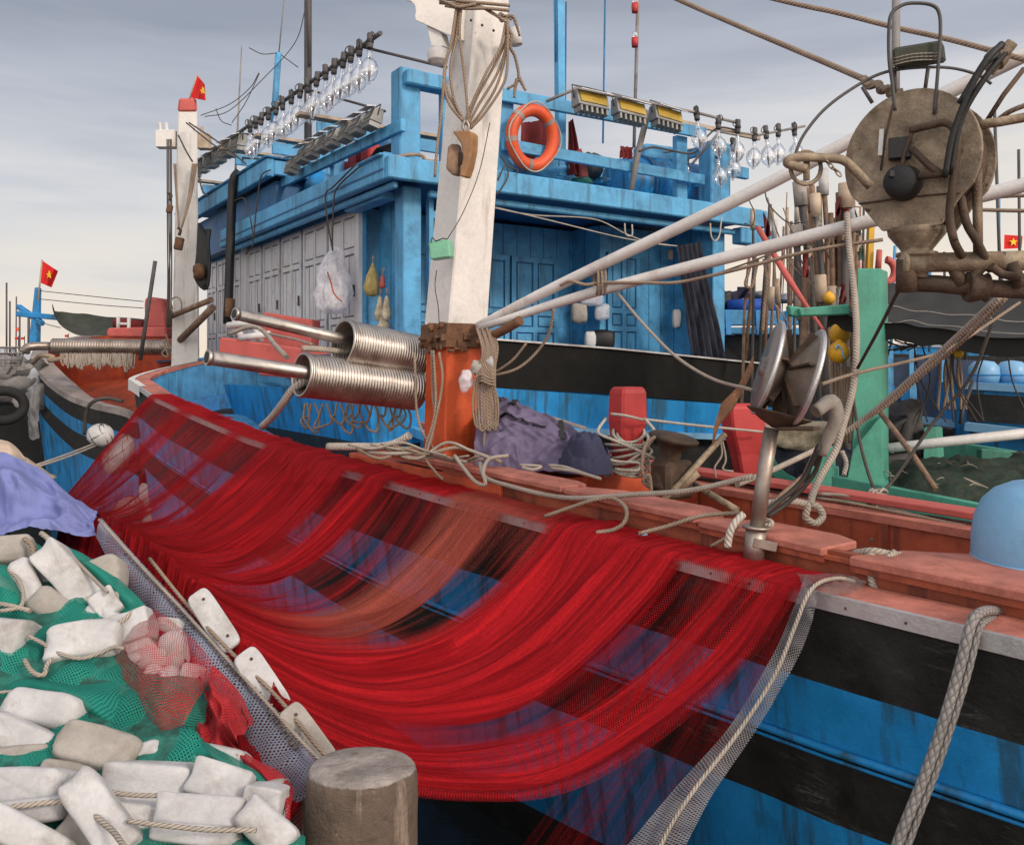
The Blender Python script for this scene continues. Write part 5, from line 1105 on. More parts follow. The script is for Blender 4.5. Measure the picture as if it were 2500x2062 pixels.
rope('heavy plaited rope hanging from the lower boom down to a ring on the cap planks', PL((2068, 520, 6.12), (2073, 600, 6.0), (2088, 740, 5.8), (2091, 850, 5.6), (2082, 950, 5.5), (2055, 1050, 5.35), (2040, 1100, 5.3), (2000, 1170, 5.2), (1980, 1225, 5.1), (1998, 1238, 5.08), (2008, 1260, 5.08), (1990, 1277, 5.05), (1968, 1262, 5.05), (1972, 1236, 5.05), (1960, 1228, 5.05), (1915, 1222, 5.0), (1858, 1232, 4.95)), .021, 'rope_pale')
rope('thick rope slanting down from the dark pipes past the green post', PL((2440, 725, 5.2), (2318, 839, 5.6), (2146, 994, 6.1), (2056, 1060, 6.3), (1990, 1098, 6.3), (1880, 1150, 6.0), (1800, 1182, 5.6)), .02, 'rope_pale')
rope('second rope slanting down beside the thick one from the dark pipes', PL((2455, 728, 5.3), (2350, 832, 5.7), (2250, 915, 6.0), (2170, 985, 6.2), (2050, 1062, 6.35)), .014, 'rope')
rope('thin rope stretched right and upward from the disc hauler', PL((2005, 938, 5.0), (2094, 910, 5.4), (2266, 870, 6.0), (2340, 838, 6.2), (2490, 738, 6.6)), .011, 'rope')
rope('dark thin rope from the dark pipes down to the plaited rope', PL((2195, 705, 4.4), (2145, 805, 4.9), (2094, 898, 5.5)), .01, 'rope_dark')
rope('dark rope crossing behind from the pipes to the green rail', PL((2430, 770, 6.6), (2370, 920, 6.8), (2280, 1030, 7.0), (2190, 1160, 7.0), (2150, 1205, 6.9)), .013, 'rope_dark')
rope('twisted rope from the lower boom end down to the green rail', PL((2082, 965, 7.2), (2100, 1080, 7.1), (2125, 1170, 6.9), (2142, 1205, 6.75)), .013, 'rope_dark')
# lashings at the crossing booms and mast
def squig(c, ext, n, r, seed, mat='rope', k=5, ret=False):
    rr = random.Random(seed); pts = [V(c) + V((rr.uniform(-1, 1) * ext[0], rr.uniform(-1, 1) * ext[1], rr.uniform(-1, 1) * ext[2])) for _ in range(n)]
    return pts
bx = thing('rope_lashing', 'rope binding the two white booms together where they cross', 'rope', P(1462, 690, 7.0), 'ropes on the booms')
for k in range(3): m = MB(); m.tube([P(1455 + k * 9 + 6 * math.sin(t), 685 + 34 * math.cos(t), 6.98 - .09 * math.sin(t)) for t in [2 * PI * i / 18 for i in range(18)]], .011, 6, closed=True); m.build('turn', M['rope'], bx)
rope('rope running from the boom lashing along the lower boom to the right', PL((1368, 696, 7.0), (1392, 686, 6.95), (1430, 695, 6.92), (1470, 690, 6.9), (1560, 690, 6.75), (1650, 690, 6.6), (1740, 672, 6.45), (1830, 650, 6.3), (1990, 610, 6.1), (2155, 585, 6.0)), .013, group='ropes on the booms')
rope('rope sagging from the lower boom to the mast bundle', PL((1352, 752, 7.1), (1342, 810, 7.2), (1310, 860, 7.3), (1262, 900, 7.35), (1200, 918, 7.4)), .012, 'rope', group='ropes on the booms')
rope('second slack rope from the blue bulwark to the mast bundle', PL((1285, 838, 7.3), (1250, 880, 7.35), (1200, 914, 7.42)), .011, 'rope', group='ropes on the booms')
rope('rope running from the lower boom down to the disc hauler', PL((1505, 712, 6.9), (1570, 790, 6.5), (1650, 870, 6.1), (1740, 925, 5.6), (1838, 952, 5.1)), .011, 'rope_pale', group='ropes on the booms')
# ropes, block and lamp on the white mast
RM = thing('rope_bundle', 'grey ropes looped down the white mast to the wooden block', 'rope', P(1130, 310, 7.3))
def T3(x, y): return (500 + x / 2.893, y / 2.893)
def T4(x, y): return (1100 + x / 2.893, y / 2.893)
for k, pts in enumerate(([(1790, 40), (1755, 270), (1700, 460), (1712, 640), (1835, 870)], [(1800, 60), (1775, 280), (1735, 480), (1760, 700), (1845, 880)], [(1810, 60), (1800, 250), (1830, 500), (1850, 700), (1865, 880)], [(1780, 40), (1740, 300), (1690, 520), (1720, 720), (1825, 860)], [(1690, 560), (1665, 850), (1640, 1050), (1625, 1250)])):
    m = MB(); m.tube([P(*T3(*p), 7.28 - .012 * k) for p in pts], .012, 7, k=6); m.build('strand', M['rope'], RM)
for k, pts in enumerate(([(398, 150), (385, 300), (300, 480), (180, 700), (110, 880)], [(405, 150), (395, 320), (330, 520), (200, 740), (120, 890)], [(400, 170), (380, 420), (320, 620), (210, 800), (130, 900)], [(392, 150), (350, 340), (250, 520), (140, 760), (100, 870)], [(402, 150), (400, 480), (360, 620), (240, 800), (140, 910)])):
    m = MB(); m.tube([P(*T4(*p), 7.3 - .012 * k) for p in pts], .012, 7, k=6); m.build('strand', M['rope'], RM)
for k, pts in enumerate(([(-80, 20), (40, 30), (200, 45), (290, 90), (370, 140), (400, 160)], [(-60, -10), (90, 10), (250, 25), (420, 40)], [(-40, 40), (100, 60), (250, 60), (415, 75)], [(-150, -40), (0, 30), (60, 50), (180, 30)])):
    m = MB(); m.tube([P(*T4(*p), 7.26 - .015 * k) for p in pts], .014, 7, k=6); m.build('turn', M['rope'], RM)
for k, pts in enumerate(([(390, 130), (410, 210), (430, 250), (420, 330), (455, 400), (480, 520), (470, 580), (400, 630)], [(480, 540), (510, 600), (530, 640)], [(470, 560), (455, 630), (450, 690)], [(385, 120), (440, 120), (470, 190), (488, 255)], [(380, 120), (350, 100), (360, 150), (400, 120), (430, 140)])):
    m = MB(); m.tube([P(*T4(*p), 7.35) for p in pts], [.017, .014, .011], 7, k=6); m.build('tail', M['rope'], RM)
m = MB(); m.tube([P(1255, 70, 7.5), P(1262, 110, 7.5)], .05, 10); m.build('white_float', M['gauge_white'], RM)
bk_ = thing('pulley_block', 'worn brown wooden pulley block hanging on the white mast', 'pulley', P(1122, 430, 7.2))
m = MB(); m.prism([P(*T3(*p), 7.22) for p in ((1715, 1040), (1740, 1015), (1790, 1018), (1800, 1060), (1785, 1240), (1740, 1230), (1702, 1190))], (.02, .06, 0)); m.build('cheek', M['bamboo'], bk_, bevel=.008)
m = MB(); m.prism([P(*T3(*p), 7.16) for p in ((1745, 925), (1860, 920), (1890, 940), (1885, 1060), (1860, 1180), (1835, 1250), (1795, 1245), (1820, 1100), (1805, 1010))], (.05, .08, 0)); m.build('cheek', M['timber'] if 0 else paint('wornwood', (.30, .16, .07), .6, dirt=RUST, damt=.5), bk_, bevel=.01)
m = MB(); m.lathe([(.055, 0), (.05, .02), (.055, .05)], P(*T3(1800, 1120), 7.2), V((1, .6, 0)), 16); m.build('sheave', M['rustdark'], bk_)
m = MB(); m.tube([P(*T3(1838, 850), 7.18), P(*T3(1822, 900), 7.18), P(*T3(1850, 930), 7.18), P(*T3(1865, 890), 7.18), P(*T3(1845, 850), 7.18)], .012, 7, k=4); m.build('shackle', M['steel'], bk_)
gb = thing('plastic_box', 'small green plastic box tied to the white mast', 'box', P(1072, 632, 7.3))
m = MB(); m.prism(PL((1045, 590, 7.3), (1095, 583, 7.28), (1099, 627, 7.28), (1050, 634, 7.3)), (.03, .10, 0)); m.build('box', M['greenplastic'], gb, bevel=.01)
m = MB(); m.tube(PL((1052, 592, 7.29), (1056, 580, 7.29), (1064, 588, 7.29), (1082, 582, 7.29), (1092, 585, 7.29)), .005, 5, k=4); m.build('tie', M['rope_dark'], gb)
rope('thin dark wire running down the face of the white mast to the green box', PL((1196, 300, 7.5), (1170, 420, 7.45), (1130, 520, 7.35), (1092, 584, 7.3)), .004, 'rope_dark', 'wire', 'wire', n=5)
rope('loose dark wire below the green box on the mast', PL((1066, 660, 7.4), (1062, 700, 7.4), (1070, 750, 7.4), (1072, 790, 7.4)), .004, 'rope_dark', 'wire', 'wire', n=5)
HB = thing('rope_bundle', 'hank of tan ropes hanging on the right of the orange mast foot', 'rope', P(1190, 1060, 7.35))
for k in range(9):
    x = 1168 + k * 4; w2 = 10 + 3 * (k % 4)
    m = MB(); m.tube(PL((x - 4, 800 + 6 * (k % 3), 7.35), (x + 10, 860, 7.28), (x - 6 + k, 925, 7.26), (x - 14 + 3 * k, 985, 7.27), (x - 6 + 2 * k, 1040 + 5 * (k % 3), 7.28), (x + w2, 1030, 7.28), (x + w2, 975, 7.27), (x + 8, 925, 7.25), (x + w2, 850, 7.3), (x + 5, 806, 7.36)), .0095, 6, k=5); m.build('loop', M['rope'], HB)
m = MB()
for k in range(3): m.tube([P(1188 + 18 * math.cos(t), 920 + 7 * k + 5 * math.sin(t * 2), 7.24 - .05 * math.sin(t)) for t in [2 * PI * i / 12 for i in range(12)]], .010, 6, closed=True)
m.build('binding', M['rope'], HB)
m = MB(); m.tube(PL((1184, 1045, 7.3), (1182, 1090, 7.3), (1195, 1118, 7.3), (1260, 1130, 7.2)), .0095, 6, k=5); m.build('tail', M['rope'], HB)
for (px, py, rx, rz, lab, mt) in ((1138, 930, .058, .085, 'crumpled white plastic bag tied to the orange mast foot', 'plastic'), (1165, 898, .055, .06, 'yellowish plastic bag above the white bag on the mast foot', 'foam_old_and_shaded'), (1196, 885, .045, .06, 'small clear plastic bag behind the rope hank', 'plastic')):
    m = MB(); m.ball(P(px, py, 7.3), (rx, .05, rz), None, .9, 20, 14, 0, .35, px); m.thing('plastic_bag', lab, 'bag', M[mt], 'plastic bags on the mast foot')
for k, (pts, lab) in enumerate(((((1054, 855, 7.3), (1056, 960, 7.3), (1062, 1020, 7.25), (1050, 1090, 7.2)), 'rope hanging down the dark face of the mast foot, leftmost'), (((1058, 855, 7.28), (1063, 1000, 7.25), (1038, 1105, 7.15), (1062, 1150, 7.05), (1082, 1170, 7.0)), 'rope from the mast collar down over the deck edge'), (((1072, 860, 7.28), (1080, 930, 7.26), (1062, 1030, 7.22), (1040, 1110, 7.12)), 'rope in the middle of the dark face of the mast foot'), (((1012, 862, 7.3), (1020, 1020, 7.3), (1060, 1100, 7.2)), 'rope along the left edge of the mast foot'))): rope(lab, PL(*pts), .011, group='ropes down the mast foot')
LK = [((x0, 1085 + 10 * (i % 3), 7.2), (x0 + 60, 1095 + 12 * ((i * 2) % 3), 7.1), (x0 + 130, 1080 + 12 * ((i * 5) % 4), 7.15), (x0 + 190, 1100 + 9 * (i % 4), 7.1), (x0 + 240, 1112 + 8 * (i % 3), 7.0)) for i, x0 in enumerate((850, 870, 900, 930, 960, 985, 905, 940))]
tg = thing('rope_heap', 'tangle of tan ropes lying round the foot of the mast', 'rope', P(1000, 1120, 7.1))
for i, pts in enumerate(LK): m = MB(); m.tube(PL(*pts), .010 + .003 * (i % 3), 6, k=6); m.build('rope', M['rope' if i % 2 else 'rope_pale'], tg)
rope('thick pale hawser lying on the foredeck left of the mast', PL((800, 1090, 7.6), (860, 1090, 7.5), (930, 1090, 7.4), (970, 1080, 7.35), (1000, 1062, 7.3)), .034, 'rope_white')
LP = thing('rope_heap', 'loops of old rope hanging under the steel ring rollers', 'rope', P(870, 1050, 8.2))
for i in range(11):
    x = 745 + i * 24 + 9 * math.sin(i * 5.); m = MB(); dx = 10 + 12 * abs(math.sin(i * 2.3)); m.tube(PL((x, 985, 8.2), (x - dx * .4, 1015, 8.15), (x - dx, 1030 + 16 * math.sin(i * 3.7), 8.1), (x + dx * .6, 1044 + 14 * math.sin(i * 1.9), 8.1), (x + dx, 1010 + 8 * (i % 3), 8.15), (x + dx * .4, 985, 8.2)), .011, 6, k=5); m.build('loop', M['rope'], LP)
rope('plaited hawser coming out of the lower ring roller down onto the red net', PL((790, 925, 7.7), (752, 930, 7.5), (718, 947, 7.45), (690, 985, 7.55), (662, 1020, 7.8), (640, 1040, 8.1)), .034, 'rope_white')
rope('grey hawser end inside the upper ring roller', PL((736, 850, 7.5), (780, 852, 7.55), (835, 858, 7.7), (880, 862, 7.9)), .026, 'rope_pale')
rope('rope tied to the white winch frame, dropping behind the lower pipe', PL((560, 815, 12.5), (610, 798, 12.3), (640, 806, 12), (670, 840, 11), (700, 872, 10)), .03, 'rope_pale')
rope('thin rope from the winch frame to the upper ring roller', PL((655, 815, 12.3), (720, 828, 11), (765, 842, 9.5)), .016, 'rope_pale')
# long rope along the cap planks, loops and knots on deck
rope('long pale rope swagged over the pink cap planks to the hauler post', PL((1172, 1130, 6.9), (1185, 1165, 6.7), (1252, 1188, 6.4), (1355, 1212, 6.0), (1442, 1215, 5.75), (1545, 1207, 5.6), (1684, 1197, 5.35), (1838, 1162, 5.1)), .017, 'rope_pale')
rope('brown hose looped on the red coaming', PL((1330, 1260, 5.75), (1400, 1236, 5.7), (1450, 1220, 5.65), (1498, 1216, 5.6), (1528, 1240, 5.5), (1526, 1272, 5.4), (1500, 1292, 5.4), (1455, 1300, 5.4)), .013, 'rope')
rope('brown rope running from under the red net to the hauler post foot', PL((1560, 1302, 5.05), (1630, 1284, 5.0), (1700, 1262, 4.95), (1760, 1254, 4.9), (1815, 1252, 4.85)), .012, 'rope')
rope('short rope at the foot of the hauler post sleeve', PL((1735, 1333, 4.85), (1775, 1310, 4.8), (1800, 1285, 4.8)), .009, 'rope')
rope('loose rope from the tangle over the foredeck edge', PL((1110, 1112, 7.0), (1130, 1140, 6.8), (1160, 1175, 6.6), (1185, 1182, 6.5), (1180, 1150, 6.6), (1195, 1120, 6.8), (1240, 1112, 6.9)), .015, 'rope_pale')
for pts, lab in ((((1270, 1135, 6.7), (1320, 1138, 6.6), (1300, 1146, 6.55), (1275, 1140, 6.6)), 'small rope loop on the cap plank under the purple cloth'), (((1340, 1135, 6.5), (1380, 1140, 6.4), (1440, 1160, 6.2), (1465, 1168, 6.1), (1400, 1150, 6.3), (1345, 1142, 6.45)), 'flat rope loop on the cap plank left of the mooring post')): rope(lab, PL(*pts), .011, 'rope_pale')
KN = thing('rope_knot', 'thick rope knotted round the coaming between the cap planks at right', 'rope', P(2150, 1370, 4.45))
for pts in (((2085, 1350, 4.5), (2130, 1345, 4.42), (2170, 1352, 4.42), (2215, 1358, 4.46)), ((2090, 1362, 4.46), (2140, 1366, 4.4), (2190, 1372, 4.4), (2210, 1362, 4.44)), ((2115, 1345, 4.45), (2150, 1372, 4.36), (2185, 1348, 4.4)), ((2118, 1362, 4.4), (2125, 1400, 4.33), (2132, 1430, 4.3), (2142, 1448, 4.26))): m = MB(); m.tube(PL(*pts), .019, 8, k=6); m.build('turn', M['rope_pale'], KN)
m = MB(); m.tube(PL((1850, 1268, 4.9), (1880, 1272, 4.85), (1880, 1282, 4.83), (1850, 1284, 4.85)), .016, 8, k=4); m.thing('rope', 'short rope piece lying on the cap plank behind the hauler post', 'rope', M['rope_pale'])
# rope coil on the red mooring post
CO = thing('rope_coil', 'white rope wound many turns round the red mooring post', 'rope', P(1530, 1150, 7.0), 'rope on the mooring post')
for k in range(11):
    t0 = k * .7; m = MB(); yy = 1055 + k * 8.5; wd = 48 + 6 * math.sin(k * 2.1) - (10 if k < 3 else 0)
    m.tube([P(1535 + wd * math.cos(t) + 5 * math.sin(k), yy + 22 * math.sin(t + t0) * .6 + 12 * math.sin(t), 7.22 - .19 * math.sin(t)) for t in [2 * PI * i / 20 for i in range(20)]], .0125, 6, closed=True); m.build('turn', M['rope_white'], CO)
for pts in (((1492, 1010, 7.1), (1530, 1015, 7.03), (1570, 1025, 7.1)), ((1480, 1020, 7.15), (1460, 1055, 7.1), (1500, 1075, 7.0), (1560, 1100, 6.98), (1600, 1120, 7.0)), ((1575, 1022, 7.1), (1600, 1060, 7.05), (1570, 1100, 7.0), (1530, 1130, 6.98)), ((1446, 1104, 6.9), (1500, 1125, 6.9), (1560, 1130, 6.95), (1555, 1148, 6.92), (1500, 1145, 6.9))): m = MB(); m.tube(PL(*pts), .0125, 6, k=5); m.build('turn', M['rope_white'], CO)
rope('taut white rope from the wound mooring post to the red post on the right', PL((1570, 1023, 7.1), (1680, 1036, 7.5), (1780, 1046, 7.9), (1862, 1054, 8.1)), .011, 'rope_white', group='rope on the mooring post')
# rusty fairlead with a mushroom head, purple cloth heap
FLd = thing('deck_winch', 'rusty mushroom headed winch on the far side of the deck', 'winch', P(1630, 1195, 6.9))
m = MB(); m.lathe([(.13, -.42), (.14, -.38), (.08, -.22), (.085, -.10), (.13, -.045), (.19, -.02), (.20, .0), (.17, .02), (.06, .03), (0, .03)], P(1645, 1068, 6.9), V((.18, -.12, 1)), 28); m.build('head', M['rustdark'], FLd)
m = MB(); m.tube(PL((1600, 1240, 6.8), (1660, 1180, 6.8), (1770, 1060, 7.0)), .025, 8); m.tube(PL((1690, 1180, 7.0), (1800, 1245, 6.6)), .028, 8); m.tube(PL((1640, 1200, 6.9), (1700, 1150, 6.9)), .05, 8); m.build('bar', M['rusty'], FLd)
m = MB(); m.box(P(1640, 1170, 6.95), (.30, .22, .30), Matrix.Rotation(.6, 3, 'Z')); m.build('base', M['rustdark'], FLd, bevel=.03)
rope('rope hanging in a knot on the rusty mushroom winch', PL((1600, 1065, 6.75), (1575, 1090, 6.75), (1568, 1150, 6.7), (1590, 1190, 6.7), (1570, 1175, 6.68), (1585, 1160, 6.66), (1590, 1200, 6.66)), .014, 'rope')
for k, (pts, lab) in enumerate(((((1758, 1070, 7.0), (1762, 1110, 7.0), (1745, 1140, 7.0), (1748, 1165, 7.0)), 'string dangling from the slanted winch bar, left'), (((1762, 1068, 7.0), (1772, 1120, 7.0), (1765, 1145, 7.0), (1790, 1150, 7.0)), 'string dangling from the slanted winch bar, right'))): rope(lab, PL(*pts), .008, 'rope_pale', 'string', 'string')
def cloth_heap(cx_, cy_, rx, ry, Y, dp, seed, label, mat, lean=0., straps=0, nm='cloth_heap', grp=None):
    m = MB(); base = P(cx_, cy_, Y); s_ = Y / F
    def fn(u, v):
        a = 2 * PI * u; r = v
        x = rx * s_ * math.cos(a) * r; y = dp * math.sin(a) * r
        h = ry * s_ * 2 * (1 - r ** 3.2) * (1 + lean * math.cos(a) * r ** .7) * (.8 + .35 * nz3(x * 3, y * 3, seed + 8))
        q1 = nz3(x * 4, y * 3, seed); n = .10 * q1 + .05 * abs(math.sin(h * 24 + 5 * q1 + x * 9)) + .05 * abs(nz3(x * 9, y * 7, seed + h * 6)) + .02 * nz3(x * 24, y * 14, seed)
        return base + V((x * (1 + .25 * nz3(a, seed, h * 4)), y * (1 + .2 * nz3(a, seed + 3, h * 4)), max(0, h + n * (1 if r < .97 else 0)) - ry * s_))
    m.grid(fn, 130, 60); r = thing(nm, label, 'cloth', base - Z * ry * s_, grp); m.build('folds', M[mat], r)
    for k in range(straps):
        q2 = MB(); u0 = .56 + .07 * k; pts = [V(fn(u0 + .05 * v, .15 + .8 * v)) + V((0, -.015, .012)) for v in [i / 14 for i in range(15)]]
        for a, b in zip(pts, pts[1:]): q2.beam(a, b, .035, .006)
        q2.build('strap', M['canvas'], r)
CH = thing('cloth_heap', 'heap of faded purple cloth with dark straps beside the mast foot', 'cloth', P(1320, 1150, 7.2))
tC = crom(PL((1168, 968, 8.3), (1205, 966, 8.3), (1250, 985, 8.25), (1310, 1008, 8.2), (1380, 1045, 8.0), (1440, 1085, 7.7), (1478, 1128, 7.4)), 6); bC = crom(PL((1160, 1150, 7.35), (1230, 1148, 7.2), (1310, 1150, 7.1), (1390, 1158, 7.0), (1450, 1160, 7.0), (1490, 1158, 7.1)), 6)
def chf(u, v):
    def at(L_): x = u * (len(L_) - 1); i = min(int(x), len(L_) - 2); return L_[i].lerp(L_[i + 1], x - i)
    if v < 0: return at(tC) + V((.1 * v, -v * 1.2, v * 1.6))
    p = at(tC).lerp(at(bC), v); q1 = nz3(u * 5, v * 3, 2); k = smooth(v * 3)
    f = .07 * q1 + .045 * (1 - abs(math.sin(v * 13 + 4.5 * q1 + u * 5))) * k + .035 * (1 - abs(math.sin(u * 19 + 6 * nz3(u * 3, v * 5, 7)))) * (1 - .5 * v) + .02 * nz3(u * 22, v * 18, 4)
    return p + V((.04 * q1, -.24 * math.sin(PI * min(1, v * .85)) - f, .10 * math.sin(PI * v) + f * .8))
m = MB(); m.grid(lambda u, v: chf(u, v * 1.3 - .3), 130, 90); m.build('folds', M['cloth_purple'], CH)
for u0, u1, v0, v1 in ((.14, .20, .05, .28), (.36, .28, .05, .30), (.12, .50, .42, .46), (.62, .60, .1, .6)):
    q2 = MB(); pts = [chf(lerp(u0, u1, i / 16), lerp(v0, v1, i / 16)) + V((0, -.022, .014)) for i in range(17)]
    for a_, b_ in zip(pts, pts[1:]): q2.beam(a_, b_, .045, .008)
    q2.build('strap', M['canvas'], CH)
cloth_heap(1432, 1098, 66, 50, 6.9, .30, 8.8, 'dark navy cloth bundled between the purple heap and the mooring post', 'cloth_dark', 0, 0)
m = MB(); m.beam(P(1300, 1005, 8.7), P(1430, 1045, 8.9), .05, .03); m.thing('pole', 'thin pale pole lying behind the purple cloth heap', 'pole', M['grey'])
# pale blue drum
DR = thing('drum', 'pale blue plastic drum standing on the pink hatch at the right edge', 'drum', V((2.62, 4.30, H - .935)))
m = MB(); m.lathe([(.335, 0), (.34, .02), (.338, .13), (.325, .22), (.29, .30), (.235, .355), (.16, .39), (.08, .405), (0, .41)], V((2.62, 4.30, H - .95)), Z, 48); m.build('body', M['paleblue'], DR)
m = MB(); m.lathe([(.342, .0), (.345, .012), (.342, .024)], V((2.62, 4.30, H - .95)), Z, 48); m.build('rim', M['paleblue'], DR)
# ------------------------------------------------------------------ fishing lamps (bulbs) and flood lamps
def lamp_proto():
    r = thing('fishing_lamp', 'x', 'lamp', (0, 0, 0))
    m = MB(); m.lathe([(.034, -.02), (.036, .0), (.034, .17), (.026, .18), (0, .18)], (0, 0, 0), Z, 10); s_ = m.build('socket', M['darkgrey'], r, origin=(0, 0, 0))
    m = MB(); m.lathe([(.04, .05), (.042, .06), (.042, .085), (.04, .09)], (0, 0, 0), Z, 10); m.tube([(.03, 0, .07), (.07, .01, .11), (.06, 0, .16), (.02, 0, .19)], .006, 5, k=4); m.build('clamp', M['black'], s_, origin=(0, 0, 0))
    m = MB(); m.lathe([(.026, -.02), (.026, -.10), (.030, -.135), (.050, -.165), (.080, -.20), (.098, -.245), (.104, -.29), (.098, -.34), (.080, -.385), (.050, -.42), (.028, -.435), (.020, -.45), (.018, -.47), (0, -.475)], (0, 0, 0), Z, 18); g = m.build('bulb', M['glass'], r, origin=(0, 0, 0))
    m = MB(); m.tube([(0, 0, -.06), (0, 0, -.22)], .007, 5); m.lathe([(.012, -.22), (.014, -.25), (.014, -.35), (.010, -.37), (.005, -.44)], (0, 0, 0), Z, 8); m.build('burner', M['grey'], g, origin=(0, 0, 0))
    return r
proto = lamp_proto(); used = [False]
def lamp(p, label, group, sc_=1.):
    o = proto if not used[0] else dup(proto, p)
    used[0] = True; o.location = p; o['label'] = label; o['group'] = group; o.scale = (sc_ * 1.25, sc_ * 1.25, sc_ * 1.12); o.rotation_euler = (R.uniform(-.12, .12), R.uniform(-.12, .12), R.uniform(0, 6)); return o
G1 = 'glass lamps on the long slanting boom'
xs = [903, 877, 856, 837, 815, 795, 772, 751, 732, 711, 690, 673, 655, 637, 624, 611]
for i, x in enumerate(xs):
    t = (929 - x) / (929 - 453.); py = lerp(81, 415, t) + 4
    lamp(PA(x, py + 12, -.38), f'clear glass bulb lamp, {ORD[i]} from the raised near end of the long slanting boom', G1)
lamp(PA(461, 424, -.38), 'single glass bulb lamp at the lowest far end of the long slanting boom', G1)
G2 = 'glass lamps on the boom at the right of the cabin'
for i, (x, y, b) in enumerate(((1702, 290, -.62), (1754, 312, -.62), (1801, 322, -.62))): lamp(PB(x, y, b), f'glass bulb lamp, {ORD[i]} from the flood lamps on the upper right boom', G2)
for i, (x, y, b) in enumerate(((1752, 382, -.4), (1790, 366, -.45), (1842, 340, -.6), (1871, 335, -.62), (1900, 330, -.64), (1940, 328, -.68))): lamp(PB(x, y, b), f'glass bulb lamp, {ORD[i]} from the left on the lower right boom', G2)
for i, (x, y) in enumerate(((1657, 398), (1678, 400))): lamp(PB(x, y, .5), ('left' if i == 0 else 'right') + ' one of two glass bulb lamps seen behind the corner post', G2, .8)
def flood_proto(yel):
    r = thing('flood_lamp', 'x', 'lamp', (0, 0, 0))
    m = MB(); m.prism([(-.24, -.10, -.10), (-.24, .10, -.10), (-.24, .08, .10), (-.24, -.06, .10)], (.48, 0, 0)); m.build('housing', M['lampbox'], r, bevel=.008, origin=(0, 0, 0))
    m = MB(); m.quad((-.21, -.104, -.06), (.21, -.104, -.06), (.21, -.072, .075), (-.21, -.072, .075)); 
    m.v = [v + V((0, -.004, 0)) for v in m.v]; f = m.build('reflector', M['lampyellow'] if yel else M['grey'], r, origin=(0, 0, 0))
    m = MB(); m.prism([(-.25, -.19, .06), (-.25, -.06, .115), (-.25, -.06, .122), (-.25, -.19, .068)], (.50, 0, 0)); m.build('visor', M['alu'], r, origin=(0, 0, 0))
    for k in range(6): m = MB(); m.beam((-.2 + .08 * k, .08, -.14), (-.2 + .08 * k, -.09, -.14), .03, .07); m.build('cooling_fin', M['lampbox'], r, origin=(0, 0, 0))
    m = MB(); m.tube([(-.25, 0, 0), (-.27, 0, .16), (0, .01, .17), (.27, 0, .16), (.25, 0, 0)], .01, 5); m.build('yoke', M['darkgrey'], r, origin=(0, 0, 0)); return r
fy = flood_proto(True); AZ = math.atan2(U2.y, U2.x); first = [True]
for i, (x, y) in enumerate(((1441, 247), (1535, 268), (1626, 285))):
    o = fy if first[0] else dup(fy, (0, 0, 0)); first[0] = False; o.location = PB(x, y, -.62); o.rotation_euler = (-.12, .03 * i, AZ); o.scale = (1.2, 1, 1.2)
    o['label'] = f'yellow faced flood lamp under the right boom, {ORD[i]} of three from the left'; o['group'] = 'yellow flood lamps on the right boom'
fg = flood_proto(False); first = [True]; AV = math.atan2(V2.y, V2.x)
GL = 'grey flood lamps along the left side'
for i, (x, y) in enumerate(((911, 287), (879, 303), (849, 320), (818, 334), (794, 347), (768, 361), (744, 375), (716, 402))):
    o = fg if first[0] else dup(fg, (0, 0, 0)); first[0] = False; o.location = PA(x, y, -.25); o.rotation_euler = (-.25, .06 * math.sin(i * 3), AV + PI); o.scale = (.62, .95, .95)
    o['label'] = f'grey flood lamp on the left cabin rail, {ORD[i]} from the corner post'; o['group'] = GL
for i, (x, y) in enumerate(((584, 346), (560, 360), (539, 375), (519, 388), (497, 400), (478, 412))):
    o = dup(fg, (0, 0, 0)); o.location = PA(x, y, -.3); o.rotation_euler = (.1 * math.sin(i * 5), .05, AV + PI); o.scale = (.95, 1.1, 1.1)
    o['label'] = f'grey flood lamp at the low end of the slanting boom, {ORD[i]} from its glass lamps'; o['group'] = GL
# ------------------------------------------------------------------ lifebuoy, cloths, bags, curtain on the blue cabin
LBc = PB(1300, 337, -.22); bu_ = thing('lifebuoy', 'orange lifebuoy hung on the roof railing of the blue cabin', 'lifebuoy', LBc - Z * .5)
u3 = U2; m = MB()
def lbp(t, r=1.): return LBc + (u3 * (.37 * math.cos(t)) + Z * (.395 * math.sin(t))) * r + V2 * (-.05 * math.sin(t))
m.tube([lbp(2 * PI * i / 44) for i in range(44)], .095, 14, closed=True); m.build('ring', M['buoy_orange'], bu_)
for t in (.75, 2.4, 3.3, 4.6):
    m = MB(); m.tube([lbp(t - .09), lbp(t), lbp(t + .09)], .099, 14, caps=False); m.build('band', M['tape'], bu_)
m = MB(); m.tube([lbp(2 * PI * i / 60, 1.0 + .26 * (.75 + .25 * math.cos(i / 60 * 2 * PI * 4))) - V2 * .08 for i in range(60)], .012, 6, closed=True); m.build('grab_line', M['rope_white'], bu_)
def hang(label, top, bot, b, mat, seed, n=40, amp=.08, nm='cloth', cat='cloth', pl_=PB, th=None):
    m = MB()
    def fn(u, v):
        x = lerp(lerp(top[0], top[2], u), lerp(bot[0], bot[2], u), v); y = lerp(lerp(top[1], top[3], u), lerp(bot[1], bot[3], u), v)
        f = math.sin(u * n + seed + 2 * nz3(v * 2, seed)) ; return pl_(x, y, b) - V2 * (amp * (.35 + .65 * v) * f) + Z * .02 * nz3(u * 9, v * 5, seed)
    m.grid(fn, 90, 26, uvf=lambda u, v: (u * .9, v * 1.6)); return m.thing(nm, label, cat, M[mat])
M['net_black2'] = paint('net_black2', (.018, .021, .034), .9, var=.6, vs=8, streak=(.06, .065, .09), samt=.9, bump=.8)
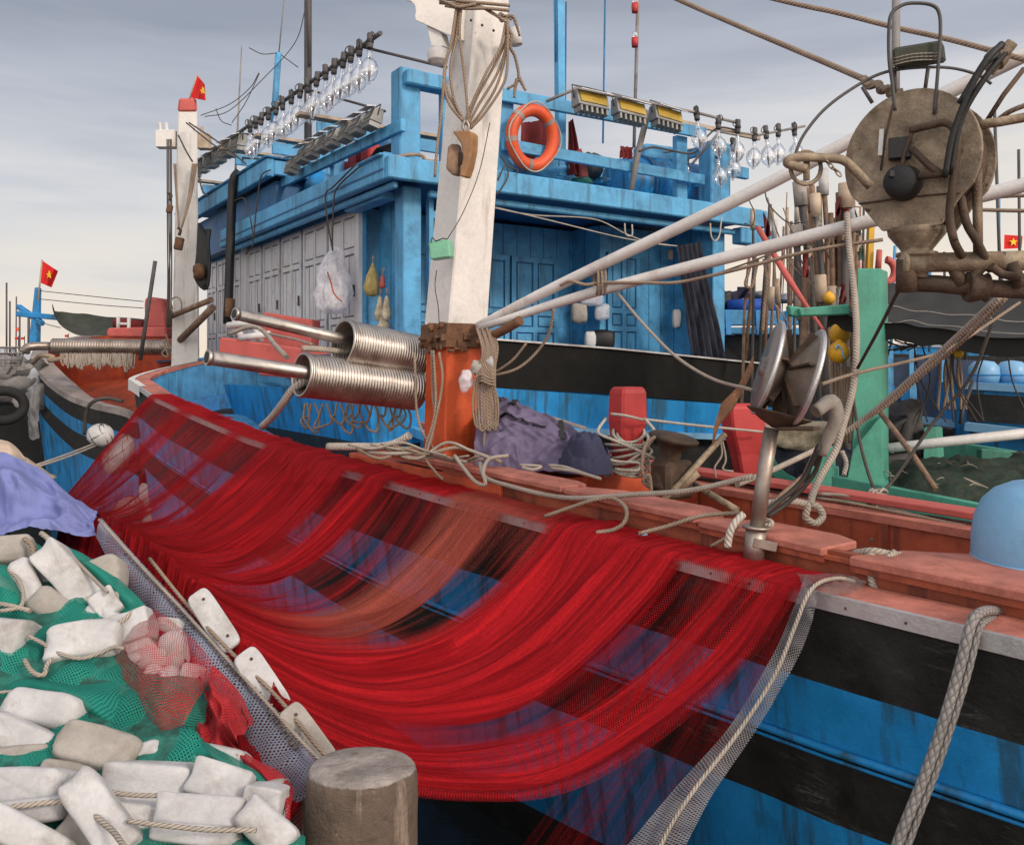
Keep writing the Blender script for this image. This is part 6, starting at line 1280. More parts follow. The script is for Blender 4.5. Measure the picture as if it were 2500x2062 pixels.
hang('dark blue net hanging like a curtain at the right of the cabin', (1650, 600, 1712, 590), (1688, 884, 1772, 888), -.25, 'net_black2', 1., 34, .06, 'hanging_net', 'fishing net')
hang('dark red cloth hanging on the roof railing beside the lifebuoy', (1388, 298, 1398, 290), (1385, 425, 1425, 432), .25, 'cloth_red', 2., 14, .07)
hang('red cloth hung over the middle rail right of the lifebuoy', (1515, 357, 1545, 360), (1516, 385, 1540, 390), -.14, 'cloth_red', 5., 16, .04)
hang('dark red cloth bundle on the roof behind the lifebuoy', (1270, 300, 1350, 290), (1265, 385, 1340, 395), .9, 'cloth_red', 7., 12, .1)
m = MB(); m.tube([PB(1412, 365, .2), PB(1420, 390, .2), PB(1425, 432, .2)], [.05, .06, .08], 10); m.thing('bottle', 'tall reddish brown bottle shaped item on the cabin roof edge', 'bottle', M['fadered'])
for i, (x, y, rx, rz, lab, mt) in enumerate(((1255, 425, .35, .18, 'blue bundled sheet on the roof below the lifebuoy', 'blue_dark'), (1345, 415, .3, .2, 'blue sheet heap on the roof right of the lifebuoy', 'cabin_blue'), (1420, 445, .18, .07, 'small turquoise net lump on the roof edge', 'green'), (1470, 448, .16, .08, 'grey blue lump on the roof edge near the strut', 'hull_blue'), (1450, 405, .17, .2, 'grey cloth bundle behind the middle rail', 'darkgrey'))):
    m = MB(); m.ball(PB(x, y, .55), (rx, .25, rz), None, .8, 18, 12, 0, .3, i * 7.); m.thing('cloth_bundle', lab, 'bundle', M[mt])
WT = thing('water_tank', 'big blue plastic tank lying on the cabin roof behind the railing', 'tank', PB(1590, 500, .9))
tnk = MB(); a, b = PB(1500, 445, .95), PB(1690, 462, .95); tnk.tube([a, a.lerp(b, .5), b], [.40, .50, .46], 24); tnk.build('body', M['hull_blue'], WT, bevel=.03)
tnk = MB(); tnk.beam(PB(1560, 375, .9), PB(1640, 385, .9), .4, .3); tnk.build('lid', M['cabin_blue'], WT, bevel=.05)
for t in (.3, .62): q2 = MB(); q2.tube([a.lerp(b, t - .02), a.lerp(b, t + .02)], .512, 24); q2.build('band', M['blue_dark'], WT)
# red cans and clutter on the left part of the roof
for i, (x, y, w_, h_, lab) in enumerate(((872, 400, .3, .42, 'red jerry can on the left roof edge, left one'), (905, 392, .32, .45, 'red jerry can on the left roof edge, right one'), (890, 378, .14, .3, 'narrow red can behind the two jerry cans'))):
    r = thing('jerry_can', lab, 'can', PA(x, y + 20, .35), 'red cans on the cabin roof'); m = MB(); m.box(PA(x, y, .35), (.22, w_, h_), Matrix.Rotation(AV - PI / 2, 3, 'Z')); m.build('body', M['cloth_red'] if i == 2 else M['redpaint'], r, bevel=.03)
    m = MB(); p = PA(x, y, .35) + Z * h_ / 2; m.tube([p + V2 * -.08, p + V2 * -.06 + Z * .06, p + V2 * .06 + Z * .06, p + V2 * .08], .018, 6); m.build('handle', M['redpaint'], r)
for i, (x, y, a_, rx, rz, lab, mt) in enumerate(((935, 372, .7, .4, .22, 'coil of blue and dark hoses on the roof behind the red cans', 'blue_dark'), (745, 470, .5, .3, .35, 'blue round vent on the roof under the grey flood lamps', 'cabin_blue'), (785, 455, .6, .3, .25, 'blue covered box on the roof left of the red cans', 'hull_blue'), (840, 425, .6, .2, .2, 'dark red rag left of the jerry cans', 'cloth_red'), (720, 500, .4, .25, .25, 'dim blue bundle at the far end of the left roof edge', 'blue_dark'))):
    m = MB(); m.ball(PA(x, y, a_), (rx, .3, rz), None, .75, 18, 12, 0, .3, i * 3.3 + 50); m.thing('roof_bundle', lab, 'bundle', M[mt])
m = MB()
for k in range(7): m.tube([PA(905 + 8 * k, 385 - 3 * k, .2), PA(925 + 6 * k, 362 - 2 * k, .15), PA(950 + 3 * k, 375, .15), PA(930, 390 + 2 * k, .1)], .02, 6, k=4)
m.thing('cable_coil', 'loose dark cables spilling over the left roof corner', 'cable', M['hose'])
for pts, lab in ((((870, 400), (815, 455), (795, 475), (800, 540), (812, 610)), 'left cable hanging from the roof down to the white bag'), (((880, 405), (830, 450), (816, 480), (812, 560), (812, 612)), 'right cable hanging from the roof down to the white bag'), (((660, 415), (638, 430), (628, 490), (618, 590)), 'dark cable hanging down the far side wall'), (((572, 490), (600, 490), (618, 590), (600, 620)), 'thin cable loop beside the black exhaust pipe')):
    rope(lab, [PA(x, y, -.5) for x, y in pts], .012, 'rope_dark', 'cable', 'cable')
BG = thing('plastic_bag', 'big crumpled white plastic bag hung on the white side doors', 'bag', PA(815, 745, -.2))
m = MB(); m.lathe([(.02, .50), (.05, .46), (.12, .38), (.17, .28), (.22, .15), (.25, .0), (.24, -.12), (.26, -.22), (.22, -.34), (.24, -.42), (.16, -.50), (.06, -.53), (0, -.54)], PA(818, 682, -.28), Z, 40, wob=.5); m.v = [v + V((.06 * nz3(v.x * 9, v.y * 9, v.z * 7), .05 * nz3(v.x * 9 + 5, v.y * 9, v.z * 7), .05 * nz3(v.x * 6, v.y * 6 + 9, v.z * 5))) for v in m.v]; m.build('bag', M['plastic'], BG)
m = MB(); m.tube([PA(800, 665, -.55), PA(808, 690, -.58), PA(815, 715, -.58), PA(825, 728, -.55), PA(835, 735, -.5)], .012, 6, k=4); m.build('string', M['redbrown'], BG)
def netbag(x, y, h_, w_, lab, mt):
    r = thing('net_bag', lab, 'net bag', PA(x, y + h_, -.02), 'net bags on the blue side wall'); m = MB(); p = PA(x, y, -.02); k = 13.2 / F
    m.lathe([(.01, 0), (.03, -.1 * h_ * k), (w_ * k * .35, -.4 * h_ * k), (w_ * k * .5, -.72 * h_ * k), (w_ * k * .42, -.95 * h_ * k), (0, -h_ * k)], p, Z, 16, wob=.5); m.build('body', M[mt], r)
    m = MB(); m.tube([p, p + Z * .1, p + Z * .12 + U2 * .03, p], .008, 5); m.build('string', M['rope_white'], r)
M['baggold'] = paint('baggold', (.42, .33, .13), .9, var=.4, vs=14, bump=.8, bs=50); M['bagcream'] = paint('bagcream', (.50, .43, .30), .9, var=.4, vs=14, bump=.8, bs=50)
netbag(910, 642, 80, 36, 'yellow net bag on the blue side wall', 'baggold'); netbag(928, 722, 60, 22, 'cream net bag below the yellow one, left', 'bagcream'); netbag(944, 722, 58, 20, 'cream net bag below the yellow one, right', 'bagcream'); netbag(938, 765, 40, 28, 'lowest cream net bag on the blue side wall', 'bagcream'); netbag(934, 672, 30, 14, 'tiny pinkish bag beside the yellow net bag', 'fadered')
for i, (x, y, rx, ry, rz, lab, mt) in enumerate(((1413, 765, .14, .1, .17, 'white jerry can hanging in the cabin recess', 'foam_old_and_shaded'), (1470, 762, .13, .12, .14, 'clear plastic ball bag hanging in the cabin recess', 'plastic'), (1445, 728, .2, .1, .13, 'dim crumpled clear bag at the top of the hanging things in the recess', 'plastic'), (1470, 830, .22, .15, .18, 'dark pot on the deck in the cabin recess', 'black'), (1441, 830, .1, .1, .14, 'white cup beside the dark pot', 'gauge_white'), (1651, 778, .08, .08, .17, 'small white bottle hanging on the right cabin door', 'gauge_white'), (1636, 622, .06, .05, .1, 'little grey lamp above the right cabin door', 'grey'))):
    m = MB(); m.ball(PB(x, y, 1.0 if x < 1500 else .9), (rx, ry, rz), None, .55, 16, 10, 0, .15, i * 9. + 3); m.thing('hanging_item' if i < 3 else ('pot' if i == 3 else 'bottle'), lab, 'container', M[mt])
CLN = [(((1208, 508), (1300, 525), (1450, 535), (1530, 572), (1600, 595), (1690, 603)), 'sagging white washing line across the cabin recess'), (((1208, 506), (1350, 540), (1530, 583), (1690, 606)), 'second thin line across the cabin recess')]
for pts, lab in CLN: rope(lab, [PB(x, y, -.15) for x, y in pts], .011, 'rope_white', 'line', 'line', n=5)
for i, pts in enumerate((((1734, 545), (1736, 575), (1745, 588), (1756, 575), (1762, 530)), ((1525, 545), (1528, 572), (1543, 574), (1543, 548)))): rope('white rope loop hanging from the ' + ('right roof end' if i == 0 else 'roof beam over the recess'), [PB(x, y, -.45) for x, y in pts], .013, 'rope_white')
for i, pts in enumerate((((1216, 440), (1235, 400), (1240, 430), (1225, 460), (1212, 475)), ((1222, 380), (1240, 405), (1262, 415), (1262, 425)))): rope('dark cable drooping at the left end of the roof railing, ' + ('lower' if i == 0 else 'upper'), [PB(x, y, -.45) for x, y in pts], .011, 'rope_dark', 'cable', 'cable')
rope('dark cable drooping below the right lamp boom', [PB(x, y, -.55) for x, y in ((1560, 370), (1600, 360), (1690, 375), (1720, 340), (1755, 312), (1800, 318))], .016, 'rope_dark', 'cable', 'cable')
rope('pale rope laid on the roof corner', [PB(x, y, -.3) for x, y in ((960, 385), (1000, 378), (1030, 380), (1040, 392), (1060, 394))], .025, 'rope')
for pts, lab in ((((500, 285), (560, 270), (640, 195), (720, 105), (746, 20)), 'thin aerial wire from the red topped mast to the steel mast'), (((608, 117), (640, 132), (676, 130)), 'thin wire sagging from the blue aerial mast'), (((490, 282), (560, 255), (610, 215), (632, 178)), 'thin wire beside the tall whip aerial'), (((566, 300), (600, 250), (633, 180)), 'short slanting wire at the foot of the whip aerial'), (((527, 265), (540, 295), (565, 306)), 'curled thin wire beside the red topped mast'), (((687, 135), (728, 165)), 'short stay wire from the blue aerial mast')):
    rope(lab, PL(*[(x, y, 17.8) for x, y in pts]), .009, 'rope_dark', 'wire', 'wire', n=4)
# ------------------------------------------------------------------ gear and flags on the left boat
FRG = thing('rope_fringe', 'fringe of tan cords hanging from the steel ring roller on the left boat', 'rope', P(240, 905, 18.2))
for i in range(64):
    x = 150 + i * 2.75 + R.uniform(-2, 2); l_ = 22 + 26 * abs(nz3(i * .31, 4)) + 14 * R.random(); m = MB(); w_ = R.uniform(2, 6)
    m.tube(PL((x, 862, 18.12), (x + R.uniform(-3, 3), 862 + l_ * .6, 18.05), (x + w_ * .5, 862 + l_, 18.05), (x + w_, 862 + l_ * .6, 18.05), (x + w_ + 1, 864, 18.12)), .011, 4, k=3); m.build('cord', M['rope_pale'], FRG)
rope('tan rope wound at the near end of the left ring roller', PL((80, 885, 18.4), (100, 868, 18.2), (130, 872, 18.1), (120, 880, 18.1), (150, 875, 18.1), (160, 868, 18.1)), .05, 'rope')
rope('rope tangle at the far end of the left ring roller', PL((405, 815, 18.1), (412, 845, 18.1), (395, 862, 18.1), (410, 870, 18.1), (400, 830, 18.1), (418, 850, 18.1), (392, 845, 18.1)), .02, 'rope')
MR = thing('rope_bundle', 'thin lines hanging on the left side of the red topped mast', 'rope', P(412, 780, 17.8))
for x0, x1 in ((408, 410), (412, 415), (416, 412), (418, 419)): m = MB(); m.tube(PL((x0, 340, 17.75), (x0 + 1, 560, 17.7), (x1, 690, 17.7), (x1 - 3, 800, 17.7)), .014, 5, k=3); m.build('line', M['rope_dark'], MR)
for px, py, lab in ((414, 510, 'small pulley hanging left of the red topped mast'), (437, 595, 'large rusty pulley on the face of the red topped mast')):
    r = thing('pulley_block', lab, 'pulley', P(px, py + 25, 17.6)); s2 = 1 if px < 420 else 1.5
    m = MB(); m.box(P(px, py, 17.6), (.11 * s2, .1, .17 * s2), Matrix.Rotation(.2, 3, 'Y')); m.build('cheek', M['rust_orange'], r, bevel=.02)
    m = MB(); m.tube(PL((px, py - 20, 17.6), (px + 4, py - 34, 17.6), (px - 3, py - 38, 17.6)), .03, 6, k=3); m.build('hook', M['rustdark'], r)
BRp = thing('rope_bundle', 'brown ropes gathered to a point on the red topped mast', 'rope', P(440, 560, 17.6))
for x0 in (425, 429, 470, 474, 478, 481): m = MB(); m.tube(PL((x0, 400, 17.85), (lerp(x0, 440, .35), 480, 17.75), (440 + (x0 - 450) * .12, 556, 17.65)), .016, 5, k=3); m.build('strand', M['rope'], BRp)
m = MB(); [m.tube([P(430 + (14 + 2 * k) * math.cos(t), 745 + (20 + k) * math.sin(t), 17.7 - .02 * k) for t in [2 * PI * i / 20 for i in range(20)]], .016, 5, closed=True) for k in range(1)]; m.thing('rope_coil', 'small rope ring hung low on the red topped mast', 'rope', M['rope'])
for pts, lab in ((((455, 300, 17.8), (510, 345, 17.2), (560, 380, 17)), 'upper stay from the red topped mast to the flood lamps'), (((462, 300, 17.8), (540, 352, 17.2), (600, 400, 17)), 'lower stay from the red topped mast to the blue cabin'), (((435, 330, 17.7), (455, 370, 17.7), (470, 395, 17.7)), 'short line across the red topped mast'), (((484, 400, 17.6), (492, 460, 17.5), (508, 480, 17.5)), 'slack line between the red topped mast and the cabin')): rope(lab, PL(*pts), .016, 'rope_dark')
HC = thing('hose_coil', 'black hoses and cables bundled at the left end of the blue cabin', 'hose', P(500, 700, 17.4))
for k in range(9): m = MB(); m.tube(PL((486 + k * 3, 545 + 4 * k, 17.4), (482 + 3 * k, 620, 17.3), (478 + 4 * k, 680 - 2 * k, 17.3), (505, 705 - k, 17.3), (512 - k, 640, 17.3), (505 + k, 560, 17.4)), .028, 6, k=4); m.build('loop', M['black'], HC)
m = MB(); m.ball(P(486, 662, 17.2), (.12, .1, .14), None, .7, 14, 10, 0, .3, 5); m.build('reel', M['rust_orange'], HC)
def star(c, r, ax, up, th, parent):
    ax = V(ax).normalized(); up = V(up).normalized(); rt_ = up.cross(ax); m = MB(); po = []
    for i in range(10): a = PI / 2 + PI * i / 5; rr = r if i % 2 == 0 else r * .42; po.append(V(c) + rt_ * rr * math.cos(a) + up * rr * math.sin(a) - ax * th / 2)
    m.prism(po, ax * th); return m.build('star', M['star'], parent)
def flag(label, corners, Y, pole, prad, scol='darkgrey', st=None, wav=.06, group=None, curl=0):
    """corners: top hoist, top fly, bottom fly, bottom hoist in photo pixels"""
    r = thing('flag', label, 'flag', P(*pole[0], Y), group); c = [V((x, y, 0)) for x, y in corners]; m = MB()
    m.grid(lambda u, v: P(*(c[0].lerp(c[1], u).lerp(c[3].lerp(c[2], u), v)).xy, Y + wav * math.sin(u * 7 + v * 1.5) * (u + .1) * 2), 24, 14)
    cloth = m.build('cloth', M['flag'], r)
    m = MB(); m.tube([P(*pole[0], Y + .01), P(*pole[1], Y + .01)], prad, 6); m.build('pole', M[scol], r)
    if st: star(P(st[0], st[1], Y - .14 * wav / .06), st[2] / F * Y, (st[3] if len(st) > 3 else 0, 1, 0), (0, 0, 1), .02, cloth)
FG = 'red flags with a yellow star'
flag('red flag with a yellow star on the blue cross shaped post at far left', [(103, 636), (142, 662), (126, 702), (98, 690)], 21, ((93, 735), (103, 634)), .02, 'timber', (120, 671, 10, .5), group=FG)
flag('torn red flag on top of the red capped white mast', [(481, 184), (500, 206), (502, 246), (463, 238)], 18, ((462, 245), (481, 183)), .015, 'timber', (495, 222, 9, .6), .08, group=FG)
flag('red flag with a yellow star at the right edge below the drum hauler', [(2452, 573), (2497, 576), (2494, 606), (2451, 608)], 26, ((2440, 760), (2440, 480)), .03, 'cabin_blue', (2474, 591, 10.5), .02, group=FG)
flag('small red flag among the far boats at the left', [(38, 800), (48, 800), (48, 808), (38, 808)], 60, ((48, 870), (48, 690 + 100)), .03, 'darkgrey', (43, 804, 2.5), .02, group=FG)
flag('red and yellow flag end above the small blue boat', [(1811, 711), (1831, 716), (1830, 731), (1808, 727)], 16, ((1832, 770), (1832, 700)), .02, 'darkgrey', (1824, 726, 5), .02, group=FG)
for i, (x, y) in enumerate(((40, 826), (55, 826), (162, 820))): flag(('tiny red flag low among the far boats, ' + ('left', 'middle', 'right')[i]), [(x - 4, y - 3), (x + 5, y - 3), (x + 5, y + 3), (x - 4, y + 3)], 58, ((x + 5, y + 30), (x + 5, y - 6)), .03, wav=.02, group=FG)
CP = thing('signal_post', 'blue cross shaped post on the bow of the boat at far left', 'post', P(85, 840, 21.2))
m = MB(); m.beam(P(84, 850, 21.2), P(93, 702, 21.2), .22, .2, w1=.12, h1=.12); m.build('post', M['hull_blue'], CP, bevel=.02)
m = MB(); m.beam(P(44, 766, 21.3), P(150, 776, 20.9), .14, .13); m.build('crossbar', M['hull_blue'], CP, bevel=.02)
m = MB(); m.beam(P(45, 748, 21.6), P(104, 790, 21.0), .12, .12); m.build('crossbar', M['hull_blue'], CP, bevel=.02)
for pts, lab in ((((98, 710, 21), (250, 726, 20.5), (350, 736, 20)), 'upper thin line from the blue cross post to the bow post'), (((98, 730, 21), (250, 745, 20.5), (350, 752, 20)), 'lower thin line from the blue cross post to the bow post'), (((70, 772, 21.2), (110, 790, 20.6), (148, 800, 20)), 'dark line from the blue cross post to the olive awning')): rope(lab, PL(*pts), .009, 'rope_dark', 'line', 'line', n=4)
AW = MB(); tA = crom(PL((127, 740, 21), (134, 757, 20.9), (190, 765, 20.8), (260, 772, 20.6), (360, 780, 20)), 5); bA = crom(PL((128, 741, 20.9), (147, 790, 20.0), (190, 818, 19.6), (262, 816, 19.4), (360, 806, 19.3)), 5)
AW.grid(lambda u, v: tA[int(u * (len(tA) - 1))].lerp(bA[int(u * (len(bA) - 1))], v) + V((0, 0, -.08 * math.sin(PI * v) + .04 * nz3(u * 6, v * 4))), len(tA) - 1, 12); AW.thing('awning', 'olive awning cloth stretched over the bow of the left boat', 'awning', M['olive'])
for k, (pts, r) in enumerate((((288, 808, 19.3), (288, 780, 19.3), (312, 778, 19.3), (315, 812, 19.3)), ((288, 792, 19.3), (318, 792, 19.3), (318, 775, 19.3)))[:0]): pass
m = MB(); m.tube(PL((288, 806, 18.95), (289, 772, 18.95)), .04, 8); m.tube(PL((314, 822, 18.95), (315, 775, 18.95)), .04, 8); m.tube(PL((286, 790, 18.95), (318, 791, 18.95)), .03, 8); m.thing('rail_frame', 'white pipe frame on the winch table of the left boat', 'frame', M['gauge_white'])
m = MB(); m.tube(PL((282, 788, 19.6), (352, 796, 19.5)), .12, 12); m.thing('rolled_cover', 'dark red rolled cover beside the bow post', 'roll', M['cloth_red'])
rope('blue hose bent over the rail of the left boat', PL((206, 1060, 16.8), (210, 1010, 16.7), (225, 982, 16.6), (260, 972, 16.6), (300, 980, 16.6)), .035, 'rope_dark', 'hose', 'hose')
# dark corner at far left: tyres, basket, ragged nets, a moored hull
for px, py, Y, r_, lab in ((8, 990, 16, .27, 'black tyre fender hanging at the left edge'), (20, 905, 20, .3, 'dark tyre fender higher up at the left edge')):
    m = MB(); c = P(px, py, Y); m.tube([c + V((.15 * math.sin(t) * 0 + math.cos(t) * r_, .2 * math.cos(t), math.sin(t) * r_)) for t in [2 * PI * i / 28 for i in range(28)]], r_ * .33, 12, closed=True); m.thing('tyre_fender', lab, 'tyre', M['tyre'], 'tyre fenders at the left')
BK = thing('basket', 'round dark wire basket among the clutter at the left edge', 'basket', P(22, 892, 19))
for z in (0, .13, .26, .39): m = MB(); c = P(22, 892, 19) + Z * z; rr = .22 + .25 * z; m.tube([c + V((math.cos(t) * rr, math.sin(t) * rr, 0)) for t in [2 * PI * i / 20 for i in range(20)]], .014, 5, closed=True); m.build('hoop', M['grey'], BK)
for i in range(14): a = 2 * PI * i / 14; m = MB(); c = P(22, 892, 19); m.tube([c + V((math.cos(a) * .22, math.sin(a) * .22, 0)), c + V((math.cos(a) * .32, math.sin(a) * .32, .4))], .008, 4); m.build('stave', M['grey'], BK)
dkb = thing('fishing_boat', 'dark weathered boat stern in the shade at the left edge', 'boat', P(30, 1060, 20))
m = MB(); m.prism(PL((-160, 925, 20.5), (95, 905, 21.5), (110, 1300, 21.5), (-160, 1300, 20.5)), (-1, 4, 0)); m.build('hull', M['hull_black'], dkb)
m = MB(); m.beam(P(-160, 918, 20.4), P(92, 900, 21.4), .3, .12); m.build('rail', M['greycap'], dkb)
for i, (x, y, w_, h_, mt) in enumerate(((15, 905, .5, .3, 'grey'), (60, 905, .45, .25, 'darkgrey'), (45, 925, .5, .3, 'grey'), (85, 930, .2, .35, 'farwhite'), (28, 955, .6, .3, 'darkgrey'), (75, 965, .4, .3, 'grey'))):
    m = MB(); m.ball(P(x, y, 19.6), (w_, .3, h_), None, .6, 18, 12, 0, .5, i * 5. + 1); m.thing('net_bundle', ('grey', 'dark', 'light grey', 'small whitish', 'large dark', 'ragged grey')[i] + ' bundle heaped on the shaded boat at far left', 'bundle', M[mt], 'bundles on the shaded boat')
m = patch([(65, 960, 18.4), (80, 940, 18.3), (96, 945, 18.2)], [(72, 1070, 18.0), (82, 1075, 17.9), (95, 1070, 17.8)], 16, 24, .1, .08, 3., dens=.3); m.thing('hanging_net', 'torn grey net scrap hanging on the bow of the left boat', 'fishing net', M['net_grey'])
# far boats and shore
def farboat(x, y, Y, w_, label, hullm, cabm, mastn=1):
    k = Y / F; r = thing('fishing_boat', label, 'boat', P(x, y + 12, Y), 'far boats in the harbour')
    m = MB(); m.prism([P(x - w_ / 2, y, Y), P(x - w_ * .42, y + w_ * .12, Y), P(x + w_ * .45, y + w_ * .12, Y), P(x + w_ * .55, y - w_ * .05, Y)], (0, w_ * k * .3, 0)); m.build('hull', M[hullm], r)
    m = MB(); m.prism([P(x - w_ * .38, y - w_ * .16, Y + .2), P(x - w_ * .4, y + .5, Y + .2), P(x + w_ * .12, y + .5, Y + .2), P(x + w_ * .1, y - w_ * .16, Y + .2)], (0, w_ * k * .2, 0)); m.build('cabin', M[cabm], r)
    m = MB(); m.prism([P(x - w_ * .42, y - w_ * .16, Y + .1), P(x + w_ * .15, y - w_ * .16, Y + .1), P(x + w_ * .15, y - w_ * .18, Y + .1), P(x - w_ * .42, y - w_ * .18, Y + .1)], (0, w_ * k * .24, 0)); m.build('roof', M[hullm], r)
    for q in range(mastn): m = MB(); xx = x - w_ * .2 + q * w_ * .4; m.tube([P(xx, y, Y + .4), P(xx + 1, y - w_ * (.9 + .3 * q), Y + .4)], .05, 6); m.build('mast', M['darkgrey'], r)
farboat(15, 868, 70, 120, 'pale far boat at the left edge with a tall thin mast', 'farwhite', 'farwhite', 2)
farboat(110, 868, 90, 70, 'small far boat between the left edge and the blue cross post', 'hull_blue', 'farwhite', 1)
for i, (x, y0, y1, Y) in enumerate(((16, 880, 690, 60), (24, 880, 735, 60), (48, 890, 760, 58), (70, 850, 775, 40))): m = MB(); m.tube([P(x, y0, Y), P(x, y1, Y)], .06, 5); m.thing('ship_mast', ('tallest', 'second tallest', 'short', 'lowest')[i] + ' thin mast among the far boats at left', 'mast', M['darkgrey'], 'thin masts at the far left')
shore = MB(); shore.prism([V((-500, 380, -1.3)), V((-500, 380, 3.5)), V((-120, 400, 5.5)), V((60, 410, 4.0)), V((300, 400, 6.5)), V((560, 390, 4)), V((560, 390, -1.3))], (0, 25, 0)); struct(shore.build('far_breakwater', M['concrete']))
# ------------------------------------------------------------------ green boat on the right
b3_ = thing('fishing_boat', 'turquoise green wooden boat with a tall green post, moored beyond the near boat', 'boat', P(2200, 1300, 8))
A0, A1 = P(2030, 1160, 7.55), P(2640, 1278, 6.35); d3 = (A1 - A0).normalized(); d3.z = 0; d3.normalize(); n3 = V((-d3.y, d3.x, 0)); n3 = n3 if n3.y > 0 else -n3
if n3.x < 0 and n3.y < 0: n3 = -n3
m = MB(); m.hexa([A0 - Z * .22, A1 - Z * .22, A1 - Z * .22 + n3 * .07, A0 - Z * .22 + n3 * .07, A0, A1, A1 + n3 * .07, A0 + n3 * .07]); m.build('rail_plank', M['green'], b3_, bevel=.008)
m = MB(); m.hexa([A0 - Z * 1.7 + n3 * .3, A1 - Z * 1.7 + n3 * .3, A1 - Z * 1.7 + n3 * 2.9, A0 - Z * 1.7 + n3 * 2.9, A0 - Z * .225, A1 - Z * .225, A1 - Z * .225 + n3 * 3.2, A0 - Z * .225 + n3 * 3.2]); m.build('hull', M['green_dark'], b3_)
m = MB(); m.hexa([A0 + n3 * 3.1 - Z * .3, A1 + n3 * 3.1 - Z * .3, A1 + n3 * 3.2 - Z * .3, A0 + n3 * 3.2 - Z * .3, A0 + n3 * 3.1 + Z * .12, A1 + n3 * 3.1 + Z * .12, A1 + n3 * 3.2 + Z * .12, A0 + n3 * 3.2 + Z * .12]); m.build('far_plank', M['green'], b3_, bevel=.008)
def gbox(pts, Y, off, nm='plank', mt='green', bv=.012): m = MB(); m.prism([P(x, y, Y) for x, y in pts], off); return m.build(nm, M[mt], b3_, bevel=bv)
gbox([(2078, 1165), (2153, 1165), (2150, 655), (2092, 655)], 7.9, (.16, .22, 0), 'post')
gbox([(2153, 1010), (2158, 1200), (2060, 1200), (2080, 1100)], 7.8, (.1, .12, 0), 'post_knee')
gbox([(1994, 1192), (1998, 1096), (2008, 1090), (2030, 1090), (2040, 1096), (2040, 1192)], 7.6, (.05, .15, 0), 'mooring_bitt')
gbox([(1975, 1200), (1978, 1140), (2045, 1140), (2045, 1215)], 7.55, (.05, .1, 0), 'mooring_bitt')
gbox([(2252, 1152), (2254, 1042), (2284, 1042), (2290, 1152)], 8.6, (.12, .1, 0), 'mooring_bitt')
gbox([(1835, 1070), (1858, 1068), (1900, 1135), (1975, 1192), (1925, 1195), (1880, 1160), (1835, 1160)], 8.6, (.1, .3, 0), 'stem_knee')
gbox([(1950, 752), (2075, 742), (2075, 768), (1955, 772)], 8.1, (.0, .1, 0), 'crosstree')
gbox([(2395, 1095), (2600, 1112), (2600, 1170), (2395, 1150)], 9.2, (0, .1, 0), 'inner_plank', 'green_dark')
gbox([(1925, 745), (1965, 752), (1955, 775), (1930, 770)], 8.15, (0, .1, 0), 'crosstree_end')
SP = MB(); SP.tube(PL((2130, 1098, 8.0), (2310, 1078, 7.8), (2620, 1045, 7.5)), .045, 10); SP.thing('spar', 'long grey spar lying across the green boat at the right', 'spar', M['white_pipe'])
for pts, lab in ((((2148, 1005, 7.7), (2225, 1105, 7.3), (2285, 1195, 7.0)), 'thin brown pole leaning from the green post to the green rail'), (((1995, 1095, 7.4), (1965, 1160, 7.2), (1855, 1255, 6.6)), 'thin pole leaning on the far pink rail')): m = MB(); m.tube(PL(*pts), .024, 8); m.thing('pole', lab, 'pole', M['bamboo'])
m = MB(); cN = P(2420, 1190, 8.2)
m.grid(lambda u, v: V((lerp(2.75, 6.4, u), lerp(7.3, 9.6, v), H - 1.30 + .42 * math.sin(PI * v) ** .7 * smooth(u * 3) + .10 * nz3(u * 9, v * 7, 3) + .06 * nz3(u * 26, v * 20, 5))), 70, 40); NP = thing('net_pile', 'dark green net heap lying in the green boat', 'net pile', V((4.4, 8.2, H - 1.3))); m.build('heap', paint('seanet', (.022, .042, .03), .95, var=.6, vs=14, dirt=(.06, .055, .035), damt=.6, ds=16, bump=1., bs=90), NP)
for i in range(46): a = V((R.uniform(3.1, 5.4), R.uniform(7.5, 8.5), H - .98 + R.uniform(-.12, .12))); m = MB(); m.tube([a + V((R.uniform(-.12, .12), R.uniform(-.1, .1), R.uniform(-.05, .07))) for _ in range(5)], .006, 4, k=4); m.build('cord', M['rope_pale'] if i % 3 else M['rope_dark'], NP)
KT = thing('rope_knot', 'knotted pale ropes tied round the green rail', 'rope', P(2140, 1215, 6.8))
for i in range(9): rr = random.Random(i); m = MB(); m.tube([P(2142 + rr.uniform(-24, 24), 1215 + rr.uniform(-22, 22), 6.75 + rr.uniform(-.08, .08)) for _ in range(6)], .011, 6, k=5); m.build('turn', M['rope_pale'], KT)
for pts in (((2140, 1230, 6.7), (2138, 1270, 6.5), (2128, 1318, 6.3)), ((2158, 1225, 6.7), (2162, 1250, 6.6), (2150, 1280, 6.4), (2152, 1325, 6.25)), ((2125, 1240, 6.7), (2105, 1248, 6.6), (2082, 1254, 6.5))): m = MB(); m.tube(PL(*pts), .012, 6, k=5); m.build('tail', M['rope_pale'], KT)
rope('pale rope along the outside of the far pink rail', PL((2000, 1205, 6.75), (2080, 1212, 6.6), (2160, 1235, 6.4), (2240, 1258, 6.2), (2350, 1290, 5.9)), .014, 'rope_pale')
rope('second rope along the far pink rail', PL((1995, 1215, 6.7), (2080, 1228, 6.5), (2200, 1252, 6.25), (2360, 1284, 5.9)), .011, 'rope')
rope('frayed white cord tied on the green post foot', PL((2055, 1100, 7.5), (2066, 1130, 7.5), (2060, 1160, 7.5)), .02, 'rope_white')
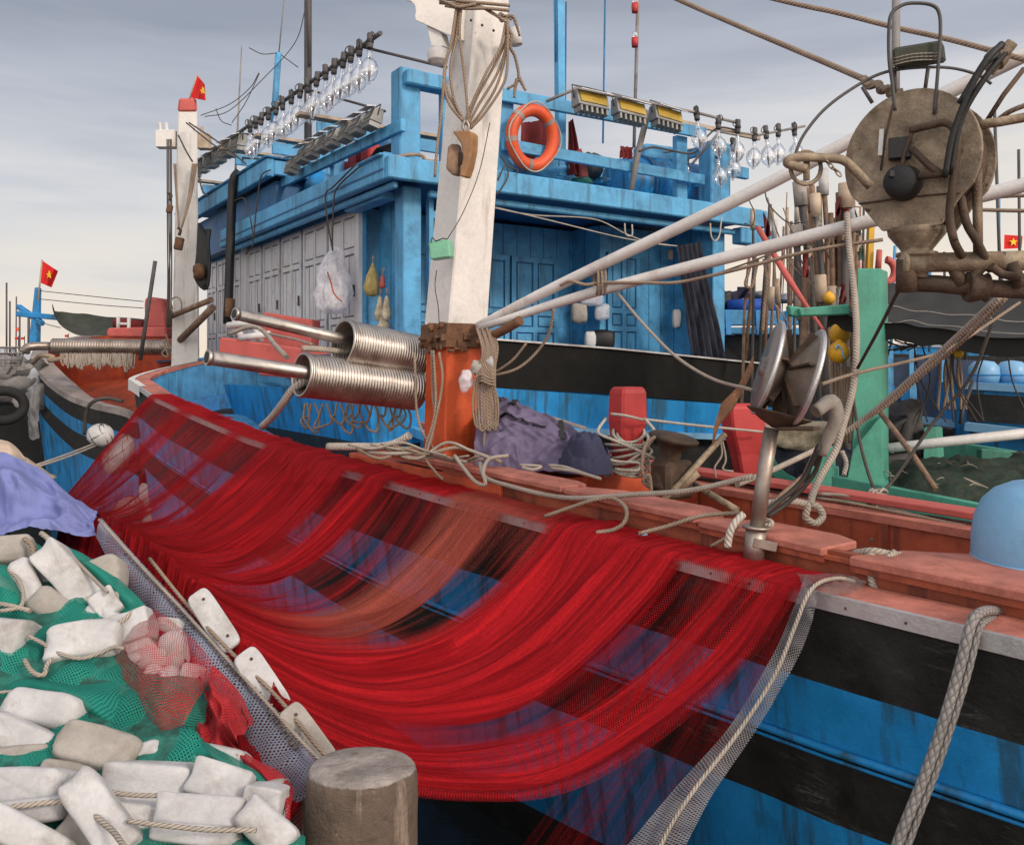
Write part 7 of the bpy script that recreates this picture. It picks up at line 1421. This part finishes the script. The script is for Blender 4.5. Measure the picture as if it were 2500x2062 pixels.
# black awning over the green boat
AWN = thing('awning', 'black net awning stretched over the green boat', 'awning', P(2300, 780, 8))
m = MB(); t1 = crom(PL((2165, 694, 9.4), (2330, 712, 9.2), (2640, 726, 8.8)), 8); t2 = crom(PL((2020, 752, 8.2), (2090, 768, 8.1), (2200, 790, 7.9), (2330, 810, 7.6), (2640, 835, 7.0)), 8)
def awf(u, v):
    def at(L_): x = u * (len(L_) - 1); i = min(int(x), len(L_) - 2); return L_[i].lerp(L_[i + 1], x - i)
    return at(t1).lerp(at(t2), v) + Z * (-.10 * math.sin(PI * v) + .04 * nz3(u * 7, v * 5) - .02 * math.cos(u * 30) * v)
m.grid(awf, 50, 18); m.build('cloth', M['canvas'], AWN)
m = MB(); m.grid(lambda u, v: V(awf(u, .98)) + V((0, .02 + .03 * v, -.16 * v * (1 + .3 * nz3(u * 12, 2)))), 50, 5); m.build('valance', M['canvas'], AWN)
for v in (.45, .93): m = MB(); m.tube([V(awf(i / 30, v)) + V((0, -.01, .018)) for i in range(31)], .0045, 5); m.build('cord', M['rope_white'], AWN)
for i in range(5): m = MB(); m.tube(PL((2140 + i * 22, 830, 8.2), (2175 + i * 15, 838 + 6 * (i % 2), 8.2), (2200 + i * 14, 850 - 4 * i, 8.2), (2150 + i * 16, 856, 8.2)), .008, 5, k=4); m.build('hanging_net', M['rope_dark'], AWN)
# yellow and other buoys near the green post
for i, (x, y, Y, r_, lab, mk) in enumerate(((2048, 860, 8.2, .098, 'yellow float with a pale blue stroke beside the plaited rope', 1), (2024, 728, 9.6, .065, 'yellow float among the bamboo poles above the green crosstree', 0), (2050, 815, 8.6, .10, 'shaded yellow float above the marked yellow float', 0), (2341, 862, 8.0, .042, 'small yellow float hanging under the black awning, right one', 0), (2324, 855, 8.05, .03, 'small yellow float hanging under the black awning, left one', 0), (2318, 836, 8.3, .03, 'tiny yellow float high under the black awning', 0))):
    r = thing('net_float', lab, 'float', P(x, y + r_ / Y * F, Y), 'yellow floats near the green post'); m = MB(); m.ball(P(x, y, Y), (r_, r_, r_ * 1.05), None, 1, 20, 14); m.lathe([(r_ * .3, r_ * .9), (r_ * .32, r_ * 1.1), (r_ * .2, r_ * 1.2), (0, r_ * 1.2)], P(x, y, Y), Z, 12); m.build('ball', M['yellow'], r)
    if mk: m = MB(); m.tube([P(x - 8, y - 8, Y - r_ * .96), P(x - 2, y - 17, Y - r_ * .93), P(x + 6, y - 8, Y - r_ * .97), P(x + 10, y + 8, Y - r_ * .95), P(x + 14, y + 16, Y - r_ * .85)], .009, 6, k=4); m.build('painted_stroke', M['paleblue'], r)
rope('cord holding the small yellow floats under the awning', PL((2348, 812, 7.9), (2347, 850, 7.98)), .004, 'rope_dark', 'cord', 'cord', n=5)
for k in range(8): x = 2030 + 8 * k; rope(f'old rope hanging behind the yellow float, {ORD[k]} from the left', PL((x, 880 + 8 * (k % 3), 8.7), (x + 4 * math.sin(k), 980, 8.6), (x - 3, 1080 + 9 * (k % 2), 8.5)), .016, 'rope', group='old ropes below the yellow float')
for k in range(6): x = 2295 + 10 * k; rope(f'slack brown rope hanging under the black awning, {ORD[k]} from the left', PL((x, 850, 9.2), (x + 12 * math.sin(k * 2), 920, 9.1), (x - 6 + 4 * k, 1000, 9.0)), .015, 'rope', group='brown ropes under the awning')
# bamboo flag poles
rr = random.Random(5); GP = 'bamboo flag poles in a bundle'
poles = [(1985, 805, 1952, 455), (1993, 815, 1962, 500), (2000, 820, 1975, 470), (2004, 820, 1982, 452), (2012, 820, 1990, 485), (2018, 800, 1999, 455), (2022, 830, 2010, 425), (2030, 830, 2028, 520), (2038, 820, 2036, 545), (2046, 835, 2050, 470), (2052, 830, 2052, 505), (2058, 835, 2062, 450), (2066, 830, 2064, 460), (2072, 835, 2080, 480), (2084, 830, 2086, 520), (2078, 820, 2094, 505), (1970, 810, 1944, 560), (1958, 800, 1968, 650), (2020, 790, 2030, 650), (1905, 790, 1885, 510), (1835, 770, 1838, 520), (1815, 780, 1832, 600), (1878, 770, 1892, 545), (1925, 800, 1932, 540), (1942, 790, 1946, 505)]
for i, (x0, y0, x1, y1) in enumerate(poles):
    Y = 10.2 + 1.2 * rr.random() + (2 if x0 < 1950 else 0); r = thing('flag_pole', ('tall' if y1 < 480 else 'shorter') + f' bamboo flag pole behind the lower boom, {["first", "second", "third", "fourth", "fifth", "sixth", "seventh", "eighth", "ninth", "tenth", "eleventh", "twelfth", "thirteenth", "fourteenth", "fifteenth", "sixteenth", "seventeenth", "eighteenth", "nineteenth", "twentieth", "twenty first", "twenty second", "twenty third", "twenty fourth", "twenty fifth"][sorted(range(len(poles)), key=lambda q: poles[q][2]).index(i)]} top from the left', 'pole', P(x0, y0 + 330, Y), GP)
    a, b = P(x0 + (x0 - x1) * .9, y0 + 330, Y), P(x1, y1, Y); m = MB(); th = rr.uniform(.032, .054) if x0 > 1950 else .022
    m.tube([a, a.lerp(b, .3) + V((rr.uniform(-.02, .02), 0, 0)), a.lerp(b, .7) + V((rr.uniform(-.03, .03), 0, 0)), b], [th * 1.1, th, th * .9], 7, k=3); m.build('pole', M['bamboo' if i % 4 else 'darkgrey'], r)
    if i % 2 == 0:
        m = MB(); q0 = a.lerp(b, .93); m.tube([q0, b + (b - q0) * .25], th * 1.7, 10); m.build('end_sleeve', M[('foam_old_and_shaded', 'bamboo', 'timber', 'foam')[i // 2 % 4]], r)
    if i % 3 == 1:
        q0 = a.lerp(b, .62); m = MB(); m.tube([q0, a.lerp(b, .72)], th * 1.9, 10); m.build('foam_sleeve', M[('foam_old_and_shaded', 'timber', 'bamboo')[i % 3]], r)
m = MB(); m.tube(PL((1850, 555, 9.5), (1925, 680, 9.2), (1978, 760, 9.0), (2015, 812, 8.8)), [.03, .036, .02, .016], 8, k=4); m.thing('flag_pole', 'faded red painted pole slanting down in front of the bamboo bundle', 'pole', M['fadered'], GP)
for i, (c, lab) in enumerate((([(1862, 515), (1876, 540), (1884, 575), (1868, 580)], 'dark red rag flag on the thin pole left of the bamboo bundle'), ([(2046, 470), (2056, 490), (2050, 540), (2040, 520)], 'dark red rag wrapped among the bamboo pole tops'), ([(1800, 700), (1830, 700), (1828, 728), (1798, 730)], 'dark rag hanging above the small blue boat'))):
    m = MB(); cc2 = [V((x, y, 0)) for x, y in c]; m.grid(lambda u, v: P(*(cc2[0].lerp(cc2[1], u).lerp(cc2[3].lerp(cc2[2], u), v)).xy, 10.2 + .1 * math.sin(u * 9 + v * 5)), 14, 14); m.thing('rag', lab, 'rag', M['cloth_red' if i < 2 else 'cloth_dark'])
m = patch([(2085, 500, 10.5), (2100, 560, 10.4)], [(2095, 640, 10.3), (2112, 640, 10.3)], 10, 20, .05, .05, 2., dens=.1); m.thing('hanging_net', 'pale green net scrap hanging right of the bamboo bundle', 'fishing net', M['net_greendark'])
m = MB(); m.beam(P(2120, 700, 11.5), P(2126, 545, 11.5), .09, .07); m.thing('yellow_post', 'bright yellow post standing under the drum hauler', 'post', M['yellow'])
m = MB(); m.tube(PL((2143, 665, 11.4), (2147, 610, 11.4)), [.04, .035], 10); m.thing('buoy_light', 'small reddish signal light beside the yellow post', 'signal light', M['fadered'])
m = MB(); c = P(2162, 662, 11.5); m.tube([c + V((math.cos(t) * .12, 0, math.sin(t) * .15)) for t in [-1.5 + 3.0 * i / 16 for i in range(17)]], .05, 10); m.thing('lifebuoy', 'faded orange lifebuoy half hidden behind the green post top', 'lifebuoy', M['fadered'])
for pts, lab, r_ in ((((1868, 470, 9), (1875, 495, 9), (1900, 525, 9), (1930, 545, 9), (1970, 540, 9)), 'dark cable sagging from the boom to the bamboo poles', .007), (((1828, 488, 9), (1842, 520, 9), (1838, 548, 9), (1822, 552, 9), (1820, 545, 9), (1844, 560, 9)), 'curled dark cable under the upper boom', .006), (((1750, 668, 7.5), (1830, 640, 7), (1960, 590, 6.7), (2100, 555, 6.5)), 'thin rope just under the lower boom', .008), (((1865, 632, 6.5), (1872, 690, 6.5), (1866, 750, 6.5), (1862, 810, 6.5)), 'rope end hanging from the lower boom above the disc hauler', .012), (((1835, 638, 6.5), (1826, 670, 6.5), (1820, 695, 6.5), (1835, 700, 6.5), (1845, 660, 6.5), (1850, 634, 6.5)), 'rope loop hanging from the lower boom', .012), (((1890, 740, 8.5), (1928, 800, 8.3), (1925, 890, 8)), 'pale cord hanging behind the disc hauler', .007)): rope(lab, PL(*pts), r_, 'rope_dark' if 'cable' in lab else 'rope')
for i, (x0, y0, x1, y1, Y) in enumerate(((2428, 270, 2446, 640, 20), (2487, 365, 2491, 620, 22), (2356, 615, 2357, 720, 24), (1785, 620, 1785, 480, 18), (2270, 610, 2270, 700, 20), (2185, 600, 2175, 700, 20))):
    m = MB(); m.tube([P(x0, y0, Y), P(x1, y1 + 160, Y)], .035 if Y < 23 else .05, 6); m.thing('ship_mast', ('tall thin mast right of the drum hauler', 'thin mast at the right edge behind the flag', 'short far mast under the dark pipes', 'thin mast between cabin and bamboo bundle', 'short blue grey mast behind the dark pipes', 'slanting blue mast behind the green post top')[i], 'mast', M['darkgrey' if i < 4 else 'cabin_blue'], 'thin masts at the right')
# small blue boat between cabin and bamboo poles; larger blue boats beyond the green boat
b6 = thing('fishing_boat', 'bright blue boat end with a rolled blue cover, right of the cabin', 'boat', P(1850, 900, 14.5))
m = MB(); m.prism(PL((1735, 818, 17.6), (1735, 1000, 17.6), (1960, 1000, 17.2), (1985, 815, 17.0)), (.5, 3.0, 0)); m.build('hull', M['hull_black'], b6)
m = MB(); m.prism(PL((1735, 755, 17.4), (1735, 795, 17.4), (1960, 792, 17.2), (1955, 760, 17.2)), (.2, .2, 0)); m.build('upper_plank', M['cabin_blue'], b6, bevel=.02)
m = MB(); m.prism(PL((1735, 798, 17.3), (1735, 815, 17.3), (1975, 818, 17.0), (1970, 800, 17.0)), (.3, .4, 0)); m.build('lower_plank', M['cabin_blue'], b6, bevel=.02)
for x in (1775, 1850, 1925): m = MB(); m.beam(P(x, 758, 17.25), P(x + 3, 818, 17.15), .1, .1); m.build('stanchion', M['hull_blue'], b6)
m = MB(); m.tube([P(1775, 748, 17.8), P(1905, 746, 17.6)], .15, 14); m.thing('rolled_tarp', 'rolled bright blue tarp on the small blue boat', 'roll', paint('bluetarp', (.02, .09, .42), .6))
for i, (x, y, rx, rz, lab, mt) in enumerate(((1765, 735, .2, .22, 'dark bag on the small blue boat, left', 'black'), (1790, 730, .16, .16, 'dark bag on the small blue boat, right', 'cloth_dark'), (1868, 722, .22, .1, 'grey cloth behind the rolled blue tarp', 'grey'), (1935, 728, .25, .1, 'pale cloth right of the rolled blue tarp', 'farwhite'))): m = MB(); m.ball(P(x, y, 17.9), (rx, .2, rz), None, .7, 14, 10, 0, .4, i * 4. + 9); m.thing('cloth_bundle', lab, 'bundle', M[mt])
def bigboat(label, x0, y0, x1, y1, Y0, Y1, hm, rail, dp, cabin=None):
    r = thing('fishing_boat', label, 'boat', P((x0 + x1) / 2, y0 + 200, (Y0 + Y1) / 2)); k = V((.6, 3, 0))
    a, b = P(x0, y0, Y0), P(x1, y1, Y1); m = MB(); zb = -1.4
    m.hexa([V((a.x, a.y, zb)), V((b.x, b.y, zb)), V((b.x, b.y, zb)) + k, V((a.x, a.y, zb)) + k, a, b, b + k, a + k]); m.build('hull', M[hm], r)
    m = MB(); m.beam(a - Z * .03, b - Z * .03, .12, .09); m.build('rail', M[rail], r)
    m = MB(); m.beam(a - Z * dp - V((0, .04, 0)), b - Z * dp - V((0, .04, 0)), .06, .34); m.build('black_band', M['hull_black'], r); return r
q6 = bigboat('pale blue boat with a dark shelter, seen under the black awning', 2120, 1002, 2410, 1040, 12.5, 11.5, 'farwhite', 'paleblue', .28)
M['shelter'] = paint('shelter', (.06, .085, .14), .7, dirt=(.02, .03, .05), damt=.6)
m = MB(); m.prism(PL((2120, 870, 13), (2120, 1010, 13), (2400, 1040, 12.3), (2400, 880, 12.3)), (.2, 1.5, 0)); m.build('shelter', M['shelter'], q6)
for x in (2172, 2228, 2300): m = MB(); m.beam(P(x, 850, 12.6), P(x + 2, 1020, 12.4), .09, .09); m.build('post', M['cabin_blue'], q6)
for x in (2150, 2200, 2260, 2330): m = MB(); m.prism(PL((x, 940, 12.75), (x, 1000, 12.7), (x + 36, 1005, 12.6), (x + 36, 942, 12.65)), (0, .05, 0)); m.build('panel', M['hull_blue'], q6)
q7 = bigboat('deep blue boat with a black band at the right edge beyond the green boat', 2360, 935, 2640, 950, 11.2, 10.4, 'hull_blue', 'paleblue', .30)
m = MB(); m.beam(P(2360, 1040, 11.1), P(2640, 1072, 10.3), .2, .1); m.build('rubbing_strake', M['paleblue'], q7)
for i, x in enumerate((2402, 2470, 2540)):
    r = thing('barrel', f'blue rounded barrel on the deep blue boat, {ORD[i]} from the left', 'barrel', P(x, 932, 11.4), 'blue barrels on the deep blue boat'); m = MB(); m.lathe([(.17, 0), (.19, .1), (.18, .2), (.12, .27), (0, .29)], P(x, 934, 11.4), Z, 20); m.build('body', M['paleblue'], r)
    m = MB(); m.lathe([(.192, .09), (.196, .1), (.192, .11)], P(x, 934, 11.4), Z, 20); m.build('hoop', M['hull_blue'], r)
bigboat('dim blue boat far behind the disc hauler and green post', 1700, 860, 2200, 880, 24, 22, 'hull_black', 'hull_blue', .4)
bigboat('long pale boat far behind the black awning', 2100, 838, 2700, 850, 30, 27, 'hull_blue', 'farwhite', .5)
m = MB(); m.tube(PL((2345, 1035, 9), (2350, 1000, 9), (2375, 930, 9.2)), .02, 6); m.thing('boat_hook', 'thin dark stick standing on the spar of the green boat', 'stick', M['darkgrey'])
for i, (x, y, w_, h_, lab, mt) in enumerate(((2175, 1050, .22, .18, 'dark engine part on the green boat deck', 'black'), (2200, 1045, .16, .25, 'dark fitting beside the engine part', 'darkgrey'), (2185, 1135, .3, .12, 'tangled dark gear at the foot of the green post', 'darkgrey'), (1945, 1150, .5, .25, 'dark net heap between the disc hauler post and the green bitts', 'net_black2'), (1925, 1060, .35, .15, 'yellowish net lump behind the disc hauler', 'bagcream'))): m = MB(); m.ball(P(x, y, 8.9 if x > 2000 else 8.9), (w_, .25, h_), None, .7, 18, 12, 0, .5, i * 6. + 2); m.thing('deck_gear', lab, 'gear', M[mt])
m = MB(); c = [P(1836, 905, 6.3), P(1838, 870, 6.3), P(1800, 945, 6.2), P(1760, 985, 6.2), P(1742, 1045, 6.2), P(1738, 1085, 6.2), P(1752, 1040, 6.2), P(1790, 995, 6.2)]; m.prism(c, (.02, .04, 0)); m.thing('rusty_anchor', 'rusty pointed anchor fluke left of the disc hauler', 'anchor', M['rust_orange'])

# crowded thin rigging behind the right-hand boats
rq = random.Random(21)
for i in range(26):
    x = rq.uniform(1790, 2115); y1 = rq.uniform(430, 640); Y = rq.uniform(13, 21); ln_ = rq.uniform(-26, 26)
    m = MB(); m.tube([P(x - ln_, 880, Y), P(x, y1 + 60, Y), P(x + ln_ * .15, y1, Y)], rq.choice((.012, .018, .026, .034)), 5); m.thing('rigging_pole', 'thin bare pole in the crowd of rigging behind the bamboo bundle', 'pole', M[rq.choice(('bamboo', 'bamboo', 'darkgrey', 'timber', 'fadered'))], 'thin rigging poles')
for i in range(9):
    x = rq.uniform(2140, 2480); m = MB(); Y = rq.uniform(18, 26); m.tube([P(x, 760, Y), P(x + rq.uniform(-4, 4), rq.uniform(600, 680), Y)], .03, 5); m.thing('rigging_pole', 'thin dark mast rising behind the black awning', 'pole', M['darkgrey'], 'thin masts behind the awning')
for i in range(8):
    x0, y0 = rq.uniform(1860, 1990), rq.uniform(470, 640); x1, y1 = x0 + rq.uniform(40, 140), y0 + rq.uniform(20, 150)
    rope('thin slack line strung among the bamboo flag poles', PL((x0, y0, 10.8), ((x0 + x1) / 2, (y0 + y1) / 2 + 22, 10.6), (x1, y1, 10.8)), .009, 'rope', 'line', 'line', 'lines among the flag poles', 5)
for i in range(10):
    x, y = rq.uniform(1945, 2105), rq.uniform(500, 790); m = MB(); h_ = rq.uniform(20, 60)
    m.grid(lambda u, v: P(x + u * rq.uniform(10, 16), y + v * h_, 10.0 + .08 * math.sin(u * 6 + v * 4)), 5, 8); m.thing('rag', 'faded rag tied among the bamboo flag poles', 'rag', M[rq.choice(('cloth_red', 'foam_old_and_shaded', 'bamboo', 'timber'))], 'rags among the flag poles')
for i in range(9):
    x = rq.uniform(2170, 2480); rope('thin stray cord crossing the view under the black awning', PL((x, 840, 9.0), (x + rq.uniform(-50, 50), 930, 8.8), (x + rq.uniform(-80, 80), 1030, 8.6)), .008, 'rope_dark', 'cord', 'cord', 'stray cords under the awning', 5)
